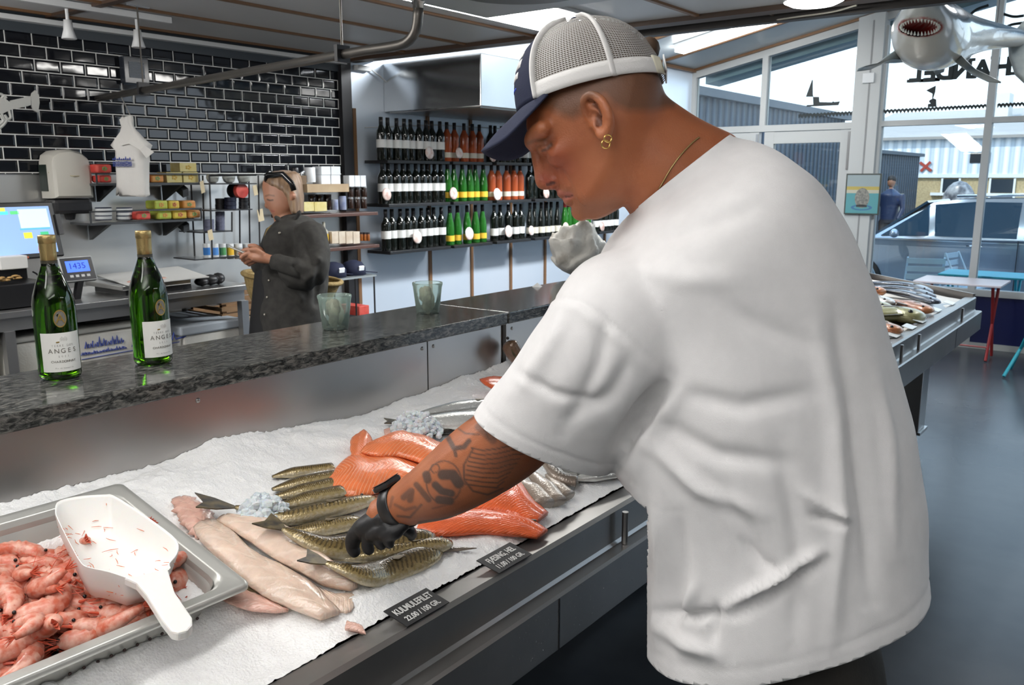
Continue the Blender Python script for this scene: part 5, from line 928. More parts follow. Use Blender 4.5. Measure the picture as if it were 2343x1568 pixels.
def attrmix(nt,b,name,colA_socket_or_col,col,strength=1.):
    at=nt.nodes.new('ShaderNodeAttribute'); at.attribute_name=name; mx=nt.nodes.new('ShaderNodeMix'); mx.data_type='RGBA'
    f=at.outputs['Fac']
    if strength!=1.: f=mth(nt,'MULTIPLY',f,strength)
    nt.links.new(f,mx.inputs[0])
    if isinstance(colA_socket_or_col,tuple): mx.inputs[6].default_value=(*colA_socket_or_col,1)
    else: nt.links.new(colA_socket_or_col,mx.inputs[6])
    mx.inputs[7].default_value=(*col,1); return mx.outputs[2]
def skinmat(name,base,base2,layers):
    m=bpy.data.materials.new(name); m.use_nodes=True; nt,b=nodes(m); t=nt.nodes.new('ShaderNodeTexCoord'); n1=nt.nodes.new('ShaderNodeTexNoise'); n1.inputs['Scale'].default_value=14; n1.inputs['Detail'].default_value=5; nt.links.new(t.outputs['Object'],n1.inputs['Vector'])
    s=ramp(nt,n1.outputs[0],[(.35,base),(.65,base2)]).outputs[0]
    for nm,c,k in layers: s=attrmix(nt,b,nm,s,c,k)
    nt.links.new(s,b.inputs['Base Color']); b.inputs['Roughness'].default_value=.48; b.inputs['Subsurface Weight'].default_value=.12; b.inputs['Subsurface Radius'].default_value=(.012,.004,.002); b.inputs['Subsurface Scale'].default_value=.6
    n2=nt.nodes.new('ShaderNodeTexNoise'); n2.inputs['Scale'].default_value=420; nt.links.new(t.outputs['Object'],n2.inputs['Vector']); bu=nt.nodes.new('ShaderNodeBump'); bu.inputs['Distance'].default_value=.0004; nt.links.new(n2.outputs[0],bu.inputs['Height']); nt.links.new(bu.outputs[0],b.inputs['Normal']); return m
# ---------------------------------------------------------------- the woman behind the counter
WD=4.3
def wz(x,y): return Z3(x,y)
def wr(xl,yl,xr,yr,thick,d=WD,**k): (a,b_),(c,e)=Z3(xl,yl),Z3(xr,yr); return ring(a,b_,c,e,d,thick,**k)
wo=dp(*Z3(900,1000),WD); wom=thing('person','woman with bobbed hair in a dark grey shirt jacket, looking at her phone','person',(wo[0],wo[1],0))
b_=MB(); b_.loft(resample([wr(820,150,900,148,.02),wr(762,165,962,160,.05),wr(722,200,985,195,.066),wr(706,240,995,235,.072),wr(702,280,1000,275,.074),wr(710,325,1000,320,.074),wr(714,362,996,360,.073),wr(724,392,985,390,.071),wr(742,430,968,430,.067),wr(760,460,952,455,.060),wr(776,487,938,480,.052),wr(795,508,922,500,.042),wr(830,524,905,512,.025)],30))
pxtube(b_,[(*Z3(735,395),WD-.004,.010),(*Z3(741,418),WD-.004,.017),(*Z3(752,432),WD-.004,.014)]); pxtube(b_,[(*Z3(778,462),WD,.012),(*Z3(800,462),WD-.01,.012)])
pxtube(b_,[(*Z3(860,440),WD+.01,.062),(*Z3(885,520),WD+.01,.060),(*Z3(910,600),WD+.02,.075)])
pxtube(b_,[(*Z3(928,318),WD-.072,.012),(*Z3(940,345),WD-.078,.016),(*Z3(930,385),WD-.072,.010)])
# hands: near hand holds the phone, thumb above it
def whand(d,dx=0,dy=0):
    pxtube(b_,[(*Z3(830+dx,858+dy),d,.032),(*Z3(760+dx,850+dy),d,.030),(*Z3(690+dx,835+dy),d,.036),(*Z3(630+dx,825+dy),d,.032)],flat=.75)
    for k,(a,b2,c,e) in enumerate((((640,800),(590,800),(545,818),(530,838)),((635,825),(585,832),(548,845),(545,858)),((640,845),(595,858),(566,870),(572,880)),((655,860),(615,875),(592,885),(598,893)))):
        pxtube(b_,[(*Z3(p[0]+dx,p[1]+dy),d-.01+.014*k,.0115) for p in (a,b2,c,e)],10)
    pxtube(b_,[(*Z3(700+dx,810+dy),d-.02,.015),(*Z3(650+dx,775+dy),d-.03,.013),(*Z3(600+dx,770+dy),d-.03,.010)],10)
whand(WD-.27); whand(WD-.10,-10,-30)
V,N,Fc=remesh(b_,.0045,3); U,Vv,_=projv(V); X_,Y_=(U-400)*3.485,(Vv-350)*3.485
lash=np.clip(1.3-segd(X_,Y_,[(738,372),(758,380),(782,376)])[0]/7,0,1); brow=np.clip(1.2-segd(X_,Y_,[(722,345),(750,336),(790,342)])[0]/8,0,1); lip=np.clip(1.3-segd(X_,Y_,[(772,463),(792,466)])[0]/8,0,1)
wsk=skinmat('woman_skin',(.42,.19,.11),(.48,.23,.14),(('lash',(.03,.02,.015),.9),('brow',(.10,.05,.03),.7),('lip',(.40,.10,.08),.8)))
meshobj('body',V,Fc,wsk,wom,{'lash':lash,'brow':brow,'lip':lip})
h=MB(); h.loft(resample([wr(830,140,905,140,.02),wr(750,160,975,155,.058),wr(714,205,998,190,.077),wr(726,250,1010,235,.082),wr(772,275,1014,265,.083),wr(850,310,1016,300,.084),wr(895,350,1018,345,.085),wr(915,400,1018,400,.085),wr(930,440,1014,445,.084),wr(945,475,1008,480,.08),wr(950,482,1004,484,.04)],30))
V,N,Fc=remesh(h,.006,2); V=V+N*np.array([.004*mnoise.noise((p[0]*60,p[1]*60,p[2]*6)) for p in V])[:,None]
meshobj('hair',V,Fc,M('hair_ash',(.17,.095,.05),.45,col2=(.33,.21,.12),cs=60,stretch=(1,1,.12),sheen=.2),wom)
j=MB(); jr=[wr(850,505,985,482,.07),wr(800,545,1060,515,.12),wr(755,610,1140,575,.185),wr(722,700,1195,680,.19),wr(705,800,1217,800,.17),wr(695,1000,1216,1000,.165),wr(690,1200,1204,1190,.175),wr(688,1420,1192,1340,.185),wr(690,1560,1190,1480,.185)]
j.loft(resample(jr,30)); pxtube(j,[(*Z3(1075,640),WD-.12,.085),(*Z3(1110,800),WD-.17,.085),(*Z3(1060,960),WD-.22,.082),(*Z3(930,935),WD-.26,.068),(*Z3(800,865),WD-.27,.050)])
pxtube(j,[(*Z3(830,640),WD+.15,.075),(*Z3(760,850),WD+.10,.07),(*Z3(700,890),WD-.02,.06),(*Z3(720,860),WD-.09,.045)])
V,N,Fc=remesh(j,.008,4); U,Vv,_=projv(V); X_,Y_=(U-400)*3.485,(Vv-350)*3.485; D=np.array([.010*mnoise.noise(p*7)+.004*mnoise.noise(p*20) for p in V])
for P,a,w in (([(1000,640),(1060,760),(1100,880)],-.012,26),([(1040,1010),(1110,960),(1140,860)],.014,24),([(950,900),(1010,980)],-.014,18),([(1130,900),(1130,1200)],-.014,30),([(780,960),(900,990),(1010,1020)],-.014,16),([(900,1060),(1000,1160)],.012,30)):
    d,_=segd(X_,Y_,P); D=D+a*np.exp(-(d/w)**2)
V=V+N*D[:,None]; jm=M('grey_denim',(.024,.0225,.0205),.85,col2=(.038,.036,.032),cs=30,bump=.0006,bs=300); meshobj('jacket',V,Fc,jm,wom)
for x,y in ((752,1018),(737,1152),(718,1290),(835,640)): 
    # find the jacket surface below the pixel
    U,Vv,dd=projv(V); m=np.hypot((U-400)*3.485-x,(Vv-350)*3.485-y)<9; p=dp(*Z3(x,y),(dd[m].min() if m.any() else WD-.15)-.002); MB().ell(p,(.007,0,0),(0,.007,0),(0,0,.007),8,6).build('button',M('button_metal',(.45,.42,.36),.3,.8),wom,True)
c=MB(); 
for P in ([(815,520),(860,560),(905,600)],[(905,600),(950,545),(990,480)]): pxtube(c,[(*Z3(a,b2),WD-.10+.0*a,.022) for a,b2 in P],flat=.5)
c.build('collar',jm,wom,True)
dk=MB(); dk.loft(resample([wr(760,600,900,560,.09),wr(690,760,900,760,.10),wr(650,930,1000,930,.12),wr(622,1200,1010,1200,.13),wr(606,1420,1020,1420,.14),wr(600,1750,1060,1750,.15)],24)); dk.build('dress',M('black_cloth',(.008,.008,.009),.8),wom,True)
lg=MB(); base=np.array((wo[0],wo[1],0))
for s_ in (-1,1):
    o_=np.array((.09*s_*fw[0],.09*s_*fw[1],0)); MB().tube([base+o_+(0,0,.75),base+o_+(0,0,.45),base+o_+(0,0,.08)],[.08,.055,.035],12).build('leg',wsk,wom,True)
    MB().ell(base+o_+np.array((-.03,.05,.035)),(-.05,.09,0),(.035,.02,0),(0,0,.035),12,8).build('shoe',black,wom,True)
g=MB(); sg=M('sunglass_black',(.01,.01,.011),.12)
for dd in (-.045,.035): g.ell(dp(*Z3(745,185),WD+dd),rt*.016,(up*.034+rt*.012),fw*.034,12,8)
g.tube([dp(*Z3(735,180),WD-.07),dp(*Z3(860,170),WD-.088),dp(*Z3(930,240),WD-.092),dp(*Z3(950,300),WD-.09)],.008,6,flat=2.); g.tube([dp(*Z3(722,180),WD-.06),dp(*Z3(718,175),WD),dp(*Z3(722,180),WD+.05)],.006,6); g.build('sunglasses',sg,wom,True)
pc=dp(*Z3(522,783),WD-.22); ax=(dp(*Z3(585,812),WD-.22)-dp(*Z3(462,760),WD-.22))/2; az_=np.cross(ax,fw); az_/=np.linalg.norm(az_); ay=fw*.034; obj1('phone','light metal mobile phone held in the woman\'s hands','phone',MB().obox(pc,ax*1.15,ay,az_*.005),M('phone_metal',(.35,.34,.32),.3,.7),bevel=.003)
bs=M('straw',(.36,.26,.11),.8,col2=(.25,.17,.06),cs=70,bump=.003,bs=120); bk_=thing('straw_bag','woven straw basket bag carried behind the woman','bag',dp(*Z3(930,1150),WD+.28)); 
rr=[wr(700,1330,1150,1310,.08,WD+.28),wr(600,1130,1270,1140,.13,WD+.28),wr(556,950,1322,1040,.17,WD+.28)]; Q=resample(rr,14); inn=[[p*.97+np.mean(r,0)*.03 for p in r] for r in Q[::-1]]
MB().loft(Q+inn[:-1]).build('basket',bs,bk_,True); Rr=Q[-1]; MB().tube([np.array(p) for p in Rr]+[np.array(Rr[0])],.013,8,caps=False).build('rim',bs,bk_,True)
MB().tube(catmull([Rr[8],np.array(Rr[8])+(0,0,.25),dp(*Z3(960,560),WD+.22),np.array(Rr[20])+(0,0,.25),Rr[20]],24),.010,8).build('strap',bs,bk_,True)
# ---------------------------------------------------------------- the man at the counter
HD=1.25; HK=HD/1950; PS=math.radians(10)
mo=dp(1795,1430,1.30); man=thing('person','man in white t-shirt, trucker cap and black glove reaching over the fish','person',(mo[0],mo[1],0))
def HP(a,b,c=0.,o=(1385,285)):             # head frame: forward, up (image pixels), towards the viewer (metres)
    am,cm=a*HK,c; a2=(am*math.cos(PS)+cm*math.sin(PS))/HK; dd=am*math.sin(PS)-cm*math.cos(PS)
    q=CAMP+ray(o[0]-.866*a2-.5*b,o[1]+.5*a2-.866*b)*HD; return q+fw*dd
def hring(b,af,ab,hw,n=40,sq=2.15):
    out=[]; m,hf=(af+ab)/2,(af-ab)/2
    for t in np.linspace(0,2*math.pi,n,endpoint=False):
        c,s=math.cos(t),math.sin(t); out.append(HP(m+hf*math.copysign(abs(c)**(2/sq),c),b,hw*math.copysign(abs(s)**(2/sq),s)*(1-.16*c)))
    return out
def htube(m,pts,seg=14,flat=1.):
    P=[HP(a,b,c) for a,b,c,_ in pts]; n=len(pts)*4; C=catmull(P,n); r=[max(.001,float(x[0])) for x in catmull([np.array([p[3]]) for p in pts],n)]
    t0=(C[0]-C[1])/np.linalg.norm(C[0]-C[1]); t1=(C[-1]-C[-2])/np.linalg.norm(C[-1]-C[-2]); m.tube([C[0]+t0*r[0]*.7]+C+[C[-1]+t1*r[-1]*.7],[r[0]*.5]+r+[r[-1]*.5],seg,flat=flat)
B=MB(); HR=[(216,-28,-72,.022),(202,28,-95,.043),(180,74,-116,.055),(150,112,-134,.063),(118,140,-145,.069),(85,160,-152,.073),(55,170,-156,.0765),(36,166,-156,.0768),(10,163,-153,.0755),(-20,160,-142,.0725),(-50,160,-126,.0685),(-66,162,-114,.0655),(-82,164,-100,.0625),(-98,160,-84,.059),(-108,160,-74,.057),(-118,154,-60,.0545),(-133,156,-44,.0505),(-150,154,-26,.044),(-165,143,-6,.036),(-176,126,22,.026),(-181,104,44,.012)]
HRi=[tuple(x) for x in catmull([np.array(h_) for h_ in HR],60)]
B.loft([hring(*h_) for h_ in HRi])
htube(B,[(164,42,0,.007),(172,18,0,.0085),(180,-10,0,.0095),(187,-34,0,.0115),(186,-44,0,.0115)]); htube(B,[(182,-44,0,.010),(170,-54,.009,.0085),(162,-50,.015,.007)]); htube(B,[(182,-44,0,.010),(170,-54,-.009,.0085),(162,-50,-.015,.007)])
htube(B,[(138,-92,-.026,.004),(156,-86,-.012,.0075),(162,-83,0,.0085),(156,-86,.012,.0075),(138,-92,.026,.004)],10); htube(B,[(138,-96,-.024,.004),(152,-105,-.011,.008),(157,-106,0,.009),(152,-105,.011,.008),(138,-96,.024,.004)],10)
htube(B,[(150,10,0,.012),(155,-20,0,.016),(158,-42,0,.019),(150,-60,0,.015)]); htube(B,[(138,-138,-.012,.013),(146,-142,0,.015),(138,-138,.012,.013)]); htube(B,[(122,50,.058,.012),(145,54,.040,.013),(160,52,.016,.013),(162,50,0,.012),(160,52,-.016,.013),(145,54,-.040,.012)])
htube(B,[(130,-14,.036,.018),(100,-12,.045,.018),(60,-4,.050,.016)]); htube(B,[(150,20,.020,.008),(147,19,.032,.009),(138,18,.042,.007)])
htube(B,[(118,-125,.030,.016),(70,-108,.044,.016),(22,-70,.056,.014),(8,-20,.062,.012)])
pxtube(B,[(1430,300,1.25,.062),(1490,372,1.26,.070),(1550,432,1.275,.084),(1600,500,1.285,.105),(1640,580,1.29,.11)],20)
pxtube(B,[(1470,290,1.25,.055),(1545,345,1.26,.058),(1620,400,1.27,.07)],16)
e2=lambda x,y:(1050+x/2.703,20+y/2.703)
def epts(P,r): return [(*e2(x,y),d,rr) for (x,y,d),rr in zip(P,r if isinstance(r,(list,tuple)) else [r]*len(P))]
ED=HD-.083
pxtube(B,epts([(812,668,ED+.012),(778,612,ED+.004),(772,565,ED-.002),(800,535,ED-.006),(845,540,ED-.012),(890,578,ED-.018),(922,640,ED-.02),(935,705,ED-.017),(922,755,ED-.01),(896,783,ED-.004),(872,765,ED+.003)],[.006,.0055,.0055,.006,.0065,.0068,.0068,.0065,.0075,.0085,.008]),10)
pxtube(B,epts([(815,600,ED+.004),(858,622,ED-.005),(888,672,ED-.008),(892,722,ED-.004)],.0062),10); pxtube(B,epts([(860,690,ED+.006),(852,720,ED+.004),(862,742,ED+.002)],.007),10)
m=[(*e2(x,y),ED+.010) for x,y in ((830,575),(880,620),(905,690),(890,750),(850,700),(820,640))]; B.ell(dp(*e2(865,665),ED+.012),rt*.020,-up*.036+rt*.012,fw*.010,14,8)
arm=[(1500,690,1.29,.060),(1400,770,1.275,.060),(1285,880,1.28,.062),(1182,992,1.33,.064),(1092,1058,1.375,.0635),(1012,1112,1.42,.055),(952,1142,1.455,.0435),(905,1164,1.49,.0345),(868,1182,1.50,.030)]
pxtube(B,arm,26)
# far arm, resting towards the rim, hidden by the body from here
RS=dp(1650,600,1.52); pxr=[RS,RS+(.03,-.03,-.28),RS+(.03,.0,-.55)]; C=catmull(pxr,16); B.tube(C,[lerp(.07,.035,i/15) for i in range(16)],16); B.ell(C[-1]+(0,.01,-.07),(.02,0,0),(0,.04,0),(0,0,.07),12,8)
for k in range(4): B.tube([C[-1]+(0,-.02+.018*k,-.12),C[-1]+(-.008,-.022+.019*k,-.165),C[-1]+(-.02,-.02+.018*k,-.19)],.0088,8)
V,N,Fc=remesh(B,.0024,5,.5); U,Vv,Dd=projv(V); nm_=(U>1435)&(U+Vv*.25>1500)&(Vv<700)&(Vv>150); nm_&=~((U<1425)&(Vv<330)); V=lapsmooth(V,Fc,nm_,60); ck=(U<1440)&(U>1232)&(Vv>290)&(Vv<500)&(N@(-fw)>.2)&~((U<1285)&(Vv>400))&~((U<1272)&(Vv<362))&~((U>1328)&(Vv<322))&~((U<1312)&(Vv>425)&(Vv<470)); V=lapsmooth(V,Fc,ck,70); U,Vv,Dd=projv(V); vis=(N@(-fw)>-.15)
ZX,ZY=(U-1050)*2.703,(Vv-20)*2.703
def zd(P): return segd(ZX,ZY,P)[0]
isH=(Dd<HD+.02)&(Vv<520)&(U<1660)
Dp=-.0035*np.exp(-(zd([(520,850),(560,845)])/22)**2)*isH
Dp=Dp-.007*np.exp(-(zd([(838,610),(868,660),(862,720)])/15)**2)*isH
Dp=Dp-.0025*np.exp(-(zd([(640,1166),(700,1160)])/8)**2)*isH-.003*np.exp(-(((ZX-575)/22)**2+((ZY-1085)/10)**2))*isH
Dp=Dp-.002*np.exp(-(zd([(640,1010),(680,1080),(700,1130)])/16)**2)*isH
V=V+N*Dp[:,None]
sm=lambda d,w,s=1.:np.clip((w+s-d)/s,0,1)
def inpoly(P):
    r=np.zeros(ZX.shape,bool); n=len(P)
    for i in range(n):
        (x0,y0),(x1,y1)=P[i],P[(i+1)%n]; c=((y0>ZY)!=(y1>ZY))&(ZX<(x1-x0)*(ZY-y0)/(y1-y0+1e-9)+x0); r^=c
    return r
hp=[(400,400),(470,600),(560,620),(640,672),(710,690),(760,655),(780,560),(900,540),(950,600),(1050,640),(1200,640),(1330,610),(1400,400),(900,0)]
dh=segd(ZX,ZY,hp[1:12])[0]; hair=np.where(inpoly(hp),np.clip(.45+dh/70,0,1),np.clip(.45-dh/45,0,1))*isH; hair=hair*(Vv<290)
beard=np.exp(-(zd([(740,1240),(830,1240),(960,1220)])/60)**2)*isH*.8+np.exp(-(zd([(640,1120),(690,1140)])/18)**2)*isH*.5
brow=sm(zd([(430,832),(470,815),(530,812)]),6,10)*isH*vis; lash=sm(zd([(515,880),(545,868),(566,838)]),5,8)*isH*vis+.5*sm(zd([(500,850),(540,835)]),8,12)*isH*vis
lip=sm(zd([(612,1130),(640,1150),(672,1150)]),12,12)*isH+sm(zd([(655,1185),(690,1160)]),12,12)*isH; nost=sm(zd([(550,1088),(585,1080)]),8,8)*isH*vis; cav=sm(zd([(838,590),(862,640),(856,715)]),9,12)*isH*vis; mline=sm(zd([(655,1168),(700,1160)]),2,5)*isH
red=np.exp(-((ZX-620)**2+(ZY-960)**2)/120**2)*isH+np.exp(-(zd([(560,1080),(520,1050)])/40)**2)*isH
# tattoos on the forearm
TX,TY=(U-680)*3.485,(Vv-880)*3.485; td=lambda P:segd(TX,TY,P)[0]; isA=(Vv>900)&vis
tat=np.zeros(U.shape)
def tl_(P,w,s=5.,k=1.):
    global tat; tat=np.maximum(tat,k*sm(td(P),w,s))
def circ(cx,cy,r,n=28,ry=None): return [(cx+r*math.cos(t),cy+(ry or r)*math.sin(t)) for t in np.linspace(0,6.283,n)]
for k in range(9):
    y=505+k*36; tl_([(1390-8*k,y),(1480,y+22),(1600,y+8+3*k),(1760-20*k,y-30+6*k),(1850-25*k,y-20)],3,7,.85)
tl_([(1400,520),(1330,640),(1330,760),(1400,850),(1520,880),(1640,830)],4,8,.8); tat=np.maximum(tat,.55*np.exp(-(((TX-1680)/150)**2+((TY-640)/130)**2)))
tl_(circ(1170,780,140,30,170),3,7,.75); tl_([(1030,720),(1040,760)],26,14,.9); tl_([(1100,800),(1150,850),(1230,870)],22,14,.95); tl_([(1160,720),(1240,720),(1290,790)],34,16,.95); tl_([(1130,920),(1220,930)],26,14,.9); tl_(circ(1100,670,34),3,6,.8)
tl_([(1200,420),(1250,510),(1330,500),(1370,450)],14,12,.9); tl_([(1255,520),(1265,570)],10,8,.8); tl_([(1250,330),(1340,390),(1450,400)],4,7,.7); tl_([(1480,330),(1530,440),(1600,420)],5,8,.8); tl_([(1450,340),(1560,445)],24,20,.6); tl_([(1270,280),(1380,260)],20,16,.6)
tl_([(850,900),(910,850),(900,920)],20,14,.75); tl_([(950,800),(1000,860),(1050,920)],16,14,.8); tl_([(800,1050),(900,1060),(990,960)],6,8,.7); tl_([(780,960),(860,1000),(940,980)],8,10,.6); tl_([(970,1100),(1100,1080),(1250,1060)],5,8,.6); tl_([(1080,990),(1200,960)],4,7,.5); tl_([(760,900),(740,980)],8,10,.5); tl_([(1050,1120),(1180,1110),(1330,1060)],4,8,.5)
tat=tat*isA
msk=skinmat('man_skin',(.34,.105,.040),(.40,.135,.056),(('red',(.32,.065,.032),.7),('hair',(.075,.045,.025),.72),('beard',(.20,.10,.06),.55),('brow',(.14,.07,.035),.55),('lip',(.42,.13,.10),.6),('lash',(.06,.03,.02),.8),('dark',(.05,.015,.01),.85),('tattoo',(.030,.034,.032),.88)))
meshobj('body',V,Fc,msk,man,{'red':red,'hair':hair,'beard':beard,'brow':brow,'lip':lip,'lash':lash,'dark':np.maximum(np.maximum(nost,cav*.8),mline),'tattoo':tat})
BV=V; BU,BW,BD=projv(BV)
def surf(u,v,r=5,de=0.):
    m=np.hypot(BU-u,BW-v)<r; return (BD[m].min() if m.any() else HD-.07)+de
# ---- cap
CB=(1352,222)
def CP(x,y,c):
    xm=x*HK; x2=(xm*math.cos(PS)+c*math.sin(PS))/HK; dd=xm*math.sin(PS)-c*math.cos(PS); return CAMP+ray(CB[0]-.98*x2-.2*y,CB[1]+.2*x2-.98*y)*HD+fw*dd
def dome(th,t,o=1.):
    rf=(max(0,1-t**2.5))**(1/2.2); c_=math.cos(th); x=172*rf*c_*o*(1-(.10*t if c_<0 else 0)); return CP(x,176*t*o+(0 if t>0 else 0),.084*rf*math.sin(th)*o)
cap=thing('cap',None,None); cap.location=(0,0,0); cap.parent=man; cap.location=(float(CP(0,0,0)[0]-mo[0]),float(CP(0,0,0)[1]-mo[1]),float(CP(0,0,0)[2]))
navyc=M('cap_navy',(.012,.017,.045),.8,bump=.0004,bs=500); capw=M('cap_white',(.74,.73,.71),.75,bump=.0005,bs=400)
S1,S2=math.radians(49),math.radians(111); nt_=18
def patch(a0,a1,t0,t1,o=1.,n=26): return MB().grid(lambda i,j:dome(lerp(a0,a1,i),lerp(t0,t1,j),o),n,nt_)
patch(-S1,S1,0,.998).build('front_panel',navyc,cap,True,solid=.002)
mm_=bpy.data.materials.new('cap_mesh'); mm_.use_nodes=True; nt,b=nodes(mm_); b.inputs['Base Color'].default_value=(.50,.485,.46,1); b.inputs['Roughness'].default_value=.6
t=nt.nodes.new('ShaderNodeTexCoord'); sp=nt.nodes.new('ShaderNodeSeparateXYZ'); nt.links.new(t.outputs['UV'],sp.inputs[0])
su=mth(nt,'SINE',mth(nt,'MULTIPLY',sp.outputs[0],2*math.pi*150)); sv=mth(nt,'SINE',mth(nt,'MULTIPLY',sp.outputs[1],2*math.pi*40)); al=mth(nt,'MAXIMUM',mth(nt,'GREATER_THAN',sv,.05),mth(nt,'GREATER_THAN',su,.8)); nt.links.new(al,b.inputs['Alpha'])
hm2=MB(); hm2.loft([[dome(a,t_,.955) for a in np.linspace(0,6.283,36,endpoint=False)] for t_ in (.12,.3,.45,.6,.72,.82,.9,.96,.99)]); hm2.build('hair',M('hair_brown',(.07,.04,.022),.6),man,True)
for a0,a1 in ((S1,S2),(S2,math.pi),(-S2,-S1),(-math.pi,-S2)):
    o=patch(a0,a1,0,.998).build('mesh_panel',mm_,cap,True); uvset(o,[(lerp(a0,a1,i/25)/6.283+.5,j/17) for i in range(26) for j in range(18)])
for a in (S1,-S1,S2,-S2): MB().tube([dome(a,t_,1.006) for t_ in np.linspace(0,.99,20)],.0032,6,flat=2.4).build('seam',capw,cap,True)
for sgn in (1,-1): MB().grid(lambda i,j:dome(sgn*lerp(S1,math.radians(163),i),lerp(0,.19,j),1.012),30,4).build('sweatband',capw,cap,True,solid=.0025)
MB().grid(lambda i,j:CP(-172-2,lerp(2,38,j),.084*lerp(.42,-.42,i))+0*(CP(-8*math.cos((i-.5)*3),0,0)-CP(0,0,0)),12,3).build('strap',M('strap_plastic',(.80,.80,.80),.3),cap,True,solid=.002)
MB().grid(lambda i,j:dome(lerp(math.radians(150),math.radians(166),i),lerp(0,.22,j),1.02),6,4).build('strap_tab',M('strap_tab',(.72,.69,.55),.5),cap,True,solid=.002)
MB().ell(CP(2,180,0),CP(12,0,0)-CP(0,0,0),CP(0,7,0)-CP(0,0,0),CP(0,0,.007)-CP(0,0,0),12,8).build('button',navyc,cap,True)
half=[(86,-3,.073),(140,-40,.076),(198,-72,.069),(248,-76,.043),(273,-64,0)]; oc=half+[(x,y,-c) for x,y,c in half[::-1][1:]]; oc=catmull([np.array(p) for p in oc],41)
def brim(i,j):
    k=i*40; q=oc[min(40,int(round(k)))]; th=lerp(math.radians(58),-math.radians(58),i); inn=np.array((170*math.cos(th),-1,.083*math.sin(th))); p=lerp(inn,q,j); return CP(p[0],p[1]+6*math.sin(math.pi*j),p[2])
MB().grid(brim,41,12).build('brim',navyc,cap,True,solid=.003)
for (y0,y1,a0,a1,mat) in ((88,106,8,30,capw),(66,80,6,27,capw),(112,122,14,27,capw),(44,49,5,22,M('logo_blue',(.02,.06,.5),.5))):
    g=MB(); 
    for k in range(3):
        s0=lerp(a0,a1,k/3+.02); s1=lerp(a0,a1,k/3+.27); g.grid(lambda i,j:dome(math.radians(lerp(s0,s1,i)),lerp(y0,y1,j)/176,1.008),4,3)
    g.build('embroidery',mat,cap,True,solid=.0012)
t_=MB(); q=random.Random(4)
for k in range(60):
    a=HP(-128+q.uniform(-4,14),108+q.uniform(-22,26),q.uniform(-.02,.02)); t_.tube([a,a+(rt*.016+up*.006)*q.uniform(.6,1.2)+up*q.uniform(-.006,.010)+fw*q.uniform(-.006,.006)],[.0022,.0006],5)
t_.ell(CP(-148,72,0),rt*.016,up*.018,fw*.022,12,8); t_.build('hair_tuft',M('hair_brown',(.07,.04,.022),.6),man,True)
# ---- earrings, necklace
gd=M('gold',(.75,.50,.16),.2,1.)
for cu,cv,r in ((1391,317,8.5),(1386,330,9.5)):
    d0=surf(cu,cv-8,6)-.006; MB().tube([dp(cu+r*math.cos(a),cv+r*math.sin(a),d0+.004*math.sin(a+1)) for a in np.linspace(0,6.283,22)],.0011,6).build('earring',gd,man,True)
np_=[(1600,314),(1585,326),(1570,341),(1555,358),(1541,377),(1528,397),(1518,415),(1508,432)]; nk=[dp(u,v,surf(u,v,4,-.0006)) for u,v in np_]; MB().tube(catmull(nk,40),.0013,6).build('necklace',M('gold_dull',(.5,.36,.16),.3,1.,bump=.0008,bs=700),man,True)
# ---- glove
G=MB(); z5=lambda x,y:(680+x/3.485,880+y/3.485)
def g5(P,r,seg=14,flat=1.): pxtube(G,[(*z5(x,y),d,rr) for (x,y,d),rr in zip(P,r)],seg,flat)
g5([(765,1055,1.480),(690,1070,1.495),(600,1110,1.505),(520,1160,1.510),(475,1205,1.510)],[.031,.031,.031,.027,.019],18,.72); g5([(760,1120,1.470),(680,1160,1.480),(600,1190,1.490)],[.022,.022,.019],14,.8); g5([(860,1120,1.455),(780,1165,1.460),(700,1195,1.470)],[.012,.017,.017],14,.9)
g5([(505,1160,1.505),(455,1220,1.510),(440,1290,1.515),(462,1348,1.515)],[.016,.0145,.0125,.0105]); g5([(590,1180,1.490),(565,1240,1.495),(563,1290,1.495),(580,1332,1.497)],[.015,.0125,.011,.0095]); g5([(670,1190,1.480),(655,1240,1.480),(662,1270,1.480),(678,1292,1.480)],[.014,.0115,.0105,.009]); g5([(760,1180,1.470),(735,1230,1.465),(732,1262,1.465),(742,1284,1.467)],[.013,.011,.0095,.008]); g5([(830,1130,1.505),(890,1165,1.515),(912,1195,1.525),(908,1228,1.530)],[.014,.012,.010,.007])
g5([(700,1010,1.490),(745,1090,1.480),(800,1150,1.460)],[.020,.025,.014],14,.7)
V,N,Fc=remesh(G,.0024,4); D=np.array([.0012*mnoise.noise(p*60) for p in V]); meshobj('glove',V+N*D[:,None],Fc,M('black_rubber',(.012,.012,.013),.5,bump=.0004,bs=150),man)
# ---- watch
wa=dp(905,1164,1.49); wb=dp(1012,1112,1.42); wx=(wb-wa)/np.linalg.norm(wb-wa); wc_=wa+wx*.012; wu=up-wx*(up@wx)-0; wu=wu-rt*.55; wu=wu-wx*(wu@wx); wu/=np.linalg.norm(wu); ws=np.cross(wx,wu)
bk3=M('watch_black',(.014,.014,.015),.35); w_=MB()
w_.loft([[wc_+wx*h+(wu*math.cos(a)*.0405+ws*math.sin(a)*.040)*(1.0 if abs(h)<.012 else .97) for a in np.linspace(0,6.283,36,endpoint=False)] for h in (-.013,-.011,.011,.013)],True,False); w_.build('watch_strap',bk3,man,True,solid=.003)
wf_=wc_+wu*.045; MB().obox(wf_,wx*.019,ws*.021,wu*.006).build('watch_case',bk3,man,bevel=.005); MB().obox(wf_+wu*.0063,wx*.017,ws*.019,wu*.0006).build('watch_glass',M('watch_glass',(.02,.022,.025),.08),man,bevel=.0004); MB().obox(wf_-wx*.019,wx*.0012,ws*.018,wu*.004).build('watch_edge',M('watch_steel',(.6,.6,.6),.25,1.),man)
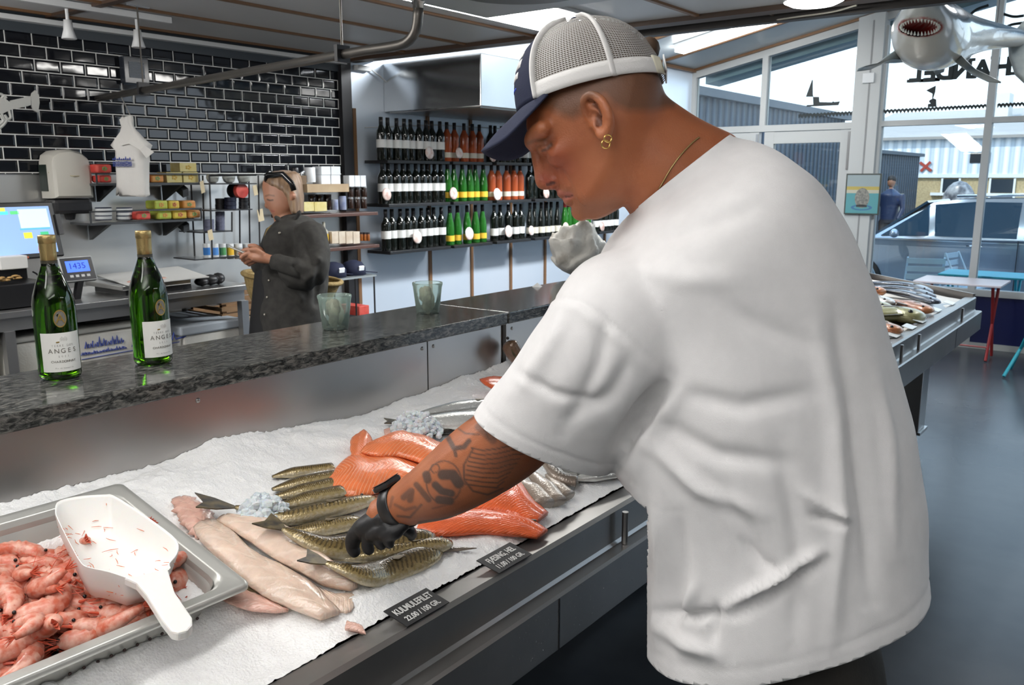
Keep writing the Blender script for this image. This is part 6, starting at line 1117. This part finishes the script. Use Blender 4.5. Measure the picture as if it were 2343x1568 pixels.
# ---- t-shirt
T=MB(); TR=[(1478, 1585, 2098, 1395, 1.305, 0.205), (1482, 1515, 2085, 1335, 1.305, 0.205), (1480, 1400, 2072, 1215, 1.3, 0.21), (1468, 1270, 2072, 1085, 1.295, 0.21), (1432, 1150, 2045, 950, 1.29, 0.21), (1404, 1045, 2006, 810, 1.285, 0.21), (1410, 940, 1962, 670, 1.285, 0.215), (1395, 810, 1905, 530, 1.285, 0.22), (1365, 700, 1835, 425, 1.285, 0.225), (1375, 610, 1762, 362, 1.285, 0.2), (1405, 545, 1705, 330, 1.285, 0.15), (1440, 492, 1662, 318, 1.28, 0.105), (1425, 470, 1645, 300, 1.28, 0.1)]
T.loft(resample([ring(a,b2,c,d2,dd,th,36,2.25) for a,b2,c,d2,dd,th in TR],60))
SR=[(1420,560,1600,760,1.25,.12),(1330,600,1580,800,1.22,.115),(1262,690,1545,872,1.21,.11),(1190,800,1490,950,1.24,.108),(1130,880,1435,1025,1.29,.108),(1085,945,1392,1080,1.33,.108),(1062,978,1372,1112,1.345,.108)]
T.loft(resample([ring(a,b2,c,d2,dd,th,30,2.1) for a,b2,c,d2,dd,th in SR],30))
C=catmull([RS+(-.10,0,.03),RS+(.0,-.0,-.05),RS+(.02,-.02,-.2),RS+(.02,-.02,-.3)],14); T.tube(C,[lerp(.13,.10,i/13) for i in range(14)],18)
V,N,Fc=remesh(T,.006,7,.6)
U,Vv,Dd=projv(V); nearm=np.clip((N@(-fw))*2+.6,0,1)
q_=np.stack([V@(rt*.75+up*.66),V@(rt*-.66+up*.75)*.28,V@fw*.6],1); lw_=np.clip((Vv-850)/500,0,1)+.7*np.exp(-(((U-1300)/140)**2+((Vv-880)/130)**2)); D=np.array([.0045*mnoise.noise(p*6.5)+.0018*mnoise.noise(p*15) for p in V])+np.array([mnoise.noise(p*17) for p in q_])*.0052*lw_
def fold(P,a,w,step=0.):
    global D; d,par=segd(U,Vv,P); env=np.sin(np.pi*np.clip(par,0.03,.97))**.6; D=D+a*np.exp(-(d/w)**2)*env*nearm
# seams and stitched hems
fold([(1215,668),(1265,683),(1330,692),(1420,758),(1530,862)],-.0035,5); fold([(1230,690),(1325,708),(1412,776),(1510,868)],.003,12)
for P,a,w in (
 ([(1535,868),(1470,950),(1405,1050)],-0.0253,24),([(1560,880),(1500,980),(1440,1090)],0.0138,21),
 ([(1440,820),(1400,900),(1300,960)],-0.0092,18),([(1300,700),(1250,800),(1180,900)],0.0080,20),([(1390,720),(1370,830),(1290,990)],-0.0092,17),([(1180,850),(1260,900),(1380,930)],-0.0069,12),
 ([(1560,900),(1700,930),(1850,900)],-0.0080,21),([(1500,960),(1640,1040),(1800,1060)],-0.0103,20),([(1480,1010),(1600,1120),(1740,1180)],0.0115,18),([(1620,1090),(1700,1200),(1760,1300)],-0.0103,17),
 ([(1664,1387),(1770,1330),(1880,1262)],0.0196,12),([(1680,1410),(1790,1352),(1890,1285)],-0.0184,12),([(1640,1390),(1630,1470)],-0.0115,11),([(1510,1400),(1580,1412),(1650,1405)],-0.0138,12),([(1500,1430),(1570,1480),(1640,1500)],0.0138,17),
 ([(1700,1240),(1740,1290),(1780,1310)],-0.0138,11),([(1850,1180),(1940,1198)],-0.0115,10),([(1830,1120),(1900,1170),(1945,1190)],0.0103,12),
 ([(1905,700),(1950,900),(1980,1150),(1990,1380)],-0.0115,18),([(1870,760),(1910,950),(1925,1200),(1900,1480)],0.0115,20),([(2000,830),(2030,1000),(2050,1280)],0.0080,15),([(1780,1020),(1830,1250),(1820,1480)],-0.0092,21),([(1550,1180),(1560,1300),(1530,1480)],-0.0103,18),([(1500,1150),(1510,1300),(1498,1480)],0.0092,14),([(1590,1330),(1560,1420)],0.0115,14),
 ([(1480,560),(1600,520),(1750,470)],-0.0057,21),([(1420,600),(1560,640),(1700,640)],0.0057,25),([(1650,700),(1780,760),(1860,800)],-0.0057,24)): fold(P,a,w)
V=V+N*D[:,None]
def plane(p,q,r,inside):
    n=np.cross(q-p,r-p); n/=np.linalg.norm(n); n=n if (inside-p)@n>0 else -n; return p,n
cuts=[(plane(dp(1482,1512,1.305),dp(2085,1300,1.305),dp(1770,1574,1.10),dp(1700,900,1.29)),lambda u,v:v>1150),
 (plane(dp(1085,945,1.33),dp(1395,1075,1.32),dp(1238,1052,1.225),dp(1400,760,1.22)),lambda u,v:(u<1480)&(v>760)),
 (plane(dp(1655,322,1.28),dp(1443,488,1.28),dp(1538,409,1.18),dp(1600,700,1.25)),lambda u,v:v<620)]
for (p,n),cond in cuts[:2]:
    s=(V-p)@n; c=cond(U,Vv); V=V-N*(np.exp(-((s-.024)/.0035)**2)*c*.0014)[:,None]
tarm=C[-1]-C[-3]; tarm/=np.linalg.norm(tarm); cuts.append(((C[-1],-tarm),None))
shm_=M('white_cotton',(.78,.77,.765),.88,sheen=.25,bump=.00025,bs=900,col2=(.75,.74,.735),cs=40)
sh=meshobj('t_shirt',V,Fc,shm_,man); bm=bmesh.new(); bm.from_mesh(sh.data); off=np.array(man.location)
for (p,n),cond in cuts:
    P=np.array([v.co for v in bm.verts])+off; u_,v_2,_=projv(P); c=cond(u_,v_2) if cond else np.linalg.norm(P-p,axis=1)<.2
    vs=[v for v,k in zip(bm.verts,c) if k]; st_=set(vs); fs=[f for f in bm.faces if all(v in st_ for v in f.verts)]; es=list({e for f in fs for e in f.edges}); vs=list({v for f in fs for v in f.verts})
    bmesh.ops.bisect_plane(bm,geom=vs+es+fs,plane_co=Vector(p-off),plane_no=Vector(-n),clear_outer=True)
bm.to_mesh(sh.data); bm.free(); md=sh.modifiers.new('t','SOLIDIFY'); md.thickness=.0018; md.offset=-1
# ---- trousers and shoes
tr_=M('dark_trousers',(.022,.020,.017),.85,bump=.0006,bs=200,col2=(.032,.029,.024),cs=20); Q=MB(); cx_,cy_=mo[0],mo[1]
def hr(z,dx,dy,rx_,ry_): return [(cx_+dx+rx_*math.cos(a),cy_+dy+ry_*math.sin(a),z) for a in np.linspace(0,6.283,28,endpoint=False)]
Q.loft([hr(1.10,0,.02,.15,.12),hr(1.02,0,0,.17,.135),hr(.88,0,-.02,.19,.15),hr(.80,0,-.02,.18,.14)])
for s_ in (-1,1): Q.loft([hr(.92,.085*s_,-.01,.10,.125),hr(.78,.09*s_,-.01,.10,.12),hr(.5,.10*s_,0,.078,.09),hr(.12,.11*s_,0,.07,.08),hr(.04,.11*s_,0,.072,.082)])
V,N,Fc=remesh(Q,.01,4); V=V+N*np.array([.004*mnoise.noise(p*9) for p in V])[:,None]; meshobj('trousers',V,Fc,tr_,man)
for s_ in (-1,1):
    MB().loft([[(cx_+.11*s_+rx_*math.cos(a),cy_+.05+ry_*math.sin(a)+dy,z) for a in np.linspace(0,6.283,24,endpoint=False)] for z,rx_,ry_,dy in ((0,.048,.145,0),(.02,.052,.15,0),(.05,.05,.13,-.01),(.085,.042,.075,-.05),(.11,.035,.045,-.06))]).build('shoe',M('shoe_dark',(.03,.03,.03),.5),man,True)
# ---------------------------------------------------------------- things by the windows
tw=M('pale_pink_top',(.72,.66,.70),.3); trd=M('red_legs',(.30,.025,.025),.4); tq=M('turquoise',(.02,.42,.52),.4)
def foldtable(label,x0,x1,y0,y1,z,top,leg,nm='folding_table'):
    s=thing(nm,label,'table',((x0+x1)/2,(y0+y1)/2,0)); MB().box((x0,y0,z-.02),(x1,y1,z)).build('table_top',top,s,bevel=.004)
    for y in (y0+.08,y1-.08):
        for a,b_ in ((x0+.1,x1-.12),(x1-.1,x0+.12)): MB().tube([(a,y,z-.02),(b_,y,.01)],.014,8).build('leg',leg,s)
    MB().tube([(x0+.18,y0+.08,.13),(x0+.18,y1-.08,.13)],.009,6).build('cross_bar',leg,s); return s
foldtable('folding table with pale pink top and red crossed legs by the window',8.85,9.42,1.18,1.93,.74,tw,trd)
foldtable('turquoise folding table outside the window, behind the pink topped one',10.05,10.65,1.15,1.95,.70,tq,tq)
s=thing('turquoise_chair','turquoise folding chair leg group at the right edge of the picture','chair',(8.45,.86,0)); 
for a,b_ in (((8.35,1.02,.012),(8.75,.86,.46)),((8.75,1.02,.012),(8.35,.86,.46)),((8.35,.62,.012),(8.75,.62,.46)),((8.75,.62,.012),(8.35,.62,.46))): MB().tube([a,b_],.014,8).build('leg',tq,s)
MB().box((8.34,.58,.44),(8.76,.90,.465)).build('seat',tq,s); MB().box((8.33,.55,.62),(8.77,.58,.85)).build('backrest',tq,s); MB().tube([(8.36,.60,.46),(8.36,.565,.85)],.012,6).build('back_post',tq,s); MB().tube([(8.74,.60,.46),(8.74,.565,.85)],.012,6).build('back_post',tq,s)
grey=M('chair_pale_blue',(.50,.62,.70),.4)
def chair(label,x,y,rz):
    s=thing('garden_chair',label,'chair',(x,y,-.03),rz,None)
    def bld(mb,n): 
        o=MB(); o.v=[(p[0]+x,p[1]+y,p[2]-.03) for p in mb.v]; o.f=mb.f; o.mi=mb.mi; return o.build(n,grey,s)
    for k in range(4): bld(MB().box((-.2,-.19+.1*k,.44),(.2,-.11+.1*k,.455)),'seat_slat')
    for k in range(3): bld(MB().box((-.2,.2,.60+.09*k),(.2,.215,.66+.09*k)),'back_slat')
    for i in (-.19,.19): bld(MB().tube([(i,-.2,0),(i,.21,.85)],.012,6),'leg'); bld(MB().tube([(i,.25,0),(i,-.18,.45)],.012,6),'leg')
chair('pale blue garden chair outside, right next to the grey column',10.25,2.55,.4); chair('pale blue garden chair outside, turned sideways behind the pink table',10.75,2.25,1.9); chair('pale blue garden chair outside, partly behind its neighbour',11.5,1.9,-.2)
p=thing('framed_picture','framed picture of a grey buoy on teal water hanging on the column','picture',(9.55,2.655,1.33)); xf=9.556
MB().box((xf-.012,2.475,1.325),(xf+.012,2.835,1.755)).build('frame',M('picture_frame',(.06,.07,.06),.4),p,bevel=.003)
for nm,z0,z1,c in (('sky',1.62,1.74,(.30,.36,.37)),('sand',1.585,1.62,(.45,.36,.10)),('beach',1.55,1.585,(.48,.46,.36)),('water',1.34,1.55,(.10,.30,.32))): MB().box((xf-.0135,2.49,z0),(xf-.0125,2.82,z1)).build(nm,M('pic_'+nm,c,.6),p)
MB().loft([[(xf-.014,2.655+w*math.cos(a),1.50+h*math.sin(a)) for a in np.linspace(0,6.283,24,endpoint=False)] for w,h in ((.075,.105),(.07,.10))],True,False).add([(xf-.0142,2.655+.07*math.cos(a),1.50+.10*math.sin(a)) for a in np.linspace(0,6.283,24,endpoint=False)],[tuple(range(24))]).build('buoy',M('pic_buoy',(.30,.29,.25),.6,col2=(.14,.14,.13),cs=40),p); MB().box((xf-.0145,2.60,1.405),(xf-.0135,2.71,1.425)).build('buoy_band',M('pic_dark',(.05,.05,.05),.6),p); MB().loft([[(xf-.0142,2.655+w*math.cos(a),1.40+h*math.sin(a)) for a in np.linspace(0,6.283,24,endpoint=False)] for w,h in ((.11,.03),(.08,.018))],True,False).build('ripple',M('pic_ripple',(.06,.16,.30),.6),p)
o=MB().box((9.545,2.63,2.68),(9.568,2.745,2.78)); obj1('wall_switch','small white square switch plate high on the grey column','switch',o,white,bevel=.004)
# ---------------------------------------------------------------- vinyl on the panes
vin=M('black_vinyl',(.012,.02,.022),.5); VX=XW-.009
def vinyl(label,P,nm='window_decal',holes=None):
    m=MB(); m.prism([tuple(xp(u,v,VX)[1:]) for u,v in P],lambda y,z:(VX-.001,y,z),lambda y,z:(VX+.001,y,z)); return obj1(nm,label,'window decal',m,vin)
zw=lambda *P:[(1550+x/2.955,y/2.955) for x,y in P]
vinyl('black ship decal with sail on the window over the door',zw((868,655),(910,540),(916,540),(916,640),(920,655),(958,655),(960,690),(1045,692),(1052,684),(1060,690),(1100,685),(1088,712),(872,722),(874,710),(918,708),(916,655)))
vinyl('black flag buoy decal on the tall window',zw((1680,612),(1748,578),(1744,620),(1730,665),(1750,672),(1752,722),(1692,724),(1694,704),(1712,700),(1700,690),(1704,678),(1722,668),(1724,634)))
for lab,u0,u1,v0,v1,n in (('black wavy water line decal over the door',1827,1955,263,256,16),('black wavy water line decal on the tall window',2018,2258,253,240,28),('black wavy water line decal on the pane at the right edge',2282,2420,239,231,16)):
    top=[(lerp(u0,u1,k/(n*2)),lerp(v0,v1,k/(n*2))-(3 if k%2 else 0)) for k in range(n*2+1)]; bot=[(u,v+6+(3 if i%2==0 else 0)) for i,(u,v) in enumerate(top)][::-1]; vinyl(lab,top+bot)
d=thing('window_lettering','black block letters reading backwards on the tall window behind the shark','window lettering',(VX,1.9,2.69))
for ch,u,v in (('L',2095,186),('E',2127,185),('D',2160,181),('N',2200,178),('A',2245,176),('H',2292,171)):
    q=xp(u,v,VX); V_,F_=glyphs(ch,.225,(VX-.001,q[1],q[2]),(0,1,0),(0,0,1),align='CENTER',ext=.0008,bold=.012); m=MB().add(V_,F_)
    w={'L':.05,'E':.06,'D':.07,'N':.075,'A':.08,'H':.075}[ch]
    for sy in (-1,1):
        for zz_ in ((q[2],q[2]+.16) if ch in 'HN' else (q[2],)): m.box((VX-.0015,q[1]+sy*w-.035,zz_-.01),(VX+.0005,q[1]+sy*w+.035,zz_+.02))
    m.build('letter',vin,d)
for k,P in enumerate((((2200,58),(2230,25),(2262,12)),((2285,75),(2310,58),(2343,52)),((2278,52),(2310,80),(2343,92)),((2290,30),(2318,38),(2343,36)))):
    m=MB().tube([xp(u,v,VX-.002) for u,v in catmull([np.array(q) for q in P],10)],.014,6); obj1('window_decal','curved black stroke of the round decal high on the window, '+('left of the mullion','lowest of three','crossing stroke','topmost of three')[k],'window decal',m,vin,'round decal strokes')
# ---------------------------------------------------------------- shark under the sloping roof
SD=thing('shark_model','grey and white model shark with open red mouth hanging under the roof','model shark',dp(2130,150,5.2)); Sh=MB()
pxtube(Sh,[(2110,12,4.78,.10),(2113,52,4.88,.165),(2119,74,5.0,.19),(2134,82,5.2,.205),(2160,86,5.5,.19),(2198,84,5.8,.15),(2240,82,6.1,.115),(2290,84,6.35,.085),(2338,88,6.5,.06)],28)
V,N,Fc=remesh(Sh,.012,4); U,Vv,Dd=projv(V)
e=((U-2105)/47)**2+((Vv-62)/20)**2; fr_m=(Dd<5.06)&(N@(-fw)>0); mouth=np.where(fr_m,np.clip((1.18-e)/.3,0,1),0); V=V+(fw*.14)[None,:]*(np.where(fr_m,np.clip((1.05-e)/.5,0,1),0))[:,None]
gum=np.where(fr_m,np.clip(1-np.abs(e-1.1)/.35,0,1),0); topc=np.clip((N[:,2]-.05)*2.2+.3+.5*np.clip((U-2190)/60,-1,1)*.4+np.array([.25*mnoise.noise(p*5) for p in V]),0,1); deep=np.where(fr_m,np.clip((.75-e)/.4,0,1),0)
km=bpy.data.materials.new('shark_skin'); km.use_nodes=True; nt,b=nodes(km); c_=attrmix(nt,b,'top',(.62,.60,.54),(.055,.10,.15)); c_=attrmix(nt,b,'gum',c_,(.38,.05,.035)); c_=attrmix(nt,b,'mouth',c_,(.22,.02,.015)); c_=attrmix(nt,b,'deep',c_,(.03,.004,.004)); nt.links.new(c_,b.inputs['Base Color']); b.inputs['Roughness'].default_value=.22; b.inputs['Coat Weight'].default_value=.5
meshobj('body',V,Fc,km,SD,{'top':topc*(1-np.clip(gum+mouth,0,1)),'gum':gum,'mouth':mouth,'deep':deep})
te=MB()
for k in range(34):
    a=2*math.pi*k/34; u,v=2105+45*math.cos(a),62+18.5*math.sin(a); s_=-1 if math.sin(a)<0 else 1
    m=(np.hypot(U-u,Vv-v)<7)&fr_m; d_=(Dd[m].min() if m.any() else 4.85)-.004; te.tube([dp(u,v,d_),dp(u-2.2*math.cos(a),v-s_*8,d_+.006)],[.007,.001],5)
te.build('teeth',M('teeth',(.78,.76,.68),.3),SD)
def fin_(nm,P,th,col):
    A_=[dp(u,v,d) for u,v,d in P]; n=len(A_); c=np.mean(A_,0); nn_=np.cross(A_[1]-A_[0],A_[-1]-A_[0]); nn_/=np.linalg.norm(nn_); R=[]
    for f,h in ((.05,.9),(.5,1.),(.85,.6),(1.,0.),(.85,-.6),(.5,-1.),(.05,-.9)): R.append([c+(p-c)*f+nn_*h*th for p in A_])
    MB().loft(R).build(nm,col,SD,True)
sg_=M('shark_fin',(.14,.19,.22),.3,col2=(.42,.44,.42),cs=5); sw=M('shark_pale',(.55,.54,.50),.3,col2=(.25,.32,.36),cs=5)
fin_('pectoral_fin',[(2052,112,5.15),(2075,122,5.2),(2085,140,5.25),(2050,135,5.1),(2020,146,5.0),(1990,160,4.92),(1960,164,4.88),(1964,157,4.88),(1995,150,4.93),(2020,134,5.02)],.018,sw)
fin_('pectoral_fin',[(2180,112,5.3),(2192,118,5.25),(2210,138,5.1),(2240,164,4.95),(2270,178,4.86),(2291,187,4.82),(2290,191,4.82),(2260,188,4.88),(2225,172,5.0),(2195,150,5.15),(2172,132,5.3)],.018,sg_)
fin_('pelvic_fin',[(2140,150,5.6),(2165,148,5.6),(2160,165,5.62),(2142,172,5.62),(2136,165,5.6)],.012,sg_); fin_('pelvic_fin',[(2195,120,5.9),(2230,118,5.9),(2215,140,5.9),(2200,148,5.9)],.012,sw)
fin_('dorsal_fin',[(2215,68,6.0),(2222,50,6.0),(2232,48,6.0),(2238,62,6.0),(2240,72,6.0)],.015,sg_)
fin_('tail_fin',[(2320,72,6.45),(2338,52,6.45),(2360,30,6.4),(2390,10,6.4),(2385,40,6.45),(2365,75,6.5),(2362,110,6.5),(2375,160,6.45),(2385,205,6.4),(2350,198,6.4),(2322,172,6.45),(2308,130,6.5),(2306,100,6.5)],.02,sg_)
for u,v,d in ((2140,60,5.3),(2280,70,6.3)):
    a=dp(u,v,d); o=MB().tube([a,(a[0],a[1],rz(a[1])-.01)],.003,5); o.build('hanging_wire',black,SD)
# ---------------------------------------------------------------- outside
struct(MB().box((XW+.1,-30,-.06),(60,40,-.03)),'ground',M('asphalt',(.20,.21,.22),.8,col2=(.26,.27,.28),cs=.6))
gu=MB(); y0,y1=4.7,-4.2
gu.add([(9.95,y0,rz(y0)-.02),(10.35,y0,rz(y0)-.02),(10.35,y1,rz(y1)-.02),(9.95,y1,rz(y1)-.02),(9.95,y0,rz(y0)-.14),(10.35,y0,rz(y0)-.14),(10.35,y1,rz(y1)-.14),(9.95,y1,rz(y1)-.14)],[(0,1,2,3),(4,5,6,7),(0,1,5,4),(1,2,6,5),(2,3,7,6),(3,0,4,7)]); struct(gu,'trim_%d'%nn,M('eave_blue',(.22,.30,.33),.5)); nn+=1
def corr(name,c1,c2,axis,pitch):
    m=bpy.data.materials.new(name); m.use_nodes=True; nt,b=nodes(m); t=nt.nodes.new('ShaderNodeTexCoord'); sp=nt.nodes.new('ShaderNodeSeparateXYZ'); nt.links.new(t.outputs['Object'],sp.inputs[0])
    s=mth(nt,'MULTIPLY_ADD',mth(nt,'SINE',mth(nt,'MULTIPLY',sp.outputs[axis],2*math.pi/pitch)),.5,.5); r=ramp(nt,s,[(.3,c1),(.7,c2)]); nt.links.new(r.outputs[0],b.inputs['Base Color']); b.inputs['Roughness'].default_value=.6
    bu=nt.nodes.new('ShaderNodeBump'); bu.inputs['Distance'].default_value=.05; nt.links.new(s,bu.inputs['Height']); nt.links.new(bu.outputs[0],b.inputs['Normal']); return m
bd=thing('dark_building','dark blue grey corrugated building outside the glass doors','building',(15,6.5,-.03)); cd_=corr('dark_corrugated',(.012,.022,.035),(.045,.07,.10),0,.22)
MB().box((10.6,5.6,-.03),(18.5,8,2.86)).build('wall',cd_,bd); MB().box((10.4,5.5,2.86),(18.6,8,2.98)).build('roof_edge',M('roof_dark',(.05,.07,.09),.5),bd); MB().box((12.9,5.58,-.03),(13.9,5.62,2.3)).build('doorway',M('door_black',(.006,.008,.012),.4),bd); MB().box((15.3,5.57,1.15),(17.9,5.6,1.2)).build('rail',M('rail_pale',(.3,.34,.36),.5),bd)
b2_=thing('low_dark_shed','lower dark corrugated shed beyond the column, left of the bright facade','building',(21.8,6.5,-.03)); MB().box((18.7,5.6,-.03),(25.2,8,2.25)).build('wall',cd_,b2_); MB().box((18.6,5.5,2.25),(25.3,8,2.33)).build('roof_edge',M('roof_dark',(.05,.07,.09),.5),b2_)
for y in (5.58,): 
    for x in (20.6,23.4): MB().box((x,y,-.03),(x+.35,y+.02,1.3)).build('pale_panel',M('panel_cream',(.42,.38,.30),.6),b2_)
fa=thing('bright_warehouse','white corrugated warehouse with yellow brick base across the street','building',(29,2,-.03)); XF=27
MB().box((XF,-20,1.75),(33,8.2,2.80)).build('corrugated_wall',corr('white_corrugated',(.55,.62,.68),(.85,.88,.9),1,.25),fa); MB().box((XF+.05,-20,-.03),(33,8.2,1.74)).build('brick_base',M('yellow_brick',(.52,.40,.22),.8,col2=(.40,.30,.16),cs=20),fa)
MB().add([(XF-.2,-20,2.80),(XF-.2,8.3,2.80),(XF+6,8.3,3.9),(XF+6,-20,3.9)],[(0,1,2,3)]).build('roof',M('roof_fibre',(.36,.33,.30),.8),fa,solid=.08)
MB().box((XF-.03,-20,1.70),(XF+.06,8.2,1.80)).build('cornice',M('cornice',(.7,.72,.72),.6),fa)
for y0,y1 in ((4.93,5.33),(3.58,4.12),(1.9,2.5),(.2,.8)): w=MB().box((XF-.0,y0,1.30),(XF+.04,y1,1.66)).build('window',M('far_window',(.03,.04,.05),.1),fa); MB().box((XF-.06,y0-.3,1.20),(XF+.04,y1+.3,1.28)).build('sill',M('sill_white',(.75,.75,.72),.5),w); MB().box((XF-.02,y0-.05,1.28),(XF+.03,y0,1.68)).box((XF-.02,y1,1.28),(XF+.03,y1+.05,1.68)).build('frame_side',M('sill_white',(.75,.75,.72),.5),w)
MB().box((XF-.02,4.2,2.10),(XF+.02,4.70,2.38)).build('black_hatch',M('door_black',(.006,.008,.012),.4),fa)
MB().obox((XF-.03,5.82,2.01),(0,.16,.12),(.01,0,0),(0,-.02,.03)).build('red_emblem',M('emblem_red',(.35,.05,.03),.6),fa); MB().obox((XF-.035,5.82,2.01),(0,.12,-.13),(.01,0,0),(0,.025,.025)).build('red_emblem',M('emblem_red',(.35,.05,.03),.6),fa)
for y,w,h in ((4.6,.55,.75),(3.2,.9,.7),(1.0,.6,.8)): MB().box((XF+3,y-w/2,3.2),(XF+3.8,y+w/2,3.45+h)).build('chimney',M('chimney_pale',(.6,.6,.57),.7),fa); 
q=thing('stacked_goods','pile of wrapped dark goods on the street in front of the warehouse','goods',(25.5,4.5,-.03)); MB().ell((25.5,4.62,1.0),(.25,0,0),(0,.42,0),(0,0,.62),16,10).build('wrapped_bundle',M('bundle_dark',(.08,.08,.09),.3,col2=(.4,.4,.4),cs=6),q,True); MB().box((25.2,4.2,-.03),(25.8,5.0,.4)).build('pallet',M('crate_wood',(.27,.16,.08)),q)
# solid figure standing in for a blurred reflection of a person
pp_=thing('person','dark blue figure by the dark shed, standing in for a reflected person','person',(17.5,4.35,-.03)); L0=np.array((17.5,4.35,-.03)); m=MB()
for s_ in (-1,1): m.tube([L0+(0,.10*s_,.03),L0+(0,.10*s_,.5),L0+(0,.09*s_,.92)],[.06,.075,.095],12); m.tube([L0+(0,.20*s_,1.42),L0+(-.05,.25*s_,1.15),L0+(-.16,.2*s_,.95)],[.06,.05,.04],10)
m.tube([L0+(0,0,.88),L0+(0,0,1.2),L0+(0,0,1.42),L0+(0,0,1.52)],[.15,.16,.19,.07],16); m.ell(L0+(0,0,1.66),(.085,0,0),(0,.075,0),(0,0,.115),14,10)
V,N,Fc=remesh(m,.02,3); hz=V[:,2]; sk=np.where(hz>1.50,1.,0.); lg_=np.where(hz<.92,1.,0.); pm_=bpy.data.materials.new('reflected_figure'); pm_.use_nodes=True; nt,b=nodes(pm_); c_=attrmix(nt,b,'skin',(.012,.022,.06),(.3,.14,.08)); c_=attrmix(nt,b,'legs',c_,(.015,.015,.02)); nt.links.new(c_,b.inputs['Base Color']); meshobj('body',V,Fc,pm_,pp_,{'skin':sk,'legs':lg_}); MB().ell(L0+(.01,0,1.70),(.09,0,0),(0,.082,0),(0,0,.09),12,8).build('hair',M('hair_dark',(.02,.015,.012),.6),pp_,True)
# ---------------------------------------------------------------- parked car
car=thing('parked_car','silver grey estate car parked right outside the window','car',(13.25,1.4,-.03)); cp=M('car_paint',(.36,.42,.50),.18,.55,coat=1.); cg=M('car_window',(.02,.045,.075),.05,coat=.6); gz=-.03
low=[(4.35,.35),(4.30,.62),(4.1,.74),(3.35,.90),(-.35,.97),(-.50,.80),(-.52,.35),(-.2,.22),(4.1,.22)]
def xs(y): return 1.0
MB().loft([[(x,y*1.0,z) for y,z in [(1.9+(yy-1.9)*k,.6+(zz_-.6)*k2) for yy,zz_ in low]] for x,k,k2 in ((12.42,.96,.9),(12.36,.99,.97),(12.36,1,1),(12.9,1.01,1.02),(13.6,1.01,1.02),(14.12,1,1),(14.16,.96,.9))]).build('car_body',cp,car,ang=.6)
gh=[(3.30,.90),(2.62,1.38),(2.1,1.455),(.6,1.46),(-.15,1.36),(-.42,.95)]
MB().loft([[(x,1.5+(y-1.5)*k,.9+(z-.9)*k3) for y,z in gh] for x,k,k3 in ((12.44,1.,.0),(12.62,.965,1.),(13.9,.965,1.),(14.08,1,0.))]).build('cabin',cp,car,ang=.5)
def sw_(P,nm):
    m=MB(); f=lambda y,z,o:(12.44+.18*(z-.9)/.56-o,1.5+(y-1.5)*(1-.035*(z-.9)/.56),z); m.prism(P,lambda y,z:f(y,z,.012),lambda y,z:f(y,z,-.02)); m.build(nm,cg,car)
sw_([(3.18,.935),(2.72,1.28),(2.66,1.35),(2.58,.95)],'front_side_window'); sw_([(2.50,.95),(2.58,1.36),(2.1,1.40),(1.55,1.40),(1.55,.95)],'front_door_window'); sw_([(1.47,.95),(1.47,1.40),(.62,1.40),(.55,.96)],'rear_door_window'); sw_([(.47,.97),(.54,1.39),(.0,1.33),(-.2,1.0)],'rear_side_window')
MB().obox((13.25,2.97,1.16),(.70,0,0),(0,-.33,.235),(0,.01,.012)).build('windscreen',cg,car); MB().tube([(12.60,2.3,1.47),(12.60,1.4,1.505),(12.60,.3,1.465)],.018,8).build('roof_rail',M('chrome',(.75,.76,.78),.12,1.),car,True)
for y in (3.45,.35):
    for x in (12.40,13.95): w=MB().loft([[(x+o,y+r*math.cos(a),.31+r*math.sin(a)) for a in np.linspace(0,6.283,28,endpoint=False)] for o,r in ((0,.18),(-.02,.22),(-.03,.30),(.0,.335),(.18,.335),(.2,.3))]).build('tyre',M('rubber',(.012,.012,.012),.7),car,True); MB().loft([[(x-.025+o,y+r*math.cos(a),.31+r*math.sin(a)) for a in np.linspace(0,6.283,20,endpoint=False)] for o,r in ((0,.22),(-.01,.2),(0,.05),(-.01,.01))]).build('rim',M('alloy',(.5,.5,.52),.25,.9),w,True)
for y in (2.0,.95): MB().tube([(12.345,y+.09,.84),(12.33,y,.845),(12.345,y-.09,.84)],.013,6).build('door_handle',M('chrome',(.75,.76,.78),.12,1.),car,True)
MB().ell((12.22,2.95,.98),(.09,0,0),(0,.06,0),(0,0,.06),12,8).build('wing_mirror',cp,car,True); MB().box((12.352,1.51,.3),(12.358,1.52,.93)).box((12.352,.50,.3),(12.358,.51,.93)).build('door_gap',M('door_black',(.006,.008,.012),.4),car); MB().box((12.352,-.3,.885),(12.36,3.3,.90)).build('belt_moulding',M('chrome',(.75,.76,.78),.12,1.),car); MB().ell((12.45,4.22,.68),(.1,0,0),(0,.1,0),(0,0,.07),10,7).build('headlight',M('lens',(.6,.65,.7),.1),car,True)
MB().box((12.9,1.0,1.18),(12.95,1.06,1.28)).build('red_sticker',em('red_sticker',(.6,.03,.02),.0),car)
